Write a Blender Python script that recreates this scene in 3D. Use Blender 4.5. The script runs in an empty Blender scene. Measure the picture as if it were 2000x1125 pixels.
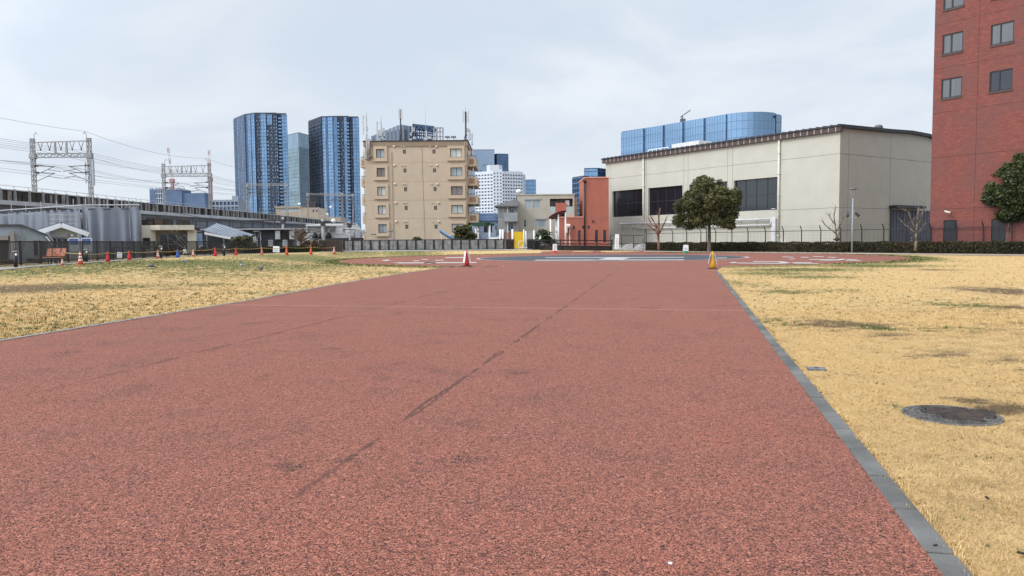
import bpy, math, random
import numpy as np
from mathutils import Vector, Matrix
random.seed(7); RNG = np.random.default_rng(11)
SC = bpy.context.scene
COL = SC.collection
R_ = math.radians
# ---------------------------------------------------------------- camera
FPX, CX, CY, HORIZON = 1480.0, 1000.0, 562.5, 470.0
EYE = 1.5
PITCH = math.atan((CY - HORIZON) / FPX); ROLL = R_(-0.5)
CAMR = Matrix.Rotation(math.pi / 2 - PITCH, 3, 'X') @ Matrix.Rotation(ROLL, 3, 'Z')
cam = bpy.data.cameras.new('camera'); cam.sensor_width = 36; cam.lens = 36 * FPX / 2000
cam.clip_start = 0.1; cam.clip_end = 9000
camo = bpy.data.objects.new('camera', cam); COL.objects.link(camo)
camo.location = (0, 0, EYE); camo.rotation_euler = CAMR.to_euler()
SC.camera = camo
# ---------------------------------------------------------------- world, sun, exposure
SUN_EL, SUN_AZ = R_(38), R_(243)          # overcast: the bright part of the cloud is behind-left
w = bpy.data.worlds.new('World'); SC.world = w; w.use_nodes = True
nt = w.node_tree; nt.nodes.clear()
def N(t, tree=None, **kw):
    n = (tree or nt).nodes.new(t)
    for k, v in kw.items(): setattr(n, k, v)
    return n
def mathn(tree, op, a, b=None, c=None, clamp=False):
    n = tree.nodes.new('ShaderNodeMath'); n.operation = op; n.use_clamp = clamp
    for i, x in enumerate((a, b, c)):
        if x is None: continue
        if isinstance(x, (int, float)): n.inputs[i].default_value = x
        else: tree.links.new(x, n.inputs[i])
    return n.outputs[0]
def mixc(tree, fac, a, b, blend='MIX'):
    n = tree.nodes.new('ShaderNodeMix'); n.data_type = 'RGBA'; n.blend_type = blend
    for i, x in ((0, fac), (6, a), (7, b)):
        if isinstance(x, (int, float)): n.inputs[i].default_value = x
        elif isinstance(x, (tuple, list)): n.inputs[i].default_value = (*x[:3], 1)
        else: tree.links.new(x, n.inputs[i])
    return n.outputs[2]
def ramp(tree, fac, lo, hi):
    n = tree.nodes.new('ShaderNodeMapRange'); n.interpolation_type = 'SMOOTHSTEP'
    tree.links.new(fac, n.inputs[0]); n.inputs[1].default_value = lo; n.inputs[2].default_value = hi
    return n.outputs[0]
out = N('ShaderNodeOutputWorld'); bg = N('ShaderNodeBackground'); bg.inputs[1].default_value = 0.1
sky = N('ShaderNodeTexSky', sky_type='NISHITA', sun_disc=False, sun_elevation=SUN_EL, sun_rotation=SUN_AZ)
sky.air_density = 1.0; sky.dust_density = 2.0
tc = N('ShaderNodeTexCoord'); sp = N('ShaderNodeSeparateXYZ'); nt.links.new(tc.outputs['Generated'], sp.inputs[0])
zc = mathn(nt, 'ADD', mathn(nt, 'MAXIMUM', sp.outputs[2], 0.0), 0.22)
cmb = N('ShaderNodeCombineXYZ')
nt.links.new(mathn(nt, 'DIVIDE', sp.outputs[0], zc), cmb.inputs[0]); nt.links.new(mathn(nt, 'DIVIDE', sp.outputs[1], zc), cmb.inputs[1])
cmb.inputs[2].default_value = 3.1
n1 = N('ShaderNodeTexNoise'); n1.inputs['Scale'].default_value = 1.3; n1.inputs['Detail'].default_value = 6; n1.inputs['Roughness'].default_value = .5; n1.inputs['Distortion'].default_value = .5
nt.links.new(cmb.outputs[0], n1.inputs['Vector'])
cl = ramp(nt, n1.outputs[0], .34, .66)
lowf = ramp(nt, sp.outputs[2], 0.0, .22)
cloud = mixc(nt, cl, (6.9, 7.8, 9.0), (8.7, 9.25, 9.9))
cloud = mixc(nt, mathn(nt, 'MULTIPLY', mathn(nt, 'SUBTRACT', 1.0, lowf), .55), cloud, (8.3, 8.95, 9.7))
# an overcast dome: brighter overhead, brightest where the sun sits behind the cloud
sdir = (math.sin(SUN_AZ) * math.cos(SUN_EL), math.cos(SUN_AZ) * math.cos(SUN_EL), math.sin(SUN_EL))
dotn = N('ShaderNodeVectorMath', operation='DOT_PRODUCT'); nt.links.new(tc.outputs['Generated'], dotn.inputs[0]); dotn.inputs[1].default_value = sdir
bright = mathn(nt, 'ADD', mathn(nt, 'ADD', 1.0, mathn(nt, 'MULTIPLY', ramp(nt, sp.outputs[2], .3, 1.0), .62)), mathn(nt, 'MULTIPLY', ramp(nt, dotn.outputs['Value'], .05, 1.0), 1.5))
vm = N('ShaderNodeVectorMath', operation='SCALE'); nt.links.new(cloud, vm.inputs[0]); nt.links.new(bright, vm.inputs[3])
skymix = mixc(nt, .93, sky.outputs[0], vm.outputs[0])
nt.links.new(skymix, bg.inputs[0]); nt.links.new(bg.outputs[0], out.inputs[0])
sun = bpy.data.lights.new('sun', 'SUN'); sun.energy = 1.5; sun.angle = R_(16); sun.color = (1, .96, .9)
suno = bpy.data.objects.new('sun', sun); COL.objects.link(suno)
sd = Vector((math.sin(SUN_AZ) * math.cos(SUN_EL), math.cos(SUN_AZ) * math.cos(SUN_EL), math.sin(SUN_EL)))
suno.rotation_euler = sd.to_track_quat('Z', 'Y').to_euler()
SC.view_settings.view_transform = 'Standard'; SC.view_settings.look = 'None'
SC.view_settings.exposure = 0.0; SC.view_settings.gamma = 1.0
# ---------------------------------------------------------------- picking points of the place
def ray(u, v):
    d = CAMR @ Vector(((u - CX) / FPX, -(v - CY) / FPX, -1.0))
    return d / d.y
def P(u, v, Y):
    d = ray(u, v); return Vector((0, 0, EYE)) + d * Y
def ss(t):
    t = max(0.0, min(1.0, t)); return t * t * (3 - 2 * t)
PADC, PADR, DARKR = (8.2, 63.5), 22.2, 10.9
def zt(x, y):
    d = math.hypot(x - PADC[0], y - PADC[1])
    a = ss((-x - 9) / 10) * ss((y - 24) / 16) * ss((d - 23.5) / 6)
    fr = max(0.0, 1 - ss(x / 20))
    b = ss((d - 23.2) / 7) * ss((y - 76) / 8) * fr
    return .45 * max(a, b)
def G(u, v, z=None, dz=0):
    d = ray(u, v); zz = z
    if z is not None:
        t = (zz - EYE) / d.z; return Vector((d.x * t, t, zz))
    t = 2.0                                    # first place where the line of sight meets the terrain
    while t < 160 and EYE + d.z * t > zt(d.x * t, t): t += .4
    lo, hi = t - .4, t
    for _ in range(16):
        t = (lo + hi) / 2
        if EYE + d.z * t > zt(d.x * t, t): lo = t
        else: hi = t
    return Vector((d.x * t, t, zt(d.x * t, t) + dz))
def V(u, v, Y): return P(u, v, Y).z
def X(u, Y): return (u - CX) / FPX * Y
# ---------------------------------------------------------------- mesh helpers
class MB:
    def __init__(s): s.v = []; s.f = []; s.m = []
    def add(s, vs, fs, m=0):
        b = len(s.v); s.v += [tuple(x) for x in vs]
        for f in fs: s.f.append(tuple(b + i for i in f)); s.m.append(m)
        return s
    def box(s, x0, x1, y0, y1, z0, z1, m=0):
        x0, x1 = sorted((x0, x1)); y0, y1 = sorted((y0, y1)); z0, z1 = sorted((z0, z1))
        return s.add([(x0,y0,z0),(x1,y0,z0),(x1,y1,z0),(x0,y1,z0),(x0,y0,z1),(x1,y0,z1),(x1,y1,z1),(x0,y1,z1)],
              [(0,3,2,1),(4,5,6,7),(0,1,5,4),(1,2,6,5),(2,3,7,6),(3,0,4,7)], m)
    def tube(s, p, q, r, n=6, r2=None, m=0, cap=True):
        p = Vector(p); q = Vector(q); d = (q - p)
        if d.length < 1e-6: return s
        d.normalize(); a = d.orthogonal().normalized(); b = d.cross(a); r2 = r if r2 is None else r2
        vs = []
        for c, rr in ((p, r), (q, r2)):
            for k in range(n):
                t = 2 * math.pi * k / n; vs.append(c + a * (rr * math.cos(t)) + b * (rr * math.sin(t)))
        fs = [(k, (k + 1) % n, n + (k + 1) % n, n + k) for k in range(n)]
        if cap: fs += [tuple(range(n))[::-1], tuple(range(n, 2 * n))]
        return s.add(vs, fs, m)
    def path(s, pts, r, n=6, m=0, alt=None):
        for i in range(len(pts) - 1): s.tube(pts[i], pts[i + 1], r, n, m=(m if alt is None else alt[i % len(alt)]))
        return s
    def bar(s, p, q, w, h, m=0):
        p = Vector(p); q = Vector(q); d = (q - p).normalized()
        up = Vector((0, 0, 1)) if abs(d.z) < .95 else Vector((0, 1, 0))
        a = d.cross(up).normalized() * (w / 2); b = a.cross(d).normalized() * (h / 2)
        vs = [p-a-b, p+a-b, p+a+b, p-a+b, q-a-b, q+a-b, q+a+b, q-a+b]
        return s.add(vs, [(0,1,2,3),(4,7,6,5),(0,4,5,1),(1,5,6,2),(2,6,7,3),(3,7,4,0)], m)
    def prism(s, poly, lo, hi, axis='y', m=0, mtop=None):
        n = len(poly)
        def pt(a, b, c): return {'y': (a, c, b), 'z': (a, b, c), 'x': (c, a, b)}[axis]
        vs = [pt(a, b, lo) for a, b in poly] + [pt(a, b, hi) for a, b in poly]
        s.add(vs, [tuple(range(n)), tuple(range(n, 2 * n))[::-1]], m)
        for k in range(n):
            s.add([vs[k], vs[(k + 1) % n], vs[n + (k + 1) % n], vs[n + k]], [(0, 3, 2, 1)], m if mtop is None or k not in mtop else mtop[k])
        return s
    def lathe(s, prof, c=(0, 0, 0), n=16, m=0):
        vs = []; fs = []
        for r, z in prof:
            for k in range(n):
                t = 2 * math.pi * k / n; vs.append((c[0] + r * math.cos(t), c[1] + r * math.sin(t), c[2] + z))
        for i in range(len(prof) - 1):
            for k in range(n): fs.append((i*n+k, i*n+(k+1)%n, (i+1)*n+(k+1)%n, (i+1)*n+k))
        fs.append(tuple(range(n))[::-1]); fs.append(tuple(range((len(prof)-1)*n, len(prof)*n)))
        return s.add(vs, fs, m)
    def holes(s, x0, x1, z0, z1, hs, y=0.0, rev=.15, m=0, mrev=None):
        """a wall sheet at local y with rectangular openings (x0,x1,z0,z1) and reveals going inward"""
        hs = [(max(a, x0), min(b, x1), max(c, z0), min(d, z1)) for a, b, c, d in hs]
        xs = sorted({x0, x1, *[h[0] for h in hs], *[h[1] for h in hs]}); zs = sorted({z0, z1, *[h[2] for h in hs], *[h[3] for h in hs]})
        for i in range(len(xs) - 1):
            for j in range(len(zs) - 1):
                cx, cz = (xs[i] + xs[i+1]) / 2, (zs[j] + zs[j+1]) / 2
                if any(a < cx < b and c < cz < d for a, b, c, d in hs): continue
                s.add([(xs[i], y, zs[j]), (xs[i+1], y, zs[j]), (xs[i+1], y, zs[j+1]), (xs[i], y, zs[j+1])], [(0, 1, 2, 3)], m)
        for a, b, c, d in hs:
            q = y + rev; mm = m if mrev is None else mrev
            s.add([(a,y,c),(b,y,c),(b,y,d),(a,y,d),(a,q,c),(b,q,c),(b,q,d),(a,q,d)], [(0,4,5,1),(1,5,6,2),(2,6,7,3),(3,7,4,0)], mm)
        return s
    def shell(s, x0, x1, y0, y1, z0, z1, m=0, mtop=None):
        """sides, back and top of a building whose front is made with holes()"""
        vs = [(x0,y0,z0),(x1,y0,z0),(x1,y1,z0),(x0,y1,z0),(x0,y0,z1),(x1,y0,z1),(x1,y1,z1),(x0,y1,z1)]
        s.add(vs, [(1,2,6,5),(2,3,7,6),(3,0,4,7)], m); s.add(vs, [(4,5,6,7)], m if mtop is None else mtop); return s
    def build(s, name, mats, parent=None, smooth=False, loc=None):
        me = bpy.data.meshes.new(name); me.from_pydata(s.v, [], s.f)
        for mm in (mats if isinstance(mats, (list, tuple)) else [mats]): me.materials.append(mm)
        me.polygons.foreach_set('material_index', s.m)
        if smooth: me.polygons.foreach_set('use_smooth', [True] * len(s.f))
        me.update(); o = bpy.data.objects.new(name, me); COL.objects.link(o)
        if parent is not None: o.parent = parent
        if loc is not None: o.location = loc
        return o
def tag(o, label=None, cat=None, group=None, kind=None):
    if label: o['label'] = label
    if cat: o['category'] = cat
    if group: o['group'] = group
    if kind: o['kind'] = kind
    return o
def thing(name, label, cat, loc=(0, 0, 0), rz=0.0, group=None):
    o = bpy.data.objects.new(name, None); COL.objects.link(o); o.empty_display_size = .3
    o.location = loc; o.rotation_euler = (0, 0, rz)
    return tag(o, label, cat, group)
def rawmesh(name, co, faces_n, mat, parent=None, attrs=None):
    """co (n,3) numpy, consecutive faces of faces_n corners; attrs {name: (n,) floats}"""
    n = len(co); me = bpy.data.meshes.new(name); me.vertices.add(n); me.vertices.foreach_set('co', co.astype('f').ravel())
    nf = n // faces_n; me.loops.add(n); me.loops.foreach_set('vertex_index', np.arange(n, dtype='i'))
    me.polygons.add(nf); me.polygons.foreach_set('loop_start', np.arange(0, n, faces_n, dtype='i'))
    for k, a in (attrs or {}).items():
        at = me.attributes.new(k, 'FLOAT', 'POINT'); at.data.foreach_set('value', a.astype('f'))
    me.materials.append(mat); me.update(calc_edges=True)
    o = bpy.data.objects.new(name, me); COL.objects.link(o)
    if parent is not None: o.parent = parent
    return o
# ---------------------------------------------------------------- materials
def lin(c): c /= 255.0; return c / 12.92 if c <= .04045 else ((c + .055) / 1.055) ** 2.4
def S(r, g, b, E=1.12): return tuple(min(.85, lin(x) / E) for x in (r, g, b))
MATS = {}
def M(name, col, rough=.75, var=.12, scale=1.5, metal=0.0, bump=0.0, bscale=40, spec=.4, streak=0.0, dirt=None):
    if name in MATS: return MATS[name]
    m = bpy.data.materials.new(name); m.use_nodes = True; t = m.node_tree; b = t.nodes['Principled BSDF']
    b.inputs['Roughness'].default_value = rough; b.inputs['Metallic'].default_value = metal; b.inputs['Specular IOR Level'].default_value = spec
    tcn = t.nodes.new('ShaderNodeTexCoord'); co = tcn.outputs['Object']
    nz = t.nodes.new('ShaderNodeTexNoise'); nz.inputs['Scale'].default_value = scale; nz.inputs['Detail'].default_value = 6; nz.inputs['Roughness'].default_value = .6
    t.links.new(co, nz.inputs['Vector'])
    f = ramp(t, nz.outputs[0], .3, .7)
    c = mixc(t, f, tuple(x * (1 - var) for x in col), tuple(min(.9, x * (1 + var)) for x in col))
    if streak:
        mp = t.nodes.new('ShaderNodeMapping'); mp.inputs['Scale'].default_value = (1.7, 1.7, .09); t.links.new(co, mp.inputs[0])
        n2 = t.nodes.new('ShaderNodeTexNoise'); n2.inputs['Scale'].default_value = 2.2; n2.inputs['Detail'].default_value = 5; t.links.new(mp.outputs[0], n2.inputs['Vector'])
        c = mixc(t, mathn(t, 'MULTIPLY', ramp(t, n2.outputs[0], .5, .78), streak), c, dirt or tuple(x * .45 for x in col))
    t.links.new(c, b.inputs['Base Color'])
    if bump:
        n3 = t.nodes.new('ShaderNodeTexNoise'); n3.inputs['Scale'].default_value = bscale; n3.inputs['Detail'].default_value = 4; t.links.new(co, n3.inputs['Vector'])
        bp = t.nodes.new('ShaderNodeBump'); bp.inputs['Strength'].default_value = bump; bp.inputs['Distance'].default_value = .05
        t.links.new(n3.outputs[0], bp.inputs['Height']); t.links.new(bp.outputs[0], b.inputs['Normal'])
    MATS[name] = m; return m
def glassm(name, col, metal=.75, rough=.12, cell=(2.0, 2.0, 3.3), var=.35):
    """sky-reflecting glazing with slightly different panes"""
    if name in MATS: return MATS[name]
    m = bpy.data.materials.new(name); m.use_nodes = True; t = m.node_tree; b = t.nodes['Principled BSDF']
    b.inputs['Roughness'].default_value = rough; b.inputs['Metallic'].default_value = metal; b.inputs['Specular IOR Level'].default_value = .6
    tcn = t.nodes.new('ShaderNodeTexCoord'); mp = t.nodes.new('ShaderNodeMapping'); mp.inputs['Scale'].default_value = tuple(1 / c for c in cell)
    t.links.new(tcn.outputs['Object'], mp.inputs[0])
    fl = t.nodes.new('ShaderNodeVectorMath'); fl.operation = 'FLOOR'; t.links.new(mp.outputs[0], fl.inputs[0])
    wn = t.nodes.new('ShaderNodeTexWhiteNoise'); wn.noise_dimensions = '3D'; t.links.new(fl.outputs[0], wn.inputs['Vector'])
    nz = t.nodes.new('ShaderNodeTexNoise'); nz.inputs['Scale'].default_value = .05; nz.inputs['Detail'].default_value = 3; t.links.new(tcn.outputs['Object'], nz.inputs['Vector'])
    f = mathn(t, 'ADD', mathn(t, 'MULTIPLY', wn.outputs[0], .55), mathn(t, 'MULTIPLY', ramp(t, nz.outputs[0], .3, .7), .45))
    c = mixc(t, f, tuple(x * (1 - var) for x in col), tuple(min(1, x * (1 + var)) for x in col))
    t.links.new(c, b.inputs['Base Color']); MATS[name] = m; return m
def attrmat(name, c0, c1, attr='tint', rough=.8, spec=.25, transl=0):
    if name in MATS: return MATS[name]
    m = bpy.data.materials.new(name); m.use_nodes = True; t = m.node_tree; b = t.nodes['Principled BSDF']
    b.inputs['Roughness'].default_value = rough; b.inputs['Specular IOR Level'].default_value = spec
    a = t.nodes.new('ShaderNodeAttribute'); a.attribute_name = attr
    t.links.new(mixc(t, a.outputs['Fac'], c0, c1), b.inputs['Base Color']); MATS[name] = m; return m
BLACK = M('black_paint', (.018, .018, .02), .45, .2)
DKMETAL = M('dark_metal', (.035, .033, .035), .5, .2)
GALV = M('galvanised_steel', (.42, .44, .46), .5, .18, 3, .2, streak=.3)
CONC = M('concrete', S(186, 186, 182), .85, .12, .8, streak=.5)
CONCD = M('weathered_concrete', S(120, 118, 114), .9, .3, .6, streak=.8, dirt=(.03, .028, .026))
WHITE = M('white_paint', (.78, .78, .77), .5, .05)
SHEET = M('white_sheet', (.8, .8, .8), .6, .04)
DGLASS = glassm('dark_glass', (.012, .015, .022), .0, .1, (1.6, 1.6, 2.1), .3)
GREYGLASS = glassm('curtained_glass', (.3, .36, .38), .0, .15, (.8, .8, 3), .3)
INK = M('ink', (.12, .12, .14), .7, .1)
REDINK = M('red_ink', (.55, .05, .06), .7, .1)

class Face:
    """a thing whose local x runs along its facade, y goes inward, z up; px() puts a photo point on the facade"""
    def __init__(s, u, Y, ang=0.0, zb=None):
        s.a = ang; s.d = Vector((math.cos(ang), math.sin(ang), 0)); s.n = Vector((-math.sin(ang), math.cos(ang), 0))
        p = Vector((X(u, Y), Y, 0)); s.O = Vector((p.x, p.y, zt(p.x, p.y) if zb is None else zb))
    def px(s, u, v, y=0.0):
        d = ray(u, v); o = Vector((0, 0, EYE)); q = s.O + s.n * y
        t = (q - o).dot(s.n) / d.dot(s.n); p = o + d * t - s.O
        return p.dot(s.d), p.z
    def side(s, u, v, x):
        d = ray(u, v); o = Vector((0, 0, EYE)); q = s.O + s.d * x
        t = (q - o).dot(s.d) / d.dot(s.d); p = o + d * t - s.O
        return p.dot(s.n), p.z
    def rect(s, u0, v0, u1, v1, y=0.0):
        um, vm_ = (u0 + u1) / 2, (v0 + v1) / 2
        return (s.px(u0, vm_, y)[0], s.px(u1, vm_, y)[0], s.px(um, v1, y)[1], s.px(um, v0, y)[1])
    def loc(s, u, Y):
        p = Vector((X(u, Y), Y, 0)) - Vector((s.O.x, s.O.y, 0)); return p.dot(s.d), p.dot(s.n)
    def thing(s, name, label, cat, group=None):
        s.root = thing(name, label, cat, s.O, s.a, group); return s.root
def window(par, r, y=.1, nx=2, nz=1, fm=None, gm=None, fw=.06, name='window', dep=.06):
    x0, x1, z0, z1 = r; fm = fm or DKMETAL; gm = gm or GREYGLASS
    b = MB(); e = .003
    b.box(x0+e, x1-e, y - dep, y, z0+e, z0 + fw); b.box(x0+e, x1-e, y - dep, y, z1 - fw, z1-e)
    b.box(x0+e, x0 + fw, y - dep, y, z0 + fw, z1 - fw); b.box(x1 - fw, x1-e, y - dep, y, z0 + fw, z1 - fw)
    for k in range(1, nx):
        c = x0 + (x1 - x0) * k / nx; b.box(c - fw * .4, c + fw * .4, y - dep * .8, y, z0 + fw, z1 - fw)
    for k in range(1, nz):
        c = z0 + (z1 - z0) * k / nz; b.box(x0 + fw, x1 - fw, y - dep * .7, y, c - fw * .4, c + fw * .4)
    o = b.build(name, fm, par)
    MB().box(x0 + fw * .6, x1 - fw * .6, y + .004, y + .03, z0 + fw * .6, z1 - fw * .6).build('pane', gm, o)
    return o
# ================================================================ THE SETTING
def strip(name, A, B, mat, dz=.02, nsub=3, flat=None):
    """ground sheet between two lines picked on the photo, draped over the terrain"""
    vs = []; fs = []; n = len(A)
    for a, b in zip(A, B):
        pa, pb = G(*a), G(*b)
        for k in range(nsub + 1):
            p = pa.lerp(pb, k / nsub); vs.append((p.x, p.y, (zt(p.x, p.y) if flat is None else flat) + dz))
    for i in range(n - 1):
        for k in range(nsub):
            q = i * (nsub + 1) + k; fs.append((q, q + 1, q + nsub + 2, q + nsub + 1))
    o = MB().add(vs, fs).build(name, mat); tag(o, kind='structure'); return o
# ---- the wide ground sheet
gm = M('city_ground', (.16, .155, .145), .9, .3, .15)
xs = [-2600, -1200, -500, -220, -140] + list(range(-100, 101, 5)) + [140, 220, 500, 1200, 2600]
ys = [-60, -20] + list(range(0, 161, 5)) + [200, 300, 500, 900, 1600, 3200]
vs = [(x, y, zt(x, y) - (.6 if -71 < x < 62 and -4 < y < 104 else .07)) for y in ys for x in xs]; nx = len(xs)
fs = [(j*nx+i, j*nx+i+1, (j+1)*nx+i+1, (j+1)*nx+i) for j in range(len(ys)-1) for i in range(nx-1)]
tag(MB().add(vs, fs).build('ground', gm, smooth=True), kind='structure')
# ---- lawn, with its green and bare patches
PATCH = []                                  # x, y, half width, half depth, green, brown
def patch(u, v, ru, rv, g, b):
    c = G(u, v); PATCH.append((c.x, c.y, ru * c.y / FPX, rv * c.y ** 2 / (FPX * (EYE - c.z)), g, b))
for a in [(330,513,420,9,.75,0),(600,506,220,6,.7,0),(100,528,260,8,.62,0),(400,536,260,7,.45,0),(640,519,130,7,.6,0),(500,524,300,6,.5,0),(760,533,120,5,.45,0),(690,494,90,3.5,.6,0),(800,495,100,2.5,.6,0),
          (230,560,170,6,.55,0),(400,556,90,5,.5,0),(50,564,170,9,0,1.0),(330,565,60,5,.2,.5),(330,548,300,5,0,.3),(60,640,300,18,.32,0),(520,572,120,6,.38,0),(200,605,320,10,.25,0),(380,640,80,10,.3,0),
          (1560,527,160,5,.75,0),(1500,534,120,6,.6,0),(1700,519,140,4.5,.8,0),(1590,541,100,5,.6,0),(1800,509,90,4,.5,0),(1540,570,90,7,.55,0),(1640,567,60,4,.5,0),(1450,553,50,14,.45,0),
          (1830,527,60,2.5,0,.7),(1960,568,85,11,0,.9),(1980,600,70,7,.1,.8),(1880,596,80,9,.6,.1),(1640,634,95,12,.05,.85),(1710,640,40,8,.75,0),(1720,655,70,10,0,.5),(1860,644,110,8,.4,.0),(1900,643,60,4,.5,0),
          (1840,690,120,10,0,.5),(1930,700,80,12,.15,.4),(1965,800,80,22,.0,.9),(1900,780,80,16,0,.3),(1950,960,80,20,0,.22),(1755,795,30,8,.5,0),(1925,788,60,12,0,.8),(1520,630,60,12,.45,0),
          (1780,590,160,8,.25,0),(1650,600,200,12,.15,.1),(2150,640,200,16,0,.6),(2100,720,200,12,.2,.2),(1300,493,160,2.5,.6,.1)]: patch(*a)
FENP = [G(*a) for a in ((-120, 530), (0, 520.5), (140, 511.5), (300, 502.5), (460, 496), (600, 492.4), (672, 490.6), (800, 489.6), (1040, 488), (1258, 489.6), (1400, 491.4), (1600, 493), (1800, 495), (2000, 497), (2300, 500))]
FENX = [p.x for p in FENP]; FENY = [p.y for p in FENP]
def greens(x, y):
    b = 0.0; g = .14 if x < -2 else -.08
    for px_, py_, a, c, gg, bb in PATCH:
        q = ((x - px_) / a) ** 2 + ((y - py_) / c) ** 2
        if q < 4:
            k = math.exp(-q * 1.1); g = max(g, gg * k); b = max(b, bb * k)
    if y > np.interp(x, FENX, FENY): b = 1.6; g *= .3
    d = math.hypot(x - PADC[0], y - PADC[1]) - PADR      # a green rim round the pad
    if -1 < d < 6: g = max(g, .62 * math.exp(-((d - 1.2) / 1.6) ** 2))
    return g, b
xs = np.arange(-72, 64, .6); ys = np.arange(-5, 108, .5)
vs = []; ga = []; ba = []
for y in ys:
    for x in xs:
        vs.append((x, y, zt(x, y))); g, b = greens(x, y); ga.append(g); ba.append(b)
nx = len(xs)
fs = [(j*nx+i, j*nx+i+1, (j+1)*nx+i+1, (j+1)*nx+i) for j in range(len(ys)-1) for i in range(nx-1)]
def lawn_material(name, blade=False):
    m = bpy.data.materials.new(name); m.use_nodes = True; t = m.node_tree; b = t.nodes['Principled BSDF']
    b.inputs['Roughness'].default_value = .9; b.inputs['Specular IOR Level'].default_value = .15
    geo = t.nodes.new('ShaderNodeNewGeometry'); co = geo.outputs['Position']
    def noise(scale, detail=6, sx=1, sy=1, rough=.6, dist=0):
        mp = t.nodes.new('ShaderNodeMapping'); mp.inputs['Scale'].default_value = (sx, sy, .3); t.links.new(co, mp.inputs[0])
        n = t.nodes.new('ShaderNodeTexNoise'); n.inputs['Scale'].default_value = scale; n.inputs['Detail'].default_value = detail; n.inputs['Roughness'].default_value = rough; n.inputs['Distortion'].default_value = dist
        t.links.new(mp.outputs[0], n.inputs['Vector']); return n.outputs[0]
    ag = t.nodes.new('ShaderNodeAttribute'); ag.attribute_name = 'green'; ab = t.nodes.new('ShaderNodeAttribute'); ab.attribute_name = 'bare'
    big = noise(.35, 5); mid = noise(2.6, 8, rough=.72); fine = noise(75, 4, rough=.7); fine2 = noise(26, 6, 1, 1.3, .75)
    tuft = mathn(t, 'ADD', mathn(t, 'MULTIPLY', noise(2.7, 6, .8, 1.3, .7), .62), mathn(t, 'MULTIPLY', noise(12, 4, .7, 1.4, .7), .38))
    earth = mathn(t, 'ADD', mathn(t, 'MULTIPLY', noise(1.9, 7, .8, 1.2, .75), .6), mathn(t, 'MULTIPLY', fine2, .4)); earth = mathn(t, 'ADD', mathn(t, 'MULTIPLY', mathn(t, 'SUBTRACT', earth, .5), 2.0), .5)
    straw = mixc(t, ramp(t, mid, .3, .7), (.46, .305, .140), (.66, .465, .225))
    straw = mixc(t, ramp(t, big, .35, .7), straw, (.60, .405, .180))
    if not blade:
        straw = mixc(t, mathn(t, 'MULTIPLY', ramp(t, fine2, .52, .72), .6), straw, (.16, .098, .042))
        straw = mixc(t, mathn(t, 'MULTIPLY', ramp(t, fine, .55, .72), .5), straw, (.62, .44, .21))
    # bare earth, then green tufts
    th = mathn(t, 'SUBTRACT', mathn(t, 'ADD', mathn(t, 'MULTIPLY', ab.outputs['Fac'], .50), earth), .68)
    c = mixc(t, mathn(t, 'MULTIPLY', ramp(t, th, -.05, .12), .88), straw, mixc(t, fine2, (.055, .036, .022), (.17, .118, .075)))
    tg = mathn(t, 'SUBTRACT', mathn(t, 'ADD', mathn(t, 'MULTIPLY', ag.outputs['Fac'], .45), mathn(t, 'MULTIPLY', mathn(t, 'SUBTRACT', tuft, .5), 1.7)), .155)
    green = mixc(t, ramp(t, fine2, .35, .65), (.040, .066, .014), (.125, .145, .042))
    c = mixc(t, mathn(t, 'MULTIPLY', ramp(t, tg, -.02, .08), .9), c, green)
    if blade:
        at = t.nodes.new('ShaderNodeAttribute'); at.attribute_name = 'tint'
        c = mixc(t, .55, c, mixc(t, at.outputs['Fac'], (.78, .76, .72), (1.4, 1.38, 1.32)), 'MULTIPLY')
    t.links.new(c, b.inputs['Base Color'])
    bp = t.nodes.new('ShaderNodeBump'); bp.inputs['Strength'].default_value = .9; bp.inputs['Distance'].default_value = .03
    if not blade:
        t.links.new(mathn(t, 'ADD', fine2, mathn(t, 'MULTIPLY', fine, .6)), bp.inputs['Height']); t.links.new(bp.outputs[0], b.inputs['Normal'])
    return m
lawn = MB().add(vs, fs).build('lawn', lawn_material('dry_lawn'), smooth=True); tag(lawn, kind='structure')
for nm, arr in (('green', ga), ('bare', ba)):
    at = lawn.data.attributes.new(nm, 'FLOAT', 'POINT'); at.data.foreach_set('value', np.array(arr, dtype='f'))
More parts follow.
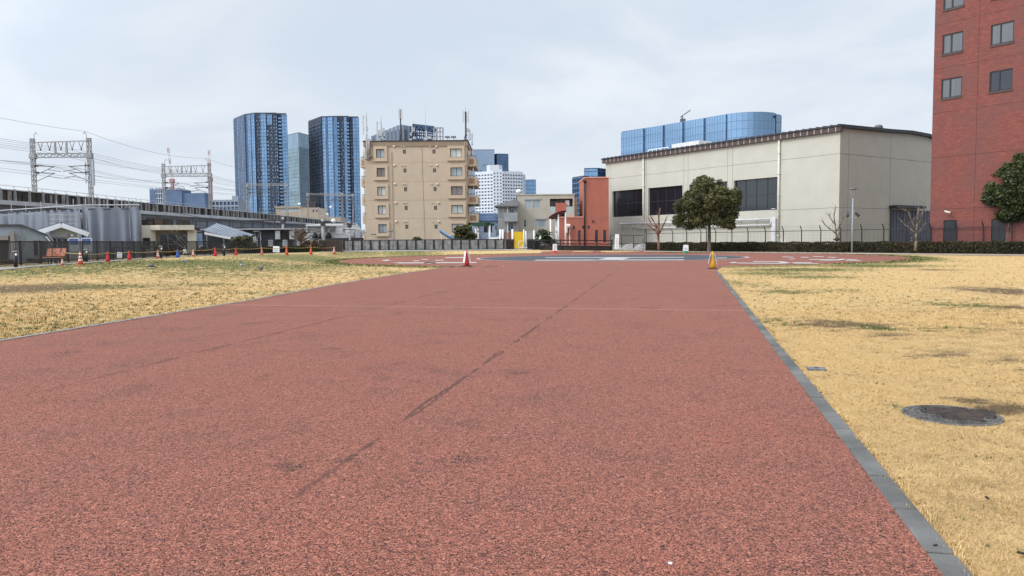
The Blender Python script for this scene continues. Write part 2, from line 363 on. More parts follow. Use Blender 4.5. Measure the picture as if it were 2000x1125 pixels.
# ---- track
KA, KB = G(1397, 530), G(1840, 1125)                    # inner edge of the right kerb
KC, KD = G(1404, 530), G(1889, 1125)                    # its outer edge
kdir = (KB - KA).normalized(); kwide = .125
knor = Vector((-kdir.y, kdir.x, 0)); knor = knor if knor.x > 0 else -knor
L_px = [(-700, 806), (-300, 723), (0, 668), (250, 627), (500, 586), (660, 556), (780, 536), (850, 525.5), (905, 518)]
L_pt = [G(*a, z=0) for a in L_px]
first = L_pt[0] + (L_pt[0] - L_pt[2]).normalized() * 16
rb = KA + kdir * ((KA.y + 5) / -kdir.y)
far_l = Vector((PADC[0] - 11, PADC[1] - 9, 0)); far_r = Vector((PADC[0] + 8, PADC[1] - 9, 0))
track = [first] + L_pt + [far_l, far_r, KA, rb]
def track_material():
    m = bpy.data.materials.new('rubber_chip_track'); m.use_nodes = True; t = m.node_tree; b = t.nodes['Principled BSDF']
    b.inputs['Roughness'].default_value = .8; b.inputs['Specular IOR Level'].default_value = .10
    b.inputs['Sheen Weight'].default_value = .08; b.inputs['Sheen Tint'].default_value = (1, .74, .68, 1); b.inputs['Sheen Roughness'].default_value = .45
    geo = t.nodes.new('ShaderNodeNewGeometry'); co = geo.outputs['Position']
    def noise(scale, detail=5, rough=.6, dist=0.0, sx=1, sy=1, off=0):
        mp = t.nodes.new('ShaderNodeMapping'); mp.inputs['Scale'].default_value = (sx, sy, 1); mp.inputs['Location'].default_value = (off, off * .7, 0); t.links.new(co, mp.inputs[0])
        n = t.nodes.new('ShaderNodeTexNoise'); n.inputs['Scale'].default_value = scale; n.inputs['Detail'].default_value = detail; n.inputs['Roughness'].default_value = rough; n.inputs['Distortion'].default_value = dist
        t.links.new(mp.outputs[0], n.inputs['Vector']); return n.outputs[0]
    worm = noise(54, 1.5, .5, 2.2); worm2 = noise(72, 1.0, .5, 1.8, off=4)
    big = noise(.22, 5, .6); mid = noise(1.1, 6, .65); blot = noise(.85, 5, .62, off=9)
    chip = mixc(t, ramp(t, worm2, .35, .65), (.205, .060, .038), (.36, .123, .080))
    chip = mixc(t, mathn(t, 'MULTIPLY', ramp(t, worm, .54, .66), .75), chip, (.55, .24, .165))
    wear = mathn(t, 'ADD', mathn(t, 'MULTIPLY', big, .5), mathn(t, 'MULTIPLY', mid, .5))
    chip = mixc(t, mathn(t, 'MULTIPLY', ramp(t, wear, .42, .68), .32), chip, (.20, .085, .068))
    chip = mixc(t, mathn(t, 'MULTIPLY', ramp(t, noise(.5, 4, .6, off=21), .5, .72), .4), chip, (.34, .11, .07))
    # gaps between the chips show dark binder; more of it where the surface is worn
    bl = ramp(t, blot, .62, .74)
    lim = mathn(t, 'ADD', mathn(t, 'ADD', .482, mathn(t, 'MULTIPLY', bl, .14)), mathn(t, 'MULTIPLY', ramp(t, mid, .5, .75), .05))
    gap = ramp(t, mathn(t, 'SUBTRACT', lim, worm), 0, .06)
    c = mixc(t, mathn(t, 'MULTIPLY', gap, .95), chip, (.03, .018, .016))
    # paving joints: dark, broken lines along the lanes
    sepn = t.nodes.new('ShaderNodeSeparateXYZ'); t.links.new(co, sepn.inputs[0])
    wob = mathn(t, 'MULTIPLY', mathn(t, 'SUBTRACT', noise(1.6, 3, off=3), .5), .22)
    for (ua, va), (ub, vb), wd, st in (((1215, 521), (610, 950), .015, .7), ((1060, 522), (700, 612), .022, .5), ((700, 612), (180, 742), .03, .5)):
        a, q = G(ua, va, z=0), G(ub, vb, z=0); d = (q - a).normalized()
        dist = mathn(t, 'ABSOLUTE', mathn(t, 'ADD', mathn(t, 'ADD', mathn(t, 'MULTIPLY', sepn.outputs[0], -d.y), mathn(t, 'MULTIPLY', sepn.outputs[1], d.x)), a.x * d.y - a.y * d.x))
        dist = mathn(t, 'ABSOLUTE', mathn(t, 'ADD', dist, wob))
        ln = mathn(t, 'SUBTRACT', 1.0, ramp(t, dist, wd * .4, wd * 1.6))
        if st > .4: pass
        along = mathn(t, 'ADD', mathn(t, 'MULTIPLY', sepn.outputs[0], d.x), mathn(t, 'MULTIPLY', sepn.outputs[1], d.y))
        s0 = a.x * d.x + a.y * d.y; s1 = q.x * d.x + q.y * d.y
        mask = mathn(t, 'MULTIPLY', ramp(t, along, s0 - .5, s0 + 1), mathn(t, 'SUBTRACT', 1.0, ramp(t, along, s1 - 1.5, s1 + 2)))
        br = mathn(t, 'MULTIPLY', ramp(t, noise(2.3, 5, off=13), .12, .5), st)
        c = mixc(t, mathn(t, 'MULTIPLY', mathn(t, 'MULTIPLY', ln, mask), br), c, (.028, .016, .016))
    # pale cross line
    a, q = G(540, 597, z=0), G(1440, 607, z=0); d = (q - a).normalized()
    dist = mathn(t, 'ABSOLUTE', mathn(t, 'ADD', mathn(t, 'ADD', mathn(t, 'MULTIPLY', sepn.outputs[0], -d.y), mathn(t, 'MULTIPLY', sepn.outputs[1], d.x)), a.x * d.y - a.y * d.x))
    ln = mathn(t, 'SUBTRACT', 1.0, ramp(t, dist, .02, .09))
    c = mixc(t, mathn(t, 'MULTIPLY', ln, .4), c, (.5, .27, .25))
    t.links.new(c, b.inputs['Base Color'])
    bp = t.nodes.new('ShaderNodeBump'); bp.inputs['Strength'].default_value = .8; bp.inputs['Distance'].default_value = .012
    t.links.new(worm, bp.inputs['Height']); t.links.new(bp.outputs[0], b.inputs['Normal'])
    return m
TRACK = track_material()
def flatpoly(name, pts, z, mat, kind='structure'):
    o = MB().add([(p[0], p[1], z) for p in pts], [tuple(range(len(pts)))]).build(name, mat)
    import bmesh
    bm = bmesh.new(); bm.from_mesh(o.data); bmesh.ops.triangulate(bm, faces=bm.faces[:])
    for f in bm.faces:
        if f.normal.z < 0: f.normal_flip()
    bm.to_mesh(o.data); bm.free(); tag(o, kind=kind); return o
flatpoly('track', track, .010, TRACK)
def disc(name, r, z, mat, n=160, jag=0.0):
    flatpoly(name, [(PADC[0] + (r + random.uniform(-jag, jag)) * math.cos(2*math.pi*k/n), PADC[1] + (r + random.uniform(-jag, jag)) * math.sin(2*math.pi*k/n)) for k in range(n)], z, mat)
disc('helipad', PADR, .015, TRACK, 240, .10)
disc('helipad_rim_line', DARKR + .3, .020, M('faded_white_line', (.42, .33, .32), .8, .3, 2))
disc('helipad_centre', DARKR, .025, M('dark_blue_grey_rubber', (.050, .057, .068), .8, .25, .5, bump=.3))
WPAINT = M('worn_white_road_paint', (.46, .43, .40), .7, .25, 1.2, streak=0)
MK = [ # quads picked on the photo: painted H, then the strokes either side
 [(1048,507.4),(1336,506.6),(1336,507.9),(1042,508.8)], [(1068,502.8),(1336,502.0),(1336,503.0),(1063,503.8)], [(1187,503.3),(1232,503.1),(1212,507.5),(1163,507.7)],
 [(744,508.6),(756,506.9),(764,508.6),(752,509.6)], [(765,512.8),(930,511.9),(932,513.5),(782,514.4)], [(826,513.0),(848,511.6),(852,513.6),(836,515.2)],
 [(806,509.0),(820,508.8),(820,509.9),(806,510.1)], [(822,506.2),(836,506.0),(836,507.1),(824,507.3)], [(849,507.8),(867,507.4),(866,508.7),(850,509.0)], [(868,502.7),(908,502.0),(908,503.4),(872,504.0)],
 [(1423,512.4),(1436,511.4),(1441,513.2),(1430,513.9)], [(1438,512.9),(1537,513.6),(1537,515.0),(1440,514.2)], [(1470,509.9),(1516,510.3),(1516,511.4),(1472,511.0)], [(1513,510.2),(1530,510.6),(1545,513.4),(1530,514.4)],
 [(1545,512.5),(1587,512.2),(1584,513.6),(1548,513.8)], [(1550,514.2),(1600,514.5),(1598,515.4),(1552,515.2)], [(1525,501.1),(1550,501.6),(1548,502.6),(1530,502.2)], [(1563,501.7),(1580,501.9),(1579,503.1),(1566,503.0)],
 [(1585,500.4),(1610,501.0),(1608,502.0),(1590,501.5)], [(1616,501.6),(1634,502.3),(1632,503.3),(1618,502.8)], [(1540,505.5),(1552,504.6),(1553,505.8),(1542,506.5)], [(1579,506.0),(1632,506.3),(1632,507.4),(1581,507.1)],
 [(1600,508.0),(1640,507.6),(1640,508.7),(1602,509.0)], [(1630,507.0),(1648,505.2),(1652,506.6),(1640,508.2)], [(1653,506.0),(1674,506.5),(1674,507.4),(1655,507.1)], [(1650,507.9),(1682,508.6),(1680,509.8),(1652,509.0)], [(1400,503.2),(1420,503.2),(1420,504.3),(1400,504.4)]]
mb = MB()
for q in MK:
    pts = [G(a, b, z=.03) for a, b in q]; mb.add(pts, [(0, 1, 2, 3)])
o = mb.build('painted_markings', WPAINT); tag(o, kind='structure')
# ---- kerbs
KERB = M('kerb_concrete', (.124, .12, .112), .85, .4, 1.3, bump=.35, bscale=60, streak=0)
mb = MB(); L = (rb - KA).length; s = 0.0; nlen = .6
while s < L:
    a = KA + kdir * (s + .014); b2 = KA + kdir * min(L, s + nlen - .014); h = .018 + random.uniform(-.004, .004)
    q = [a, a + knor * kwide, b2 + knor * kwide, b2]
    for z0, z1, ins in ((-.05, h - .008, 0), (h - .008, h, .008)):
        pass
    lo = [(p.x, p.y, -.05) for p in q]; mid = [(p.x, p.y, h - .008) for p in q]
    e = .007
    q2 = [a + kdir*e + knor*e, a + kdir*e + knor*(kwide-e), b2 - kdir*e + knor*(kwide-e), b2 - kdir*e + knor*e]
    top = [(p.x, p.y, h) for p in q2]
    mb.add(lo + mid + top, [(0,1,5,4),(1,2,6,5),(2,3,7,6),(3,0,4,7),(4,5,9,8),(5,6,10,9),(6,7,11,10),(7,4,8,11),(8,9,10,11)])
    s += nlen
tag(mb.build('kerb', KERB), kind='structure')
mb = MB(); pts = [first] + L_pt
for a, b2 in zip(pts[:-1], pts[1:]):
    n = Vector((-(b2 - a).y, (b2 - a).x, 0)).normalized() * .12
    mb.add([(a.x, a.y, .02), (b2.x, b2.y, .02), (b2.x + n.x, b2.y + n.y, .02), (a.x + n.x, a.y + n.y, .02)], [(0, 1, 2, 3)])
tag(mb.build('kerb_edging', M('pale_kerb', (.22, .215, .21), .85, .2, 3)), kind='structure')
# ---- paths along the fences
PATHM = M('pale_path', (.25, .235, .205), .9, .25, .8)
fence_base = [(-120, 532), (0, 523.0), (60, 519.5), (140, 514), (220, 509), (300, 504), (380, 500), (460, 497), (540, 494.5), (600, 493), (672, 490.5)]
front = [(-120, 541), (0, 528.5), (60, 523), (140, 516.5), (220, 511), (300, 505.5), (380, 501), (460, 497.7), (540, 495.1), (600, 493.5), (672, 491.2)]
strip('path', front, fence_base, PATHM, .03)
strip('path_edging', [(672, 491.6), (780, 490.6), (900, 489.6), (1040, 488.4)], [(672, 490.6), (780, 489.6), (900, 488.6), (1040, 487.4)], M('white_edging', (.5, .5, .48), .8, .1), .05)
strip('entry_path', [(1030, 497.5), (1090, 497.0), (1170, 497), (1240, 496.5), (1290, 495)], [(1060, 491.6), (1100, 489.8), (1170, 489.6), (1258, 489.8), (1300, 491.6)], TRACK, .018, 5)
strip('path_by_hedge', [(1258, 491.8), (1400, 493.7), (1600, 495.8), (1800, 498.2), (2000, 500.2), (2200, 503)], [(1258, 490.4), (1400, 491.8), (1600, 493.6), (1800, 495.6), (2000, 497.4), (2200, 499.6)], M('sandy_path', (.36, .30, .23), .9, .15), .03)
# ---- loose dead grass blades on the lawn (nobody could count them)
def blades(name, n, y0, y1, side, ln, wd):
    y = y0 * (y1 / y0) ** RNG.random(n)
    if side > 0:
        tt = (y - KA.y) / kdir.y; xk = KA.x + kdir.x * tt + kwide / max(.2, abs(kdir.y)) + .0
        x = xk - .035 + RNG.random(n) ** 1.0 * (.72 * y + 1.2 - xk)
    else:
        ex = np.interp(y, [p.y for p in L_pt], [p.x for p in L_pt]) - .12
        x = ex - RNG.random(n) * (.72 * y + 1.2 + ex)
    ok = (np.hypot(x - PADC[0], y - PADC[1]) > PADR - .25)
    mc = G(1858, 812, z=0); ok &= ~(np.hypot(x - mc.x, y - mc.y) < .28) | (RNG.random(n) < .08)
    uc = G(1594, 722, z=0); ok &= np.maximum(abs(x - uc.x), abs(y - uc.y)) > .10
    x, y = x[ok], y[ok]; n = len(x)
    z = np.array([zt(a, b) for a, b in zip(x, y)])
    th = RNG.random(n) * 6.283; l = ln * (.5 + RNG.random(n)) * np.maximum(1, y / y0) ** .35; up = RNG.random(n) ** 2 * .4 + .03; wdt = wd * (.6 + .8 * RNG.random(n)) * np.maximum(1, y / y0) ** .6
    dx, dy = np.cos(th), np.sin(th); co = np.zeros((n, 3, 3))
    co[:, 0] = np.stack([x - dy * wdt, y + dx * wdt, z + .001], 1); co[:, 1] = np.stack([x + dy * wdt, y - dx * wdt, z + .001], 1)
    co[:, 2] = np.stack([x + dx * l, y + dy * l, z + .006 + l * up], 1)
    tint = np.repeat(RNG.random(n), 3)
    gb = np.array([greens(a, b) for a, b in zip(x, y)])
    o = rawmesh(name, co.reshape(-1, 3), 3, BLADE, None, {'tint': tint, 'green': np.repeat(gb[:, 0], 3), 'bare': np.repeat(gb[:, 1], 3)})
    tag(o, 'short dry straw grass blades scattered over the lawn', 'grass', kind='stuff'); return o
BLADE = lawn_material('dry_blades', True)
blades('grass_blades', 230000, 2.9, 16, 1, .036, .0009)
blades('grass_blades', 60000, 11, 40, 1, .05, .0026)
blades('grass_blades', 70000, 10.5, 44, -1, .05, .0026)
# ---- low standing tufts, green or straw, that roughen the turf
def tufts(name, x, y, gprob, size, nb=7):
    ok = (np.hypot(x - PADC[0], y - PADC[1]) > PADR - .05) & (np.hypot(x - G(1858, 812, z=0).x, y - G(1858, 812, z=0).y) > .45)
    ok &= np.array([RNG.random() > .75 * greens(a, b)[1] for a, b in zip(x, y)]); x, y, size = x[ok], y[ok], size[ok]; n = len(x); g = []; z = []
    for a, b in zip(x, y):
        q, e = greens(a, b); g.append(1.0 if RNG.random() < gprob + .95 * max(q, 0) - .5 * min(e, 1) else 0.0); z.append(zt(a, b))
    g = np.array(g); z = np.array(z); tn = RNG.random(n)
    rep = lambda v: np.repeat(v, nb)
    X_, Y_, Z_, S_, Gn, Tn = map(rep, (x, y, z, size, g, tn)); m = n * nb; th = RNG.random(m) * 6.283; rad = RNG.random(m) * 1.3 * S_
    bx, by = X_ + np.cos(th) * rad, Y_ + np.sin(th) * rad * .7; h = S_ * (.5 + .7 * RNG.random(m)); wd = S_ * .16; a2 = RNG.random(m) * 6.283; ln = h * (.3 + .9 * RNG.random(m))
    co = np.zeros((m, 3, 3)); co[:, 0] = np.stack([bx - wd * np.cos(a2 + 1.57), by - wd * np.sin(a2 + 1.57), Z_ - .004], 1); co[:, 1] = np.stack([bx + wd * np.cos(a2 + 1.57), by + wd * np.sin(a2 + 1.57), Z_ - .004], 1)
    co[:, 2] = np.stack([bx + ln * np.cos(a2), by + ln * np.sin(a2), Z_ + h], 1)
    o = rawmesh(name, co.reshape(-1, 3), 3, TUFT, None, {'tint': np.repeat(np.clip(Tn + RNG.normal(size=m) * .2, 0, 1), 3), 'green': np.repeat(Gn, 3)})
    return tag(o, 'low tufts of green and straw coloured grass over the lawn', 'grass', kind='stuff')
TUFT = bpy.data.materials.new('grass_tuft'); TUFT.use_nodes = True
_t = TUFT.node_tree; _b = _t.nodes['Principled BSDF']; _b.inputs['Roughness'].default_value = .85; _b.inputs['Specular IOR Level'].default_value = .15
_a = _t.nodes.new('ShaderNodeAttribute'); _a.attribute_name = 'tint'; _g = _t.nodes.new('ShaderNodeAttribute'); _g.attribute_name = 'green'
_t.links.new(mixc(_t, _g.outputs['Fac'], mixc(_t, _a.outputs['Fac'], (.42, .275, .125), (.70, .50, .24)), mixc(_t, _a.outputs['Fac'], (.030, .052, .012), (.15, .165, .05))), _b.inputs['Base Color'])
n = 12000; y = 10.8 * (56 / 10.8) ** (RNG.random(n) ** .8); ex = np.interp(y, [p.y for p in L_pt], [p.x for p in L_pt]) - .14
x = ex - RNG.random(n) * np.maximum(.72 * y + 1.5 + ex, .5); tufts('grass_tufts', x, y, .13, .024 + .030 * RNG.random(n) + .0004 * y)
n = 13000; y = 3.2 * (58 / 3.2) ** (RNG.random(n) ** .62); xk = KA.x + kdir.x * (y - KA.y) / kdir.y + kwide / abs(kdir.y) + .02
x = xk + RNG.random(n) * np.maximum(.72 * y + 1.2 - xk, .5); tufts('grass_tufts', x, y, .10, np.where(y < 12, .012 + .012 * RNG.random(n), .022 + .026 * RNG.random(n)))
n = 900; y = 3.0 * (33 / 3.0) ** RNG.random(n); x = KA.x + kdir.x * (y - KA.y) / kdir.y + kwide / abs(kdir.y) + RNG.normal(size=n) * .022 + .015; tufts('grass_tufts', x, y, .06, .016 + .016 * RNG.random(n))
n = 700; y = 10.8 * (43 / 10.8) ** RNG.random(n); x = np.interp(y, [p.y for p in L_pt], [p.x for p in L_pt]) - .13 + RNG.normal(size=n) * .02; tufts('grass_tufts', x, y, .15, .022 + .025 * RNG.random(n))
n = 2600; a = RNG.random(n) * 6.283; r = PADR + np.abs(RNG.normal(size=n)) * .8; x, y = PADC[0] + r * np.cos(a), PADC[1] + r * np.sin(a); k = (y < 43) & (x > -9) & (x < 20); tufts('grass_tufts', x[~k], y[~k], .5, .05 + .05 * RNG.random((~k).sum()))
# ================================================================ BUILDINGS, CENTRE AND RIGHT
AX = R_(-56.2)
# ---- the sports hall
HCREAM = M('hall_render', S(211, 207, 193, 1.33), .85, .04, .5, bump=.12, bscale=30, streak=.09, dirt=(.34, .32, .27))
JOINT = M('joint_shadow_gap', (.16, .155, .15), .9, .1)
BROWNTILE = M('brown_roof_tile', (.075, .05, .045), .6, .2, 3)
hu = P(1638, 440, 90); hd = Vector((math.cos(AX), math.sin(AX), 0)); HL = 41.8
h0 = hu - hd * HL
HF = Face(1185, 1, AX, 0); HF.O = Vector((h0.x, h0.y, -.2))
hall = HF.thing('sports_hall', 'long cream gymnasium with dark ribbon windows and brown tiled eaves', 'hall')
topz = HF.px(1420, 281)[1]; 
w = [HF.rect(1196, 372.5, 1255, 424.5), HF.rect(1266, 363.5, 1333, 418.5), HF.rect(1346, 357, 1420, 415), HF.rect(1433, 349, 1518, 411.5)]
zt0 = sum(r[2] for r in w) / 4; zt1 = sum(r[3] for r in w) / 4; w = [(r[0], r[1], zt0, zt1) for r in w]
HD = 34.0
yz = [HF.side(u, v, HL) for u, v in ((1640, 255), (1735, 259), (1778, 262), (1811, 268))]
zmid = yz[1][1]; ht = topz
prof = [(0, ht)] + [(yz[1][0], zmid)] + [(yz[2][0], yz[2][1]), (yz[3][0], yz[3][1]), (HD, yz[3][1] - 2.0)]
b = MB(); b.holes(0, HL, 0, ht, w, rev=.45, mrev=0)
door = HF.side(1739, 405, HL), HF.side(1739, 474, HL)
poly = [(0, 0), (HD, 0)] + prof[::-1]
b.add([(HL, y, z) for y, z in poly], [tuple(range(len(poly)))], 0)
b.add([(0, y, z) for y, z in poly], [tuple(range(len(poly)))[::-1]], 0); b.add([(0, HD, 0), (HL, HD, 0), (HL, HD, prof[-1][1]), (0, HD, prof[-1][1])], [(0, 3, 2, 1)], 0)
for a, c in zip(prof[:-1], prof[1:]): b.add([(0, a[0], a[1]), (HL, a[0], a[1]), (HL, c[0], c[1]), (0, c[0], c[1])], [(0, 1, 2, 3)], 0)
def vj(x, z0=0, z1=None): b.box(x - .022, x + .022, -.006, .05, z0, (ht if z1 is None else z1) - .5, 1)
for u in (1193, 1335.5, 1344, 1421, 1431, 1263): vj(HF.px(u, 330)[0])
zj = HF.px(1420, 324)[1]; zj2 = HF.px(1600, 407)[1]
b.box(0, HL, -.008, .05, zj - .02, zj + .02, 1); b.box(w[3][1] + .5, HL, -.008, .05, zj2 - .02, zj2 + .02, 1)
b.box(0, w[0][0] - .2, -.008, .05, zj2 - .02, zj2 + .02, 1)
for u in (1657, 1739): 
    y = HF.side(u, 330, HL)[0]; b.box(HL - .05, HL + .007, y - .022, y + .022, 0 if u < 1700 else door[0][1] + .4, ht - .2, 1)
b.box(HL - .05, HL + .009, 0, HD, zj - .02, zj + .02, 1); b.box(HL - .05, HL + .009, 0, door[0][0], zj2 - .02, zj2 + .02, 1)
b.build('wall', [HCREAM, JOINT], hall)
for i, r in enumerate(w): window(hall, r, .36, 4, 2, DKMETAL, DGLASS, .1)
b = MB()                                       # eaves: a tiled fascia with pale clips
b.box(-.5, HL + .3, -.45, .1, ht - .42, ht + .18, 0); b.box(-.5, HL + .3, -.6, .6, ht + .18, ht + .36, 2)
x = -.3
while x < HL + .2:
    b.box(x - .05, x + .05, -.475, -.452, ht - .40, ht + .16, 1); b.tube((x + .4, -.62, ht + .36), (x + .4, .7, ht + .42), .085, 6, m=2); x += .95
b.build('eaves', [BROWNTILE, M('pale_clip', (.42, .38, .36), .7), M('dark_tile', (.035, .035, .045), .5)], hall)
b = MB(); pr = [(y, z) for y, z in prof]
for a, c in zip(pr[:-1], pr[1:]):
    for dz0, dz1, x0, x1 in ((.02, .42, HL - .4, HL + .35),):
        b.add([(x0, a[0], a[1]+dz0), (x1, a[0], a[1]+dz0), (x1, c[0], c[1]+dz0), (x0, c[0], c[1]+dz0), (x0, a[0], a[1]+dz1), (x1, a[0], a[1]+dz1), (x1, c[0], c[1]+dz1), (x0, c[0], c[1]+dz1)], [(0,3,2,1),(4,5,6,7),(0,1,5,4),(1,2,6,5),(2,3,7,6),(3,0,4,7)])
b.build('verge_trim', M('black_trim', (.022, .02, .02), .5), hall)
for u in (1258.5, 1523):
    x = HF.px(u, 330)[0]; b = MB(); b.tube((x, -.2, .2), (x, -.2, ht - .42), .14, 10)
    z = 2
    while z < ht - 1: b.box(x - .2, x + .2, -.08, -.002, z, z + .08); b.tube((x, -.2, z - .02), (x, -.2, z + .12), .17, 10); z += 2.6
    b.build('downpipe', M('cream_pipe', S(208, 205, 190, 1.05), .6, .06), hall, True)
PIPE = M('pale_grey_pipe', (.62, .62, .62), .5, .1)
b = MB(); xa, z1 = HF.px(1215, 436); xb, z2 = HF.px(1511, 430); zz = (z1 + z2) / 2
b.tube((xa, -.5, zz), (xb, -.5, zz), .13, 8); b.tube((xa + 3.5, -.35, zz - .75), (xb + .3, -.35, zz - .75), .1, 8); b.tube((xb, -.5, zz + .13), (xb, -.5, zz - .9), .12, 8)
for k in range(12):
    x = xa + (xb - xa) * k / 11; b.box(x - .04, x + .04, -.65, -.003, zz - .02, zz + .02); b.box(x - .05, x + .05, -.12, -.003, zz - .9, zz + .25)
b.build('pipe_run', PIPE, hall, True)
b = MB(); xd = HF.px(1515, 450)[0]; b.box(xd - .35, xd + .3, -.5, -.003, 1.2, HF.px(1515, 426)[1]); b.box(xd - .6, xd + 1.5, -.7, -.003, .8, 1.2)
for k in range(8): b.box(xd - .3, xd + .25, -.53, -.5, 1.6 + k * .55, 1.68 + k * .55)
b.build('duct', PIPE, hall)
yd0, yd1 = door[0][0], 20.5; zd = door[0][1]
b = MB(); b.box(HL + .012, HL + .06, yd0, yd1, .25, zd - .3)
for k in range(14): y = yd0 + (yd1 - yd0) * k / 13; b.box(HL + .06, HL + .10, y - .05, y + .05, .25, zd - .3)
b.build('shutter_door', M('blue_grey_shutter', (.075, .085, .115), .5, .15, 1, streak=.3), hall)
b = MB(); b.box(HL + .02, HL + 1.1, yd0 - .3, yd0 + 6.5, zd - .1, zd + .25); b.box(HL + .1, HL + .2, yd0 - .1, yd0 + .1, 0, zd - .1)
b.build('door_canopy', BLACK, hall)
yv, zv = HF.side(1716, 246, HL - 2)
b = MB(); b.lathe([(.22, -.6), (.22, .1), (.5, .14), (.52, .4), (.3, .58), (.05, .62)], (HL - 2, yv, zv - .45), 14); b.box(HL - 4.2, HL - 2, yv - .12, yv + .12, zv - .55, zv - .42)
b.build('roof_vent', M('dark_grey_vent', (.12, .12, .125), .5), hall, True)
# roof plant seen over the eaves
b = MB(); x0, zq = HF.px(1312, 282, 6); x1 = HF.px(1365, 280, 6)[0]; b.box(x0, x1, 6, 9, ht - .5, zq)
b.build('roof_plant', M('pale_plant_box', (.55, .55, .55), .7, .1), hall)
b = MB(); x0, zq = HF.px(1267, 293, 5); x1 = HF.px(1305, 292, 5)[0]
for z in (zq, zq - .5): b.tube((x0, 5, z), (x1, 5, z), .05)
for k in range(6): x = x0 + (x1 - x0) * k / 5; b.tube((x, 5, ht - .5), (x, 5, zq), .05)
b.tube((x0, 5, zq), (x0 - 1.5, 5, ht - .5), .05); b.build('roof_railing', WHITE, hall)
# ---- brick office tower
def brick_material():
    m = bpy.data.materials.new('red_brick_tile'); m.use_nodes = True; t = m.node_tree; bs = t.nodes['Principled BSDF']
    bs.inputs['Roughness'].default_value = .75; bs.inputs['Specular IOR Level'].default_value = .3
    tcn = t.nodes.new('ShaderNodeTexCoord'); sp_ = t.nodes.new('ShaderNodeSeparateXYZ'); t.links.new(tcn.outputs['Object'], sp_.inputs[0])
    cb = t.nodes.new('ShaderNodeCombineXYZ'); t.links.new(mathn(t, 'ADD', sp_.outputs[0], sp_.outputs[1]), cb.inputs[0]); t.links.new(sp_.outputs[2], cb.inputs[1])
    br = t.nodes.new('ShaderNodeTexBrick'); br.inputs['Scale'].default_value = 1; br.inputs['Brick Width'].default_value = .24; br.inputs['Row Height'].default_value = .075; br.inputs['Mortar Size'].default_value = .006
    br.inputs['Color1'].default_value = (.178, .050, .041, 1); br.inputs['Color2'].default_value = (.25, .074, .055, 1); br.inputs['Mortar'].default_value = (.15, .075, .062, 1); br.inputs['Bias'].default_value = -.2
    t.links.new(cb.outputs[0], br.inputs['Vector'])
    mp = t.nodes.new('ShaderNodeMapping'); mp.inputs['Scale'].default_value = (1, 3.2, 1); t.links.new(cb.outputs[0], mp.inputs[0])
    nz = t.nodes.new('ShaderNodeTexNoise'); nz.inputs['Scale'].default_value = 1.7; nz.inputs['Detail'].default_value = 7; nz.inputs['Roughness'].default_value = .7; nz.inputs['Distortion'].default_value = .8; t.links.new(mp.outputs[0], nz.inputs['Vector'])
    n2 = t.nodes.new('ShaderNodeTexNoise'); n2.inputs['Scale'].default_value = .35; n2.inputs['Detail'].default_value = 3; t.links.new(cb.outputs[0], n2.inputs['Vector'])
    c = mixc(t, mathn(t, 'MULTIPLY', ramp(t, nz.outputs[0], .45, .7), .6), br.outputs[0], (.13, .055, .052))
    c = mixc(t, mathn(t, 'MULTIPLY', ramp(t, nz.outputs[0], .52, .35), .4), c, (.32, .10, .07))
    c = mixc(t, mathn(t, 'MULTIPLY', ramp(t, n2.outputs[0], .42, .62), .5), c, (.15, .066, .06))
    t.links.new(c, bs.inputs['Base Color'])
    bp = t.nodes.new('ShaderNodeBump'); bp.inputs['Strength'].default_value = .4; bp.inputs['Distance'].default_value = .02; t.links.new(br.outputs[1], bp.inputs['Height']); bp.invert = True; t.links.new(bp.outputs[0], bs.inputs['Normal'])
    return m
BRICK = brick_material(); MATS['red_brick_tile'] = BRICK
BF = Face(1814.5, 72, AX, -.1)
bt = BF.thing('office_tower', 'tall red brick office block at the right with dark framed windows', 'office block')
TW, TH, TD = 26.0, 34.0, 20.0
cols = [(1841, 1881), (1935.5, 1980.5)]
wins = []
zz = [(BF.rect(1841, 64.5, 1881, 103)), BF.rect(1841, 153, 1881, 190)]
st = zz[0][2] - zz[1][2]; hh = zz[0][3] - zz[0][2]; xL = (zz[0][0], zz[0][1]); xR = BF.px(1935.5, 60)[0], BF.px(1980.5, 60)[0]
zR = BF.rect(1935.5, 43, 1980.5, 85)
for k in range(-1, 4):
    wins.append((xL[0], xL[1], zz[0][2] + k * st, zz[0][2] + k * st + hh, k)); wins.append((xR[0], xR[1], zR[2] + k * st, zR[2] + k * st + hh, k))
drs = [BF.rect(1842.5, 430, 1869, 471), BF.rect(1936, 427.5, 1965, 471)]
b = MB(); b.holes(0, TW, 0, TH, [x[:4] for x in wins] + drs, rev=.16, mrev=1); b.shell(0, TW, 0, TD, 0, TH)
for x in (BF.px(1907, 250)[0], ): b.box(x - .02, x + .02, -.004, .05, 0, TH - .01, 1)
for v, u in ((303, 1880), (407, 1880)): z = BF.px(u, v)[1]; b.box(.01, TW - .01, -.006, .05, z - .02, z + .02, 1)
for k in range(-1, 5): z = zz[0][2] + k * st - 1.25; b.box(.01, TW - .01, -.006, .05, z - .015, z + .015, 1)
b.build('wall', [BRICK, M('dark_brick_joint', (.07, .035, .032), .9)], bt)
BLIND = glassm('blind_behind_glass', (.105, .11, .12), .0, .12, (.05, 9, 9), .25)
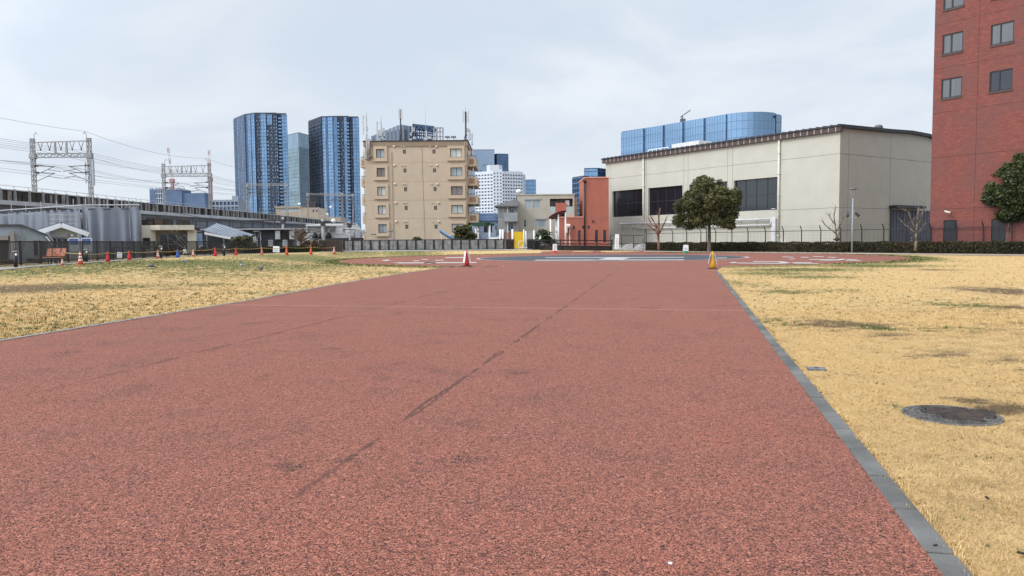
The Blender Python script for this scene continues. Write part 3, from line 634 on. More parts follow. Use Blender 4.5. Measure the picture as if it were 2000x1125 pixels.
for x0, x1, z0, z1, k in wins:
    dark = x0 == xR[0] and k == -1
    gm_ = DGLASS if dark else BLIND
    b = MB(); fw = .09; b.box(x0 + .004, x1 - .004, .05, .13, z0 + .004, z0 + fw); b.box(x0 + .004, x1 - .004, .05, .13, z1 - fw, z1 - .004); b.box(x0 + .004, x0 + fw, .05, .13, z0 + fw, z1 - fw); b.box(x1 - fw, x1 - .004, .05, .13, z0 + fw, z1 - fw)
    c = x0 + (x1 - x0) * .42; b.box(c - .06, c + .06, .05, .13, z0 + fw, z1 - fw)
    o = b.build('window', BLACK, bt); MB().box(x0 + .06, x1 - .06, .10, .14, z0 + .06, z1 - .06).build('pane', gm_, o)
    MB().box(x0 - .06, x1 + .06, -.07, .1, z0 - .16, z0 - .003).build('sill', M('brown_sill', (.075, .05, .046), .7), o)
for r in drs:
    b = MB(); b.box(r[0] + .02, r[1] - .02, .08, .14, r[2] + .02, r[3] - .02); b.box((r[0] + r[1]) / 2 - .02, (r[0] + r[1]) / 2 + .02, .06, .08, r[2] + .05, r[3] - .05)
    for k in range(8): z = r[2] + (r[3] - r[2]) * (k + .5) / 8; b.box(r[0] + .05, r[1] - .05, .066, .08, z, z + .04)
    b.build('door', M('charcoal_door', (.02, .022, .028), .4), bt)
x, z = BF.px(1857, 415); b = MB(); b.tube((x, -.5, z), (x, 0, z + .1), .06, 8); b.tube((x - .3, -.5, z + .12), (x + .25, -.55, z - .05), .1, 10); b.build('wall_light', M('pale_cream_fitting', (.55, .48, .42), .5), bt, True)
# ---- red annex beside the hall
AF = Face(1143, 112, 0, -.1); ax_ = AF.thing('red_annex', 'terracotta annex block with narrow dark slits beside the cream hall', 'annex')
TERRA = M('terracotta_render', S(182, 108, 90, 1.2), .85, .08, .7, bump=.1, streak=.25)
x1 = AF.px(1189, 400)[0]; zt_ = AF.px(1165, 348)[1]
b = MB(); sl = [AF.rect(1162, 449, 1168, 473), AF.rect(1178, 449, 1184, 473), AF.rect(1148, 440.5, 1152, 447)]
b.holes(0, x1, 0, zt_, sl, rev=.2); b.shell(0, x1, 0, 9, 0, zt_); z = AF.px(1165, 426)[1]; b.box(0, x1, -.006, .02, z - .025, z + .025, 1); b.build('tall_wall', [TERRA, JOINT], ax_)
MB().box(-.1, x1, -.1, 9.1, zt_, zt_ + .18).build('coping', M('pink_coping', S(214, 150, 130), .8), ax_)
xl = AF.px(1092, 440)[0]; zl = AF.px(1120, 425)[1]
sl2 = [AF.rect(1129, 449.5, 1134, 473), AF.rect(1119, 441, 1123, 448), AF.rect(1137, 440.5, 1141, 447)]
b = MB(); b.holes(xl, -.02, 0, zl, sl2, rev=.2); b.shell(xl, -.02, 0, 8, 0, zl); z = AF.px(1120, 431)[1]; b.box(xl, -.02, -.006, .02, z - .02, z + .02, 1); b.build('low_wall', [TERRA, JOINT], ax_)
MB().box(xl - .1, -.12, -.1, 8, zl, zl + .15).build('coping', M('pink_coping', S(214, 150, 130), .8), ax_)
for r in sl + sl2: MB().box(r[0], r[1], .15, .2, r[2], r[3]).build('slit_window', DGLASS, ax_)
xb0, zb0 = AF.px(1085, 423, 3); xb1, zb1 = AF.px(1106, 396, 3)
MB().box(xb0, xb1, 3, 6, zl - .3, zb1).build('roof_block', TERRA, ax_)
b = MB(); b.tube((-.05, -.12, 0), (-.05, -.12, zt_ - .4), .11, 8); b.box(-.25, .15, -.3, 0, zt_ - .6, zt_ - .25); b.build('downpipe', BLACK, ax_, True)
x, z = AF.px(1109, 447); b = MB(); b.tube((x - .35, -.5, z + .4), (x + .3, -.5, z + .4), .32, 12); b.box(x - .4, x - .1, -.75, -.15, z - .6, z + .5); b.tube((x + .25, -.4, z + .2), (x + .25, -.4, 0.2), .08)
b.build('vent_hood', M('cream_hood', S(226, 214, 196), .6), ax_)
b = MB(); x, z = AF.px(1158, 432); b.lathe([(.05, -.15), (.14, -.1), (.14, .1), (.05, .15)], (x, -.15, z), 10); b.build('wall_light', DKMETAL, ax_)
# ---- beige apartment block
BEIGE = M('beige_render', S(200, 180, 157, 1.2), .85, .05, .6, bump=.1, streak=.12, dirt=(.24, .17, .10))
BEIGED = M('beige_trim', S(200, 178, 153, 1.17), .8, .06)
APF = Face(717, 116, 0); ap = APF.thing('apartment_block', 'five storey beige apartment block with aerials crowding its flat roof', 'apartment block')
AW = APF.px(913, 400)[0]; AT = APF.px(810, 276)[1]
rows = [(291.5, 308.5), (328.2, 345.3), (364.9, 382.2), (401.5, 418.5), (438, 455)]
big = []; sm = []
for k, (va, vb) in enumerate(rows):
    du = k * 1.15; r = APF.rect(735 + du, va, 751 + du, vb); big.append(r); r2 = APF.rect(879.2 + du * .75, va - 1, 902 + du * .75, vb - 1.3); big.append(r2)
    sm.append(APF.rect(787 + du, va + 1, 792.8 + du, va + 8.7)); sm.append(APF.rect(844.8 + du * .9, va + .8, 850.6 + du * .9, va + 8.4))
b = MB(); b.holes(0, AW, -.4, AT, big + sm, rev=.25); b.shell(0, AW, 0, 13, -.4, AT)
for v in (318, 354.8, 391, 427.2): z = APF.px(800, v)[1]; b.box(0.01, AW - .01, -.005, .02, z - .018, z + .018, 1)
x = APF.px(825, 350)[0]; pts = []
for k in range(13): pts.append((x + .25 * k / 12 + random.uniform(-.03, .03), -.004, AT - .8 - (AT - .8) * k / 12))
b.path(pts, .028, 4, m=2)
b.build('wall', [BEIGE, M('beige_joint', S(158, 130, 100), .9), M('crack_filler', (.11, .085, .06), .9)], ap)
b = MB(); b.box(-.15, AW + .15, -.14, 13.1, AT - .75, AT - .003); b.box(-.25, AW + .25, -.24, 13.2, AT, AT + .12, 1); b.build('parapet', [M('brown_parapet', S(150, 130, 110), .8, .08), BLACK], ap)
for i, r in enumerate(big):
    x0, x1, z0, z1 = r; e = .42; b = MB()
    b.box(x0 - e, x1 + e, -.22, -.003, z0 - e, z0 - .003); b.box(x0 - e, x1 + e, -.22, -.003, z1 + .003, z1 + e); b.box(x0 - e, x0 - .003, -.22, -.003, z0, z1); b.box(x1 + .003, x1 + e, -.22, -.003, z0, z1); b.box(x0 - e - .05, x1 + e + .05, -.3, -.004, z0 - e - .1, z0 - e - .003)
    f = b.build('window_surround', BEIGED, ap)
    gmat = (GREYGLASS, glassm('brown_blind_glass', (.2, .17, .15), 0, .15), glassm('pale_curtain_glass', (.5, .52, .48), 0, .2, (.5, .5, 4), .25))[(0, 2, 1, 0, 2, 1, 2, 2, 0, 2)[i]]
    window(f, r, .12, 2, 1, DKMETAL, gmat, .07, 'window_frame')
    MATS  # noqa
for r in sm: window(ap, r, .1, 1, 1, M('brown_frame', (.06, .04, .03), .5), glassm('small_pane', (.14, .13, .13), 0, .2), .1, 'small_window')
b = MB()
for k, (va, vb) in enumerate(rows):
    du = k * 1.1
    for u, v, r_ in ((769.5 + du, va - 5.3, .2), (784.5 + du, va - 5, .1), (789.5 + du, va - 5, .1), (840.5 + du, va - 5, .1), (852.5 + du, va - 5.2, .18)):
        x, z = APF.px(u, v)
        o = MB().lathe([(r_, 0), (r_, .12), (r_ * .5, .2)], (0, 0, 0), 10).build('wall_vent', M('cream_vent', S(226, 205, 178), .6), ap, True)
        o.rotation_euler = (R_(90), 0, 0); o.location = (x, 0, z)
for u, v0, v1 in ((765, 295, 470), (909, 275, 465)):
    x0, z0 = APF.px(u - 1, v0); x1, z1 = APF.px(u + 3, v1); b = MB(); b.tube((x0, -.1, z0), (x1, -.1, z1), .06, 6)
    for k in range(5): q = k / 5 + .05; x = x0 + (x1 - x0) * q; b.box(x - .1, x + .1, -.14, -.003, z0 + (z1 - z0) * q, z0 + (z1 - z0) * q + .1)
    b.build('downpipe', BEIGED, ap)
for u in (718, 721.5):
    x, z0 = APF.px(u, 278); z1 = APF.px(u, 306 if u > 720 else 310)[1]; b = MB(); b.tube((x, -.35, z0 + .5), (x, -.35, z1), .18, 8); b.box(x - .35, x + .35, -.5, -.003, z1 - .1, z1 + .1); b.build('cable_duct', M('grey_duct', (.3, .28, .26), .6), ap, True)
RAILP = M('brown_balcony_panel', S(150, 118, 92), .7, .1, 3)
for k in range(5):
    for side in (-1, 1):
        v = (308, 346, 382.5, 419, 456)[k]; vb_ = v + 14.5
        u_in, u_out = (716.5, 703 + k * .8) if side < 0 else (914, 930 + k * 1.3)
        z0, z1 = APF.px(800, vb_)[1], APF.px(800, v)[1]; xo = APF.px(u_out, 390)[0]; xi = -.003 if side < 0 else AW + .003
        b = MB(); ya, yb = (1.0, 8) if side < 0 else (.8, 9); xa, xb = sorted((xi, xo))
        sx = (xo - xi) / abs(xo - xi)
        b.box(xa, xb, ya, yb, z0 - .18, z0); b.box(xa, xb, ya, ya + .15, z0, z1); b.box(*sorted((xo, xo - sx * .15)), ya + .15, yb, z0, z1)
        o = b.build('balcony', BEIGED, ap)
        MB().box(xa + .3, xb - .35, ya - .03, ya - .002, z0 + .15, z1 - .2).build('panel', RAILP, o)
        b = MB(); zt2 = z1 + .3
        b.tube((xi, ya + .07, zt2), (xo, ya + .07, zt2), .03); b.tube((xo - sx * .07, ya + .07, zt2), (xo - sx * .07, yb, zt2), .03)
        for q in range(4): x = xi + (xo - xi) * (q + .2) / 3.6; b.tube((x, ya + .07, z1), (x, ya + .07, zt2), .025, 5)
        b.build('rail', BLACK, o)
        b = MB(); b.box(*sorted((xi + sx * .01, xi + sx * .06)), ya + 1, yb - 1, z0, z0 + 2); b.build('balcony_door', DGLASS, o)
        b = MB(); b.tube((xi + sx * (abs(xo - xi) * .6), ya + .5, z1), (xi + sx * (abs(xo - xi) * .6), ya + .5, z1 + 1.55), .07); b.box(xi + sx * .1, xi + sx * .5, ya + .5, ya + .9, z1, z1 + 1.1); b.build('drainpipe', M('pale_grey_pipe', (.62, .62, .62)), o)
# rooftop aerials: each its own mast
ANT = M('antenna_grey', (.5, .5, .5), .5, .1)
def mast(u, vtop, y, label, panels, whip=None, dark=True, r=.09, jitter=()):
    Y = 116 + y; p = P(u, 277, Y); zt1_ = V(u, vtop, Y); z0 = APF.O.z + AT + .12
    t = thing('antenna_mast', label, 'antenna', (p.x, p.y, z0), 0, 'aerials on the apartment roof'); H = zt1_ - z0
    b = MB(); b.tube((0, 0, 0), (0, 0, H * .98), r, 8); b.box(-.3, .3, -.3, .3, 0, .12)
    for k in range(3): a = 2.1 * k; b.tube((0, 0, H * .3), (.6 * math.cos(a), .6 * math.sin(a), .05), .03, 5)
    b.build('pole', DKMETAL if dark else GALV, t)
    for (dx, dy, za, zb_, wd) in panels:
        b = MB(); b.box(dx - wd, dx + wd, dy - .08, dy + .08, za * H, zb_ * H); b.tube((0, 0, (za * .8 + zb_ * .2) * H), (dx, dy, (za * .7 + zb_ * .3) * H), .035, 5); b.tube((0, 0, zb_ * H - .3), (dx, dy, zb_ * H - .3), .035, 5)
        b.build('antenna_panel', ANT, t)
    for (dx, dz, sx_, sz) in jitter:
        b = MB(); b.box(dx - sx_, dx + sx_, -.2, .2, dz * H, dz * H + sz); b.tube((0, 0, dz * H + sz / 2), (dx, 0, dz * H + sz / 2), .04, 5); b.build('equipment_box', GALV, t)
    if whip: b = MB(); b.tube((0, 0, H * .97), (0, 0, H + whip), .025, 5, .012); b.build('whip', DKMETAL, t)
    return t
mast(716.5, 225, .5, 'pale mast with one offset panel at the left corner of the beige roof', [(-.5, 0, .25, 1.0, .09)], .5, False, .08, [(.05, .42, .14, .5)])
mast(745, 237, 2, 'squat cluttered mast hung with boxes near the left of the beige roof', [(-.62, 0, .1, 1, .1)], .8, False, .09, [(-.1, .3, .3, .9), (.3, .12, .35, .5), (.35, .4, .14, .9), (-.35, .05, .4, .45), (.5, .2, .12, .8)])
mast(783, 213, 2, 'tall dark pole topped by a tight drum of white panels, left of the roof middle', [(-.17, -.1, .70, 1.0, .12), (.17, -.1, .70, 1.0, .12), (0, .2, .70, 1, .12)], None, True, .1)
mast(807, 243, 3, 'short bushy mast beside the blue steel frame', [(-.1, -.2, .55, .95, .1)], .4, True, .12, [(.2, .2, .2, .4), (-.3, .4, .14, .5), (.15, .62, .13, .6), (-.35, .1, .22, .4)])
mast(835, 254, 3, 'short dark mast with boxes below the thin lightning rod', [(-.14, -.1, .4, .95, .12)], None, True, .1, [(.3, .3, .3, .4), (-.3, .1, .3, .5)])
mast(910, 217, 1, 'tall dark mast with a crown of separate panels at the right corner of the roof', [(-.36, -.1, .62, 1, .1), (.42, -.1, .62, 1, .1), (.05, .3, .62, 1, .1)], .5, True, .12, [(.3, .3, .16, .6), (.6, .02, .12, 1.6), (.95, -.15, .1, 1.8)])
p = P(832, 277, 121); z0 = APF.O.z + AT; Hh = V(832, 205, 121) - z0
tag(MB().tube((p.x, p.y, z0), (p.x, p.y, z0 + Hh), .055, 6, .015).build('lightning_rod', GALV), 'thin bare lightning rod standing taller than the aerials around it', 'lightning rod')
for u, lab in ((874, 'left one of two small brown lamp brackets on the beige roof edge'), (886, 'right one of two small brown lamp brackets on the beige roof edge')):
    p = P(u, 277, 117); t = thing('roof_floodlight', lab, 'floodlight', (p.x, p.y, APF.O.z + AT + .12), 0, 'floodlights on the apartment roof')
    MB().tube((0, 0, 0), (0, 0, .5), .04).tube((.35, 0, 0), (.35, 0, .45), .03).bar((-.1, 0, .45), (.5, 0, .5), .06, .06).build('bracket', GALV, t); MB().box(-.4, .35, -.2, .2, .5, .75).build('lamp_head', M('brown_grey_lamp', (.2, .19, .18), .6), t)
# ---- plant screens on the roof farther back (a grey works building behind the apartments)
WF = Face(706, 215, 0, 0); wk = WF.thing('works_building', 'blue grey corrugated works building rising behind the beige apartments', 'works building')
CORR = M('corrugated_blue_grey', S(134, 144, 160, 1.2), .55, .1, .5, streak=.2)
def corr(b, x0, x1, y0, y1, za, zb_, step=1.2):
    n = max(2, int(abs(x1 - x0) / step)); 
    for k in range(n):
        q0, q1 = k / n, (k + .8) / n; z0_, z1_ = za + (zb_ - za) * q0, za + (zb_ - za) * (k + 1) / n
        b.bar((x0 + (x1 - x0) * (q0 + q1) / 2, y0 + (y1 - y0) * (q0 + q1) / 2 - .1, 0), (x0 + (x1 - x0) * (q0 + q1) / 2, y0 + (y1 - y0) * (q0 + q1) / 2 - .1, (z0_ + z1_) / 2 - .05), abs(x1 - x0) / n * .6, .25)
xa, za = WF.px(707, 253); xm, zm = WF.px(782, 243); xr, zr = WF.px(801, 243.5)
b = MB(); b.prism([(xa, 14), (xm, 0), (xr, 3), (xr, 20), (xa, 30)], 0, za, 'z')
vs = [(xa, 14, 0), (xm, 0, 0), (xm, 0, zm), (xa, 14, za)]; b.add(vs, [(0, 1, 2, 3)]); b.add([(xm, 0, 0), (xr, 3, 0), (xr, 3, zr), (xm, 0, zm)], [(0, 1, 2, 3)])
b.add([(xa, 14, za), (xm, 0, zm), (xr, 3, zr), (xr, 20, zr), (xa, 30, za)], [(0, 1, 2, 3, 4)])
b2 = b; corr(b2, xa, xm, 14, 0, za, zm); corr(b2, xm, xr, 0, 3, zm, zr, 2.5); b.build('clad_wall', CORR, wk)
BLUEST = M('dark_blue_steel', S(70, 88, 118, 1.3), .6, .15)
b = MB(); x0, z0_ = WF.px(806, 262, 2); x1_, z1_ = WF.px(848, 250, 2); zt3 = WF.px(812, 245, 2)[1]
b.box(x0, x1_ - 1, 2, 10, 0, z0_ - 1.2); b.build('plant_room', BLUEST, wk)
b = MB(); zlo = z0_ - 2; xs_ = [x0 + (x1_ - x0) * k / 5 for k in range(6)]
for k, x in enumerate(xs_):
    ztop = zt3 + (z1_ - zt3) * k / 5
    for y in (2, 8): b.box(x - .15, x + .15, y - .15, y + .15, zlo, ztop)
for y in (2, 8):
    b.bar((xs_[0], y, zt3), (xs_[-1], y, z1_), .3, 1.0); b.bar((xs_[0], y, zt3 - 2), (xs_[-1], y, z1_ - 1.6), .25, .4)
for x, zc_ in ((xs_[0], zt3), (xs_[-1], z1_), (xs_[2], zt3 - .5)): b.bar((x, 2, zc_), (x, 8, zc_), .3, .5)
b.build('steel_frame', BLUEST, wk)
b = MB(); x0, z0_ = WF.px(848, 276, 1); x1_, z1_ = WF.px(865, 249.5, 1); 
for k in range(4): x = x0 + (x1_ - x0) * k / 3; b.box(x - .18, x + .18, .8, 1.2, 0, z1_)
for q in (0, .35, .7, 1): z = z0_ + (z1_ - z0_) * q; b.box(x0, x1_, .82, 1.18, z - .15, z + .12)
b.build('open_frame', M('grey_steel', S(150, 150, 156), .6), wk)
# ---- beige house, grey house, blue roofed house
BH = Face(1012, 115, 0); bh = BH.thing('beige_house', 'flat roofed beige house with a recessed glass fronted balcony', 'house')
HB = M('beige_house_render', S(186, 180, 164, 1.15), .85, .06, .8, streak=.15)
x1 = BH.px(1122, 420)[0]; ztp = BH.px(1060, 381)[1]
wr = [BH.rect(1026, 390, 1040, 406.5), BH.rect(1041.5, 390, 1055, 406.5), BH.rect(1046, 428.5, 1067, 443.5), BH.rect(1023, 429, 1028, 444)]
bal = BH.rect(1074, 388, 1119, 417)
b = MB(); b.holes(0, x1, -.3, ztp, wr + [bal], rev=.15); b.shell(0, x1, 0, 10, -.3, ztp); b.box(-.1, x1 + .1, -.1, 10, ztp, ztp + .15)
x2 = BH.px(1129, 420)[0]; z2 = BH.px(1125, 386)[1]; b.box(x1 + .003, x2, 1.5, 10, -.3, z2); b.build('wall', HB, bh)
for i, r in enumerate(wr): window(bh, r, .1, 2 if i < 3 else 1, 1, GALV, (GREYGLASS if i < 2 else DGLASS) if i != 2 else GREYGLASS, .06)
for r in (wr[2],): MB().box(r[0] - .1, r[1] + .1, -.12, -.003, r[3] + .003, r[3] + .3).build('shutter_box', M('pale_shutter', S(178, 176, 168), .7), bh)
MB().box(wr[0][0] - .1, wr[1][1] + .1, -.12, -.003, wr[0][3] + .003, wr[0][3] + .3).build('shutter_box', M('pale_shutter', S(178, 176, 168), .7), bh)
b = MB(); r = bal; b.box(r[0], r[1], 2.0, 2.1, r[2], r[3]); b.box(r[0], r[1], .16, 2.0, r[2] - .1, r[2]); b.add([(r[0], .15, r[2]), (r[0], 2, r[2]), (r[0], 2, r[3]), (r[0], .15, r[3])], [(0, 1, 2, 3)]); b.add([(r[1], .15, r[2]), (r[1], 2, r[2]), (r[1], 2, r[3]), (r[1], .15, r[3])], [(3, 2, 1, 0)]); b.add([(r[0], .15, r[3]), (r[1], .15, r[3]), (r[1], 2, r[3]), (r[0], 2, r[3])], [(0, 1, 2, 3)])
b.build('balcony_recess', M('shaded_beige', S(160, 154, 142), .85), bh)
b = MB(); b.box(r[0] + .2, r[0] + 1.4, 1.9, 1.99, r[2] + .1, r[3] - .3); b.box(r[0] + 1.7, r[0] + 2.8, 1.9, 1.99, r[2] + .1, r[3] - .3); b.build('balcony_door', DGLASS, bh)
b = MB(); b.box(r[0], r[1], .02, .05, r[2], r[2] + 1.05); b.build('glass_balustrade', glassm('pale_green_glass', (.34, .42, .40), .1, .15, (1.4, 1.4, 5), .15), bh)
b = MB(); b.box(r[1] - 1.1, r[1] - .5, .6, 1.0, r[2] + 1.2, r[2] + 2.0); b.build('washing', WHITE, bh)
GH = Face(974, 112, 0); gh = GH.thing('grey_house', 'grey two storey house with a hipped roof left of the beige house', 'house')
HG = M('grey_house_render', S(150, 148, 146, 1.15), .85, .08, .8, streak=.2); x1 = GH.px(1012, 430)[0]; ze = GH.px(985, 402)[1]
wr = [GH.rect(976, 410, 980, 427), GH.rect(995, 407, 1004, 426), GH.rect(990, 434, 1003, 452), GH.rect(981, 408, 984, 426)]
b = MB(); b.holes(0, x1, -.3, ze, wr, rev=.2); b.shell(0, x1, 0, 9, -.3, ze); b.build('wall', HG, gh)
b = MB(); zr = GH.px(1011, 386)[1]; b.add([(-.5, -.5, ze), (x1 + .02, -.5, ze), (x1 + .02, 9, ze), (-.5, 9, ze), (x1 * .85, 4, zr), (x1 + .02, 4, zr)], [(0, 1, 5, 4), (2, 3, 4, 5), (3, 0, 4), (0, 3, 2, 1), (1, 2, 5)]); b.box(-.55, x1, -.6, -.5, ze - .2, ze)
b.build('roof', M('dark_grey_slate', (.10, .095, .10), .7, .2, 4), gh)
for r in wr: window(gh, r, .12, 2, 1, GALV, DGLASS, .06)
b = MB(); z0_, z1_ = GH.px(990, 433)[1], GH.px(990, 416)[1]; xx0 = GH.px(985, 420)[0]; b.box(xx0, x1 - .1, -1.0, -.003, z0_, z0_ + .2); b.box(xx0, x1 - .1, -1.0, -.92, z0_ + .2, z1_); b.box(xx0, xx0 + .08, -.92, -.003, z0_ + .2, z1_); b.build('balcony', M('pale_grey_panel', S(150, 156, 158), .7), gh)
b = MB(); b.tube((xx0 + .5, -.15, 0), (xx0 + .5, -.15, ze - .2), .07); b.build('downpipe', WHITE, gh)
BL = Face(933, 118, 0); bl = BL.thing('blue_house', 'pale blue house with a ribbed blue metal roof behind the green canopy', 'house')
x1 = BL.px(976, 440)[0]; zr, ze, zp = BL.px(950, 414)[1], BL.px(950, 430)[1], BL.px(950, 437)[1]
wr = [BL.rect(944, 440, 962, 455), BL.rect(967, 441, 972, 450)]
b = MB(); b.holes(0, x1, -.3, ze, wr, rev=.15); b.shell(0, x1, 0, 9, -.3, ze); b.build('wall', M('pale_blue_siding', S(168, 182, 202), .8, .06, streak=.2), bl)
b = MB(); b.add([(-.6, -.5, ze), (x1 + .2, -.5, ze), (x1 + .2, 5, zr), (-.6, 5, zr), (-.6, -.5, ze - .12), (x1 + .2, -.5, ze - .12), (x1 + .2, 9.5, ze), (-.6, 9.5, ze)], [(0, 1, 2, 3), (4, 5, 1, 0), (3, 2, 6, 7), (0, 3, 7), (1, 6, 2)])
for k in range(5): q = k / 5; b.bar((-.6, -.5 + 5.5 * q, ze + (zr - ze) * q + .03), (x1 + .2, -.5 + 5.5 * q, ze + (zr - ze) * q + .03), .06, .06, 1)
b.add([(3, -2, zp - .3), (x1 + 1, -2, zp - .3), (x1 + 1, -.003, zp + .25), (3, -.003, zp + .25), (3, -2, zp - .42), (x1 + 1, -2, zp - .42)], [(0, 1, 2, 3), (4, 5, 1, 0)])
b.build('roof', [M('blue_metal_roof', S(120, 152, 196, 1.5), .45, .08, 1), M('blue_roof_rib', S(90, 120, 165, 1.4), .5)], bl)
for r in wr: window(bl, r, .1, 2, 1, GALV, DGLASS, .06)
# ================================================================ FAR TOWERS
TGL = glassm('tower_glass_light', (.145, .25, .385), .85, .12, (1.7, 1.7, 3.3), .25)
TGM = glassm('tower_glass_mid', (.085, .155, .26), .8, .14, (1.7, 1.7, 3.3), .3)
TGD = glassm('tower_glass_dark', (.055, .09, .17), .5, .2, (1.7, 1.7, 3.3), .35)
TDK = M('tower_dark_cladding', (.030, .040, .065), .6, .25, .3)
TSP = M('tower_spandrel', (.10, .15, .23), .5, .2, .2)
TWH = M('tower_white_window', (.19, .27, .38), .4, .2, .3)
def tower(name, label, faces, Y, vtop, u_ref, floor=3.3, cat='tower', back=30, base=-1):
    """faces: list of (u0, dY0, u1, dY1, [(ua, ub, kind), ...]) left to right"""
    O = Vector((X(u_ref, Y), Y, base)); t = thing(name, label, cat, O)
    H = V(u_ref, vtop, Y) - base; nf = int(H / floor)
    pts = []
    for (u0, d0, u1, d1, bays) in faces:
        pts += [Vector((X(u0, Y + d0), Y + d0, 0)) - Vector((O.x, O.y, 0)), Vector((X(u1, Y + d1), Y + d1, 0)) - Vector((O.x, O.y, 0))]
    ua, ub = faces[0][0], faces[-1][2]; bk = Y + max(faces[0][1], faces[-1][3]) + back
    poly = [(p.x, p.y + .6) for p in pts] + [(X(ub - .6, bk) - O.x, bk - Y), (X(ua + .6, bk) - O.x, bk - Y)]
    MB().prism(poly, 0, H, 'z').build('core', TDK, t)
    MB().prism([(p[0], p[1] + .3) for p in poly], H, H + 1.5, 'z').build('roof', TDK, t)
    k = 0
    for (u0, d0, u1, d1, bays) in faces:
        A, B = pts[k], pts[k + 1]; k += 2; d = (B - A).normalized(); n = Vector((d.y, -d.x, 0))
        if n.y > 0: n = -n
        def at(u):
            r = ray(u, 470); o = Vector((-O.x, -O.y, 0)); tt = (A - o).dot(n) / Vector((r.x, r.y, 0)).dot(n)
            return (o + Vector((r.x, r.y, 0)) * tt - A).dot(d)
        for bay in bays:
            ua, ub, kind = bay[:3]; lo = bay[3] if len(bay) > 3 else 0; hi = bay[4] if len(bay) > 4 else 1
            s0, s1 = at(ua), at(ub); h0, h1 = H * lo, H * hi
            def bx(b, a, c, o0, o1, z0, z1, m=0):
                q = [A + d * a + n * o0, A + d * c + n * o0, A + d * c + n * o1, A + d * a + n * o1]
                b.add([(p.x, p.y, z0) for p in q] + [(p.x, p.y, z1) for p in q], [(0,3,2,1),(4,5,6,7),(0,1,5,4),(1,2,6,5),(2,3,7,6),(3,0,4,7)], m)
            b = MB()
            if kind in 'LMG':
                bx(b, s0, s1, -.5, .8, h0, h1); nn = max(1, int((s1 - s0) / 1.9))
                for j in range(nn + 1): c = s0 + (s1 - s0) * j / nn; bx(b, c - .12, c + .12, .8, .98, h0, h1, 1)
                for j in range(int(h0 / floor), int(h1 / floor) + 1): bx(b, s0, s1, .8, .88, max(h0, j * floor - .28), min(h1, j * floor + .28), 1)
                o = b.build('glass_bay', [{'L': TGL, 'M': TGM, 'G': TGD}[kind], TSP], t)
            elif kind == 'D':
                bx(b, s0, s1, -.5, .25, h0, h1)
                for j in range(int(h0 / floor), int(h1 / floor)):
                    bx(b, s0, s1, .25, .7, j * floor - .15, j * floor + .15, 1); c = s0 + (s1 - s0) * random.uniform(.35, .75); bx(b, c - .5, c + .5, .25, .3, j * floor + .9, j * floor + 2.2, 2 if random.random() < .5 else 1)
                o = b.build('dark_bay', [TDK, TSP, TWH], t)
            elif kind == 'B':
                bx(b, s0, s1, -.5, .2, h0, h1)
                for j in range(int(h0 / floor), int(h1 / floor)):
                    bx(b, s0, s1, .2, 1.3, j * floor - .12, j * floor + .15, 1); bx(b, s0 + .1, s1 - .1, 1.2, 1.3, j * floor + .15, j * floor + 1.5, 2)
                    c = s0 + (s1 - s0) * .5; bx(b, c - .12, c + .12, .2, 1.25, j * floor + .15, j * floor + 3.1, 1)
                o = b.build('balcony_bay', [TDK, TSP, TGL], t)
            elif kind == 'W':
                bx(b, s0, s1, -.5, .2, h0, h1)
                for j in range(int(h0 / floor), int(h1 / floor)):
                    if random.random() < .85: bx(b, s0 + .3, s1 - .3, .2, .4, j * floor + .7, j * floor + 2.6, 1)
                o = b.build('window_bay', [TDK, TWH], t)
    return t
tower('glass_tower', 'left one of the two tall dark blue towers, striped with pale glass bays', [
    (465, 34, 486, 8, [(465, 467.5, 'M'), (468, 470.5, 'G'), (471, 473, 'L'), (473.5, 475.5, 'G'), (476, 478, 'M'), (478.5, 481, 'G'), (481.2, 484, 'L'), (484, 486, 'G')]),
    (486, 8, 505.5, 0, [(486, 488.5, 'L'), (488.7, 491.2, 'G', .48), (488.7, 491.2, 'L', 0, .47), (491.5, 497, 'L'), (497.2, 499, 'G'), (499, 505, 'L')]),
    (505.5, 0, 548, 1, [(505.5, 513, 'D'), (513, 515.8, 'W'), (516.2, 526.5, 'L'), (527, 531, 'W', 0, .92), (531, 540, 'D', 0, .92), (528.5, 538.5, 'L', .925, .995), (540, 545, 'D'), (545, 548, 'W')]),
    (548, 4, 567, 5, [(548, 556.5, 'B'), (557, 567, 'L')])], 720, 222.5, 516)
tower('glass_tower', 'right one of the two tall dark blue towers, its left face almost black', [
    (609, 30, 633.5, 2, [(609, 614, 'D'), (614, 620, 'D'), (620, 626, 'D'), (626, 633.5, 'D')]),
    (633.5, 2, 664, 0, [(633.5, 641.5, 'L'), (642, 646, 'G'), (646, 655, 'L'), (655.2, 657.5, 'G'), (657.5, 664, 'M')]),
    (664, 0, 687, 1, [(664, 668, 'B'), (668, 677, 'D'), (677, 682, 'L'), (682, 687, 'B')]),
    (687, 4, 706, 5, [(687, 693.5, 'D'), (694, 700, 'L'), (700.3, 706, 'L')])], 735, 229, 645)
MGL = glassm('green_grey_glass', (.21, .30, .34), .7, .15, (2.4, 2.4, 3.6), .3); MGD = glassm('green_grey_glass_dark', (.09, .14, .2), .6, .15, (2.4, 2.4, 3.6), .35)
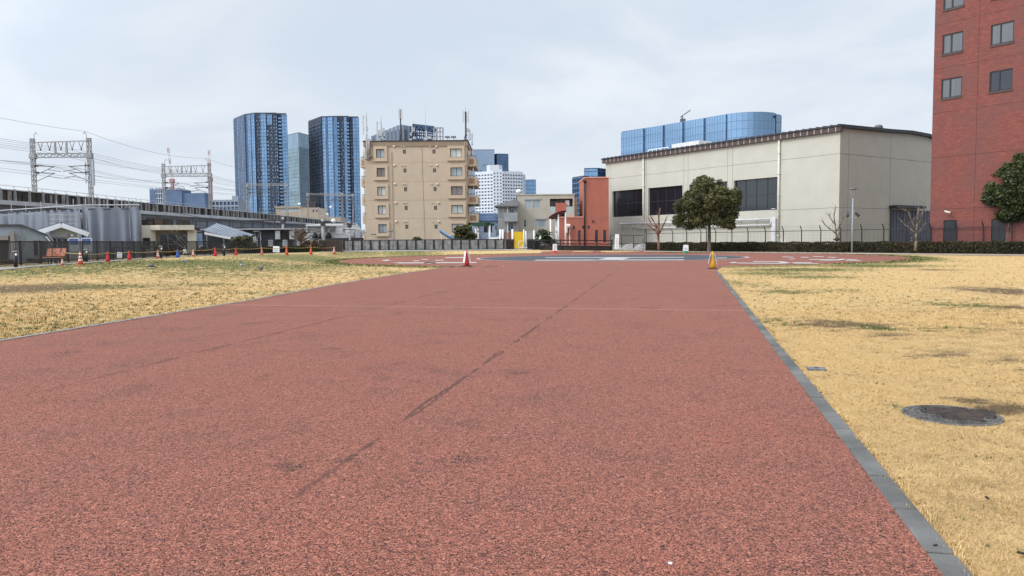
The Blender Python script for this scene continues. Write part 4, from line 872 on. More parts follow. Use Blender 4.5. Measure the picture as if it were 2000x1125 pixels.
def glass_block(name, label, us, Y, dY, vtop, mats, floor=4, cat='tower', back=30, crown=None, mull=3.0, spm=None, top=None, base=-1):
    """plain curtain walled block; us = corner photo columns, dY = their depth offsets"""
    O = Vector((X(us[0], Y), Y, base)); t = thing(name, label, cat, O); um = us[len(us) // 2]; H = V(um, vtop, Y) - base
    pts = [Vector((X(u, Y + d) - O.x, d, 0)) for u, d in zip(us, dY)]
    spm = spm or TSP; bk = Y + max(dY) + back; bpts = [(X(us[-1] - .4, bk) - O.x, bk - Y), (X(us[0] + .4, bk) - O.x, bk - Y)]
    MB().prism([(p.x, p.y + .5) for p in pts] + bpts, 0, H - .2, 'z').build('core', TDK, t)
    for k in range(len(pts) - 1):
        A, B = pts[k], pts[k + 1]; d = (B - A).normalized(); L = (B - A).length; n = Vector((d.y, -d.x, 0)); n = n if n.y < 0 or abs(n.y) < 1e-6 else -n
        b = MB()
        def bx(a, c, o0, o1, z0, z1, m=0):
            q = [A + d * a + n * o0, A + d * c + n * o0, A + d * c + n * o1, A + d * a + n * o1]
            b.add([(p.x, p.y, z0) for p in q] + [(p.x, p.y, z1) for p in q], [(0,3,2,1),(4,5,6,7),(0,1,5,4),(1,2,6,5),(2,3,7,6),(3,0,4,7)], m)
        hc = H - (crown or 0); bx(0, L, -.4, .3, 0, hc)
        if crown: bx(0, L, -.4, .3, hc, H, 2)
        nn = max(1, int(L / mull))
        for j in range(nn + 1): c = L * j / nn; bx(c - .12, c + .12, .3, .48, 0, H, 1)
        for j in range(1, int(hc / floor) + 1): bx(0, L, .3, .4, j * floor - .5, j * floor + .3, 1)
        b.build('glass_face', [mats[k % len(mats)], spm, top or TSP], t)
    MB().prism([(p.x, p.y + .3) for p in pts] + bpts, H, H + .8, 'z').build('roof', TDK, t)
    return t
glass_block('office_tower', 'shorter grey green office tower between the two dark blue towers', [567, 590, 612], 900, [22, 0, 26], 259.5, [MGL, MGD], 4.2, crown=16, top=glassm('crown_grey', (.22, .32, .4), .5, .25, (3, 3, 8), .15), spm=M('grey_green_spandrel', (.14, .2, .23), .5))
glass_block('office_tower', 'grey slab with tiny windows behind the white hotel', [922, 968], 950, [0, 0], 293, [M('blue_grey_slab', S(140, 158, 180, 1.15), .7, .06, .05)], 40, mull=50)
glass_block('office_tower', 'dark blue office block peeping out right of the grey slab', [968, 973, 995], 960, [6, 0, 4], 301, [TGD, TGM], 4)
glass_block('office_tower', 'small bright blue office block at the right of the white hotel', [1024, 1048], 800, [0, 0], 352, [TGL], 4)
glass_block('office_tower', 'lower blue glass tower half hidden by the terracotta annex', [1119.5, 1140, 1150], 600, [14, 0, 3], 345, [TGL, TGM], 4)
glass_block('office_tower', 'taller blue glass tower just above the terracotta annex', [1142, 1168, 1188], 640, [2, 0, 12], 329.5, [TGL, TGM], 4)
t = [o for o in bpy.data.objects if o.get('label', '').startswith('grey slab')][0]
b = MB()
for j in range(9):
    for i in range(7):
        if random.random() < .8: x = 3 + i * 4.2; z = 40 + j * 7; b.box(x, x + 2, -.5, -.32, z, z + 1)
b.build('window_row', TDK, t)
# ---- the scalloped glass office behind the hall
SG = glassm('scallop_glass', (.165, .26, .375), .8, .14, (30, 30, 4.8), .10); SGR = glassm('scallop_glass_pale', (.185, .28, .39), .8, .14, (30, 30, 4.8), .10)
so = Vector((X(1213, 560), 560, -1)); sth = thing('glass_office', 'broad blue glass office with stepped curved bays behind the hall', 'office building', so)
us = [1213, 1257, 1295, 1333, 1374, 1417]; bang = R_(-50)
bd = Vector((math.cos(bang), math.sin(bang), 0)); bn = Vector((bd.y, -bd.x, 0))
if bn.y > 0: bn = -bn
def along(u):
    r = ray(u, 470); r = Vector((r.x, r.y, 0)); o = Vector((-so.x, -so.y, 0)); tt = (-o).dot(bn) / r.dot(bn); return (o + r * tt).dot(bd)
HS = V(1417, 222.5, (so + bd * along(1417)).y) + 1
b = MB(); L = along(1417)
corner = []
for k in range(9):
    a = k / 8 * R_(78); corner.append(a)
cpts = []; p = bd * L; ang = bang; p = p.copy(); step = 3.6
cp = [p.copy()]
for k in range(10):
    ang2 = bang + R_(92) * (k + .5) / 10; p = p + Vector((math.cos(ang2), math.sin(ang2), 0)) * 3.4; cp.append(p.copy())
endd = Vector((math.cos(bang + R_(90)), math.sin(bang + R_(90)), 0))
def end_s(u):
    r = ray(u, 470); r = Vector((r.x, r.y, 0)); o = Vector((-so.x, -so.y, 0)); nn = Vector((endd.y, -endd.x, 0)); tt = (cp[-1] - o).dot(nn) / r.dot(nn); return (o + r * tt - cp[-1]).dot(endd)
e1, e2, e3 = end_s(1508), end_s(1513), end_s(1522)
foot = [Vector((0, 0, 0))] + cp + [cp[-1] + endd * e3]
MB().prism([(q.x - bn.x * 1.5, q.y - bn.y * 1.5 + 1) for q in foot] + [(X(1515, 640) - so.x, 80), (X(1216, 660) - so.x, 100)], 0, HS - .6, 'z').build('core', TGD, sth)
def ribbon(pts, name, mat, h=HS, off=0):
    b = MB(); q = [Vector((p.x, p.y, 0)) for p in pts]; acc = 0
    for a, c in zip(q[:-1], q[1:]):
        d = (c - a).normalized(); n = Vector((d.y, -d.x, 0)); n = n if n.dot(Vector((0, -1, 0))) > -.3 else -n
        b.add([(a.x, a.y, 0), (c.x, c.y, 0), (c.x, c.y, h), (a.x, a.y, h), (a.x - n.x, a.y - n.y, 0), (c.x - n.x, c.y - n.y, 0), (c.x - n.x, c.y - n.y, h), (a.x - n.x, a.y - n.y, h)], [(0,1,2,3),(3,2,6,7),(0,3,7,4),(1,5,6,2)])
        nn = max(1, int((c - a).length / 3.2))
        for j in range(nn):
            e = a + d * ((c - a).length * j / nn) + n * .06; b.box(e.x - .06, e.x + .06, e.y - .06, e.y + .06, 0, h, 1)
        for j in range(1, int(h / 4.4) + 1):
            z = h - j * 5.2
            if z > 0: b.bar((a.x + n.x * .05, a.y + n.y * .05, z), (c.x + n.x * .05, c.y + n.y * .05, z), .12, .35, 1)
    return b.build(name, [mat, M('scallop_mullion', (.12, .2, .33), .5)], sth)
for k in range(5):
    s0, s1 = along(us[k]), along(us[k + 1]); pts = []
    for j in range(9):
        q = j / 8; pts.append(bd * (s0 + (s1 - s0) * q) + bn * (1.1 * q + .2 * math.sin(math.pi * q) - .1))
    pts.append(bd * (s1 + .05) + bn * .2); ribbon(pts, 'curved_bay', SG, HS - 1.4 + .28 * k)
ribbon(cp, 'rounded_corner', SG); ribbon([cp[-1], cp[-1] + endd * e1], 'end_bay', SGR); ribbon([cp[-1] + endd * e2, cp[-1] + endd * e3], 'end_bay', SGR, HS - .5)
b = MB()
for a, c in ((.25, .42), (.46, .7), (.74, .95)):
    q0, q1 = cp[-1] + endd * (e1 * a), cp[-1] + endd * (e1 * c); nn = Vector((endd.y, -endd.x, 0)); b.bar((q0.x + nn.x*.3, q0.y + nn.y*.3, HS - 2.6), (q1.x + nn.x*.3, q1.y + nn.y*.3, HS - 2.6), .3, 1.6)
b.build('vent_slot', TDK, sth)
g0 = so + bd * along(1334); gz = V(1334, 236, g0.y)
gt = thing('roof_gantry', 'small dark gantry arm standing on the glass office roof', 'gantry', (g0.x, g0.y + 3, HS - 2.2))
b = MB(); b.box(-1.6, 1.8, -1, 1, 0, 2.8); b.tube((-.2, 0, 2.6), (-.2, 0, 4.4), .5); b.build('turret', M('gantry_grey', (.1, .11, .13), .6), gt)
b = MB(); b.bar((-1.5, 0, 4.0), (5.2, 0, 8.6), .5, .6); b.build('arm', M('gantry_grey', (.1, .11, .13), .6), gt)
# ---- white hotel with a grid of openings
HO = Vector((X(930, 700), 700, -1)); ho = thing('hotel', 'white hotel slab gridded with small dark balcony openings', 'hotel', HO)
HW = M('hotel_white', S(226, 230, 236, 1.25), .8, .04, .1); HDK = glassm('hotel_glazing', (.17, .20, .25), .0, .2, (1, 1, 3), .5)
def hface(ua, ub, da, db, vtop, nc, open_=True, name='wall', wd=.70):
    A = Vector((X(ua, 700 + da) - HO.x, da, 0)); B = Vector((X(ub, 700 + db) - HO.x, db, 0)); L = (B - A).length; Hh = V((ua + ub) / 2, vtop, 700) + 1
    rt = thing('tmp', None, None); bpy.data.objects.remove(rt)
    hs = []; fl = 3.05
    for j in range(int(Hh / fl) - 1):
        z = Hh - 3.2 - j * fl - 1.0
        for i in range(nc): c = L * (i + .5) / nc; w2 = L / nc * wd / 2; hs.append((c - w2, c + w2, z, z + 1.45))
    b = MB(); b.holes(0, L, 0, Hh, hs, rev=1.0); o = b.build(name, HW, ho); o.location = A; o.rotation_euler = (0, 0, math.atan2((B - A).y, (B - A).x))
    g = MB().box(.1, L - .1, 1.0, 1.2, 0, Hh - .5).build('glazing', HDK, o)
hface(930, 965, 10, 0, 334, 6); hface(965, 983, 0, 0, 331, 3, wd=.5); hface(983, 1023, 0, 10, 334, 8); hface(1023, 1028, 10, 18, 338, 1)
b = MB(); q = lambda u, d: (X(u, 700 + d) - HO.x, d + .5)
b.prism([q(930, 11), q(965, 1.2), q(983, 1.2), q(1023, 11), q(1028, 19), q(1028, 22), q(930, 22)], 0, V(980, 337, 700) + .5, 'z'); b.build('core', HW, ho)
b = MB(); x0, x1 = X(953, 704) - HO.x, X(983, 704) - HO.x; Hh = V(968, 330, 704) + 1; b.prism([(x0, 6), (x0 + 3, 2), (x1 - 3, 2), (x1, 6), (x1, 16), (x0, 16)], Hh - 4, V(968, 322.5, 704) + 1, 'z'); x0, x1 = X(996, 706) - HO.x, X(1017, 706) - HO.x; b.box(x0, x1, 12, 20, Hh - 4, V(1006, 331, 704) + 1); b.build('roof_block', HW, ho)
tag(MB().lathe([(.6, -2), (2.2, -1.2), (2.6, 0), (2.2, 1.2), (.6, 2)], (X(1015, 690), 690, V(1015, 374, 690)), 14).build('satellite_dome', WHITE, None, True), 'small white dome in front of the right end of the hotel', 'dome')
# ---- netted building site and its cranes
NET = M('blue_safety_net', S(112, 132, 162, 1.45), .8, .15, .12, streak=.3, dirt=S(60, 92, 140)); CSTR = M('site_concrete', S(190, 198, 208, 1.2), .8, .1)
SO = Vector((X(297, 520), 520, -1)); st_ = thing('building_site', 'unfinished block wrapped in blue safety netting beyond the railway', 'building site', SO)
def sx(u): return X(u, 520) - SO.x
def sz(u, v): return V(u, v, 520) + 1
b = MB(); b.box(sx(298), sx(310), 0, 12, 0, sz(304, 370)); b.box(sx(327), sx(362), -1, 14, 0, sz(345, 370)); b.box(sx(362), sx(405), 0, 14, 0, sz(385, 377)); b.build('netting', NET, st_)
b = MB(); x0, x1 = sx(310), sx(327); zt_ = sz(318, 368)
for k in range(9): z = zt_ * (.35 + .65 * k / 8); b.box(x0, x1, 0, 10, z - .5, z)
for k in range(5): x = x0 + (x1 - x0) * k / 4; b.box(x - .25, x + .25, .1, 9, 0, zt_)
b.box(x0, x1, 3, 9.8, 0, zt_ - 1); b.build('bare_floors', CSTR, st_)
b = MB()
for u in (299, 309, 313, 319, 326, 333, 355, 361): b.box(sx(u) - .8, sx(u) + .8, 1, 3, sz(u, 372), sz(u, 366.5))
b.build('columns', CSTR, st_)
CRR = M('crane_red', (.42, .2, .2), .6, .1); CRW = M('crane_white', (.62, .62, .64), .6)
def crane(u0, v0, u1, v1, label, base):
    Y = 530; p = P(u0, v0, Y); t = thing('tower_crane', label, 'crane', (p.x, p.y, base), 0, 'cranes on the far building site'); H = p.z - base; q = P(u1, v1, Y)
    b = MB(); b.box(-.9, .9, -.9, .9, 0, H)
    for k in range(8): z = H * k / 8; b.tube((-.95, -.95, z), (.95, -.95, z + H / 8), .12, 4, m=1)
    b.build('mast', [CRR, CRW], t)
    b = MB(); n = 6; a = Vector((0, 0, H)); e = Vector((q.x - p.x, 0, q.z - base))
    for k in range(n):
        for off in (-.55, .55): b.bar(a.lerp(e, k / n) + Vector((off, 0, 0)), a.lerp(e, (k + 1) / n) + Vector((off, 0, 0)), .3, .3, k % 2)
        b.bar(a.lerp(e, k / n) + Vector((-.55, 0, 0)), a.lerp(e, (k + 1) / n) + Vector((.55, 0, 0)), .2, .2, k % 2); b.bar(a.lerp(e, k / n) + Vector((.55, 0, 0)), a.lerp(e, k / n) + Vector((-.55, 0, 0)), .2, .2, k % 2)
    b.build('jib', [CRW, CRR], t); MB().box(-1.6, 1.3, -1.2, 1.2, H - 1.5, H + 1).build('cab', CRR, t)
crane(336.5, 352, 328, 288, 'red and white crane leaning left over the netted building site', 20)
crane(411, 350, 408, 293, 'slim crane jib rising straight behind the right railway gantry', 14)
AO = Vector((X(418, 480), 480, -1)); fa = thing('far_apartments', 'low grey apartment block far behind the railway left of the towers', 'apartment block', AO)
GREYA = M('far_grey_concrete', S(150, 158, 170, 1.2), .8, .08, .2); b = MB(); x1 = X(470, 480) - AO.x; H = V(445, 390, 480) + 1; hs = []
for j in range(6):
    for i in range(7): hs.append((x1 * (i + .12) / 7, x1 * (i + .88) / 7, H - 3.4 - j * 3.1, H - 1.3 - j * 3.1))
b.holes(0, x1, 0, H, hs, rev=1); b.shell(0, x1, 0, 12, 0, H); b.box(x1 * .72, x1 * .95, 2, 8, H, H + 2.4); b.build('wall', GREYA, fa); MB().box(.1, x1 - .1, 1, 1.1, 0, H - .3).build('glazing', TGD, fa)
# ================================================================ RAILWAY VIADUCT
PZ = 8.6                                   # top of the parapet
edge = [G(u, v, z=PZ) for u, v in ((-260, 344), (-130, 356), (0, 368), (100, 377), (200, 387), (300, 397), (430, 408.5), (500, 415.2), (560, 421.5), (640, 430.5), (690, 436.5))]
vd = [Vector((p.x, p.y, 0)) for p in edge]
O = vd[2].copy(); via = thing('railway_viaduct', 'long elevated railway viaduct with a post and panel parapet', 'viaduct', O)
vl = [p - O for p in vd]
def resample(pts, step):
    out_ = [pts[0].copy()]; need = step
    for a, c in zip(pts[:-1], pts[1:]):
        L = (c - a).length; pos = 0
        while L - pos >= need: pos += need; out_.append(a.lerp(c, pos / L)); need = step
        need -= (L - pos)
    return out_
left = Vector((-1, 0, 0))
def sweep(b, prof, pts, m=0):
    """prof = closed list of (offset to the far side, z)"""
    n = len(prof); vs = []
    for p in pts: vs += [(p.x - o, p.y, z) for o, z in prof]
    fs = []
    for i in range(len(pts) - 1):
        for k in range(n): fs.append((i*n+k, i*n+(k+1)%n, (i+1)*n+(k+1)%n, (i+1)*n+k))
    fs += [tuple(range(n)), tuple(range((len(pts)-1)*n, len(pts)*n))[::-1]]; b.add(vs, fs, m)
WD = 10.0
DIRTYC = M('stained_parapet', S(70, 64, 60, 1.1), .9, .4, .5, streak=.9, dirt=(.022, .02, .018))
b = MB(); sweep(b, [(.1, PZ - 1.45), (.1, PZ - .12), (.3, PZ - .12), (.3, PZ - 1.45)], vl); 
for k_, p in enumerate(resample(vl, 1.3)[:-1]):
    q_ = p + (vl[-1] - vl[0]).normalized() * random.uniform(.5, .85)
    b.box(p.x + .005, p.x + .05, p.y, q_.y, PZ - 1.4, PZ - .16 - random.uniform(0, .12), random.choice((1, 1, 2)))
o = b.build('parapet', [DIRTYC, M('pale_parapet_panel', S(140, 132, 126, 1.1), .9, .4, 1, streak=.8, dirt=(.03, .026, .022)), M('dark_parapet_panel', (.03, .027, .025), .9, .3)], via)
b = MB(); sweep(b, [(-.02, PZ - .12), (-.02, PZ), (.4, PZ), (.4, PZ - .12)], vl); b.build('coping', M('pale_coping', S(205, 205, 205, 1.3), .8, .12, 1), via)
b = MB(); sweep(b, [(WD, PZ - 1.4), (WD, PZ - .1), (WD + .2, PZ - .1), (WD + .2, PZ - 1.4)], vl); b.build('parapet', DIRTYC, via)
b = MB(); sweep(b, [(-.35, PZ - 2.0), (-.35, PZ - 1.45), (WD + .5, PZ - 1.45), (WD + .5, PZ - 2.0)], vl); b.build('deck', M('pale_deck_edge', S(196, 198, 202, 1.2), .8, .12, .4, streak=.5), via)
GIRD = M('grey_girder', S(132, 138, 150, 1.0), .6, .08, .2, streak=.25)
b = MB(); sweep(b, [(.9, PZ - 3.9), (.9, PZ - 2.0), (1.2, PZ - 2.0), (1.2, PZ - 3.9)], vl); sweep(b, [(.6, PZ - 4.0), (.6, PZ - 3.9), (1.5, PZ - 3.9), (1.5, PZ - 4.0)], vl)
for p in resample(vl, 6.0): b.box(p.x - .9, p.x - .75, p.y - .06, p.y + .06, PZ - 3.9, PZ - 2.0)
b.build('girder', GIRD, via); b = MB(); sweep(b, [(WD - 1.2, PZ - 3.9), (WD - 1.2, PZ - 2.0), (WD - .9, PZ - 2.0), (WD - .9, PZ - 3.9)], vl); b.build('girder', GIRD, via)
ps = resample(vl, 2.6); ps = [p for p in ps if p.y > -22][:100]; POSTM = M('parapet_post', S(150, 150, 150, 1.1), .7, .15)
for i, p in enumerate(ps):
    b = MB(); b.box(p.x - .12, p.x + .16, p.y - .11, p.y + .11, PZ - 1.75, PZ + .05); b.tube((p.x - .1, p.y, PZ), (p.x - .1, p.y, PZ + .45), .03, 4); b.build('parapet_post', POSTM, via)
b = MB()
for a, c in zip(vl[:-1], vl[1:]): b.tube((a.x - .1, a.y, PZ + .45), (c.x - .1, c.y, PZ + .45), .035, 5)
b.build('handrail', GALV, via)
for p in resample(vl, 27.0)[1:]:
    b = MB(); b.box(p.x - WD - .4, p.x + .1, p.y - .8, p.y + .8, PZ - 5.0, PZ - 4.0); b.box(p.x - 3.2, p.x - 1.2, p.y - .8, p.y + .8, 0, PZ - 5.0); b.box(p.x - WD + 1, p.x - WD + 3, p.y - .8, p.y + .8, 0, PZ - 5.0); b.build('pier', CONCD, via)
# ---- overhead line gantries
RUSTW = M('flaking_white_steel', (.30, .295, .29), .7, .3, 3, streak=.6, dirt=(.12, .07, .05)); INS = M('insulator_brown', (.08, .06, .05), .5)
def lattice(b, p, q, w, n, r=.05, m=0):
    p = Vector(p); q = Vector(q); d = (q - p).normalized(); a = d.cross(Vector((0, 1, 0))).normalized() * w if abs(d.y) < .9 else Vector((w, 0, 0)); c = Vector((0, w, 0)) if abs(d.y) < .9 else Vector((0, 0, w))
    cs = [(-a - c), (a - c), (a + c), (-a + c)]
    for k in range(4): b.bar(p + cs[k], q + cs[k], r * 2, r * 2, m)
    for j in range(n):
        for k in range(4):
            s_, e_ = (k, (k + 1) % 4) if j % 2 else ((k + 1) % 4, k); b.bar(p.lerp(q, j / n) + cs[s_], p.lerp(q, (j + 1) / n) + cs[e_], r * 1.3, r * 1.3, m)
def edge_at(u):
    r = ray(u, 470)
    for a, c in zip(vd[:-1], vd[1:]):
        d = c - a; den = r.x * d.y - r.y * d.x
        if abs(den) < 1e-9: continue
        tt = (a.x * r.y - a.y * r.x) / den
        if 0 <= tt <= 1: return a + d * tt
    return vd[-1]
GT = []
def gantry(ur, ul, vtr, vbeam, label, full=True, arms=(1, 1)):
    p = edge_at(ur); Y = p.y; zr = V(ur, vtr, Y); zb = V((ur + ul) / 2, vbeam, Y); W = (X(ur, Y) - X(ul, Y))
    t = thing('overhead_line_gantry', label, 'gantry', (p.x, p.y, PZ - 1.9), 0, 'gantries along the railway viaduct'); z0 = PZ - 1.9; H = zr - z0; B = zb - z0
    for x in (0, -W):
        b = MB(); lattice(b, (x, 0, -.2 if x == 0 else .4), (x, 0, H), .22, 14, .045); b.box(x - .3, x + .3, -.3, .3, H, H + .1); b.box(x - .42, x + .42, -.34, .34, B - .5, B + .3); b.build('column', RUSTW, t)
    b = MB(); lattice(b, (-W + .3, 0, B), (-.3, 0, B), .28, 16, .045); b.build('beam', RUSTW, t)
    if full:
        b = MB(); b.bar((-W, 0, H - .5), (0, 0, H - .3), .14, .16)
        for q in (.4, .6): b.bar((-W * q, 0, B + .25), (-W * q, 0, H - .42), .26, .2)
        b.build('top_bar', RUSTW, t)
        for q in (.14, .3, .5, .7, .86):
            b = MB(); x = -W * q; b.tube((x - .35, 0, H - .45), (x, 0, H - 1.55), .045, 4); b.tube((x + .35, 0, H - .45), (x, 0, H - 1.55), .045, 4); b.tube((x, 0, H - 1.7), (x, 0, H - 1.5), .1, 6); b.build('hanger', INS, t)
        for x in (-W + .3, -.35):
            b = MB(); pts = [(x, 0, H)] + [(x + .25 * math.sin(a) * (1 if x < -1 else -1) , 0, H + .75 + .3 * (1 - math.cos(a)) * .6) for a in (0, .8, 1.6, 2.4)] + [(x + (.5 if x < -1 else -.5), 0, H + .75)]; b.path(pts, .06, 5); b.build('hook', GALV, t)
    for sgn, xx in ((1, -W), (-1, 0)):
        b = MB()
        for dz in ((-1.5, -2.5) if full else (-1.2, -2.0)):
            x2 = xx + sgn * 3.2; z = B + dz
            b.tube((xx, 0, z), (x2, 0, z - .15), .06, 5); b.tube((xx, 0, z - 1.5), (x2, 0, z - .1), .05, 5); b.tube((x2 - sgn * 1.0, 0, z - .6), (x2 + sgn * .9, 0, z - .9), .045, 5); b.tube((xx + sgn * .2, 0, z), (xx + sgn * .75, 0, z - .03), .14, 6)
        b.build('cantilever_arm', INS, t)
    if ur < 300:
        b = MB(); b.box(.25, .55, -.2, .2, B - 4.5, B - .6); b.tube((-.7, 0, B - 1), (-.7, 0, B - 4.2), .08); b.box(-1, -.2, -.2, .2, B - 6.6, B - 6.2); b.box(-.9, -.5, -.15, .15, B - 9, B - 8.3); b.build('switch_box', GALV, t)
    GT.append((p, W, zr, zb)); return t
gantry(182, 72.5, 271, 303.5, 'nearest lattice gantry over the track at the far left of the viaduct')
gantry(413.5, 324.5, 320, 341.5, 'second lattice gantry over the track, in front of the netted building site')
gantry(562.5, 486.5, 357.5, 361, 'third gantry over the track, in front of the left dark tower', False)
gantry(670, 603, 377, 379, 'fourth gantry over the track, in front of the right dark tower', False)
gantry(692.5, 640, 378, 381, 'farthest gantry over the track, half hidden by the beige apartment block', False)
# ---- wires strung between them
def wire(off, hs, r=.02, label='thin dark wire strung between the railway gantries', sag=.5):
    b = MB(); pts = []
    p0 = vd[0]; p1 = GT[0][0]; seq = [(Vector((p1.x - 2.0, p1.y - 55, 0)), hs[0])] + [(GT[k][0], hs[k]) for k in range(len(hs))]
    for (a, za), (c, zc_) in zip(seq[:-1], seq[1:]):
        for k in range(9 if c is not seq[-1][0] else 10):
            q = k / 9; z = za + (zc_ - za) * q - sag * 4 * q * (1 - q); pts.append((a.x + (c.x - a.x) * q - off, a.y + (c.y - a.y) * q, z))
    b.path(pts, r, 4); tag(b.build('overhead_wire', M('wire_grey', (.13, .13, .14), .6)), label, 'wire', 'overhead wires of the railway')
def hh(d): return [g[2] + d if i < 2 else g[3] + d + .6 for i, g in enumerate(GT[:4])]
def hb(d): return [g[3] + d for g in GT[:4]]
wire(.5, [x + (1.1 if i < 2 else 2.5) for i, x in enumerate(hh(0))], .022, 'highest thin wire, running over the tops of the gantry columns', 1.0)
for q in (.14, .3, .5, .7, .86): wire(GT[0][1] * q, hh(-1.7), sag=.6)
for off in (2.9, GT[0][1] - 2.9): wire(off, hb(-1.6), .022, sag=.9); wire(off, hb(-3.2), .022, sag=.12)
wire(-.35, hb(-2.2), sag=.7); wire(-.4, hb(-.4), sag=.9); wire(GT[0][1] + .3, hb(-1.0), sag=.9)
# ================================================================ HOUSES UNDER AND BEYOND THE VIADUCT
TARP = M('grey_tarpaulin', S(122, 128, 140, 1.15), .7, .06, .8, bump=.0)
tp = Face(166, 68, 0, .3); tt = tp.thing('scaffolded_building', 'house under work, wrapped in wind rippled grey tarpaulin sheets', 'building')
ztp = tp.px(200, 402.5)[1]; xr = tp.px(270, 430)[0]
def tarp(name, A, B, z0, z1, seed, fold=.42, nx=170, nz=26):
    rr = random.Random(seed); A = Vector(A); B = Vector(B); d = (B - A).normalized(); n = Vector((d.y, -d.x, 0)); n = n if n.y < 0 else -n; L = (B - A).length
    ph = [(rr.uniform(.8, 4.6), rr.uniform(0, 6.3), rr.uniform(.3, 1)) for _ in range(7)]; vs = []; fs = []
    for j in range(nz + 1):
        q = j / nz
        for i in range(nx + 1):
            s_ = L * i / nx; f = sum(a * math.sin(w_ * s_ * 1.6 + p_ + .25 * math.sin(q * 3 + p_)) for w_, p_, a in ph) / 3.2
            sw = abs(math.sin(s_ * 2.1)) ** .7; top = z1 - (.22 * sw if j == nz else 0)
            z = z0 + (top - z0) * q; o_ = fold * f * (.5 + .7 * math.sin(math.pi * min(1, q * 1.1)) ) + .05 * math.sin(q * 9 + s_ * 1.3 + 2 * math.sin(s_)) * fold
            p = A + d * s_ + n * (o_ + .15); vs.append((p.x, p.y, z))
    for j in range(nz):
        for i in range(nx): q = j * (nx + 1) + i; fs.append((q, q + 1, q + nx + 2, q + nx + 1))
    return MB().add(vs, fs).build(name, TARP, tt, True)
tarp('tarpaulin', (0, 0, 0), (xr, .4, 0), -.5, ztp, 3); lf = Vector((*tp.loc(-60, 82), 0)); tarp('tarpaulin', (lf.x, lf.y, 0), (-.05, 0, 0), -.5, ztp - .1, 5, .36)
b = MB(); b.prism([(lf.x, lf.y + .9), (0, .9), (xr - .3, 1.2), tp.loc(262, 82), tp.loc(-60, 92)], -.5, ztp - .5, 'z'); b.build('wall', M('house_grey', (.3, .3, .3)), tt)
b = MB()
for A, B in (((lf.x, lf.y), (0, 0)), ((0, 0), (xr, .4))):
    A = Vector((*A, ztp + .1)); B = Vector((*B, ztp + .1)); b.tube(A, B, .05, 6)
    for k in range(8): q = A.lerp(B, (k + .5) / 8); b.tube(q - Vector((0, 0, 3)), q + Vector((0, 0, .6)), .035, 5)
b.build('scaffold', GALV, tt)
# grey house at the far left
gf = Face(-40, 46, R_(30)); g1 = gf.thing('grey_house', 'low pale grey house with a sloping shoulder at the far left edge', 'house')
pt = lambda u, v: gf.px(u, v)
ol = [pt(-40, 441), pt(42, 440.5), pt(92, 460), pt(110, 482)]; ol = [(ol[0][0], -.5)] + ol + [(pt(110, 482)[0] + .3, -.5)]
HGR = M('pale_grey_render', S(164, 174, 184, 1.1), .85, .08, .7, streak=.25); HGR2 = M('pale_sage_render', S(158, 170, 168, 1.1), .85, .08, .7, streak=.25)
b = MB(); b.prism(ol[::-1], 0, 9, 'y'); b.build('wall', HGR, g1)
b = MB()
for a, c in zip(ol[1:-2], ol[2:-1]): b.bar((a[0], -.1, a[1] + .03), (c[0], -.1, c[1] + .03), .3, .09)
b.build('roof_edge', M('dark_edge', (.06, .065, .075), .6), g1)
a, c = ol[3], ol[4]; b = MB(); b.bar((a[0], -.12, a[1] - .02), (c[0], -.12, c[1] - .02), .2, .2); b.build('gutter', WHITE, g1)
for r in (gf.rect(66, 470, 74.5, 498), gf.rect(81.5, 470.5, 89.5, 498)):
    b = MB(); b.box(r[0] - .06, r[1] + .06, -.08, -.003, r[2] - .06, r[3] + .1); f = b.build('window', M('grey_frame', (.3, .3, .31), .6), g1); MB().box(r[0], r[1], -.1, -.082, r[2], r[3]).build('pane', DGLASS, f)
r = gf.rect(-6, 464, 19, 500); b = MB(); b.box(r[0], r[1], -.9, -.003, r[3] - .15, r[3] + .1); b.box(r[1] + .1, r[1] + .3, -.9, -.003, 0, r[3] + .4); b.build('porch', M('porch_beige', S(160, 150, 140), .8), g1); MB().box(r[0] + .1, r[1] - .1, -.06, -.004, 0, r[3] - .2).build('door', M('dark_door', (.05, .035, .03), .5), g1)
b = MB(); xx = ol[2][0]; b.prism([(xx + .05, -.4), (xx + .05, ol[2][1] - .3), (ol[3][0] - .1, ol[3][1] - .25), (ol[4][0] - .35, ol[4][1] - .1), (ol[4][0] - .2, -.4)][::-1], -.012, -.002, 'y'); b.build('side_wall', HGR2, g1)
# cream gabled house
cf = Face(75, 54, R_(30)); c1 = cf.thing('gabled_house', 'cream house with a white edged gable and a roller shutter', 'house')
ap_, el, er = cf.px(120, 436.5), cf.px(75, 451), cf.px(173, 455)
CRE = M('cream_siding', S(206, 203, 180, 1.12), .8, .06, 1, streak=.15); k = .5
b = MB(); b.prism([(el[0] + .7, -.5), (el[0] + .7, el[1] + .05), (ap_[0], ap_[1] - .3), (er[0] - .7, er[1] + .05), (er[0] - .7, -.5)][::-1], .1, 8, 'y')
for j in range(10): z = .3 + j * .32; b.box(el[0] + .7, er[0] - .7, .085, .1, z, z + .03)
b.build('wall', CRE, c1)
b = MB()
for e_ in (el, er):
    b.add([(e_[0], -.4, e_[1]), (ap_[0], -.4, ap_[1]), (ap_[0], 8, ap_[1]), (e_[0], 8, e_[1]), (e_[0], -.4, e_[1] + .12), (ap_[0], -.4, ap_[1] + .12), (ap_[0], 8, ap_[1] + .12), (e_[0], 8, e_[1] + .12)], [(0, 1, 2, 3), (4, 7, 6, 5), (0, 4, 5, 1), (0, 3, 7, 4)])
b.build('roof', M('blue_grey_roof', (.14, .15, .19), .6, .15, 2), c1)
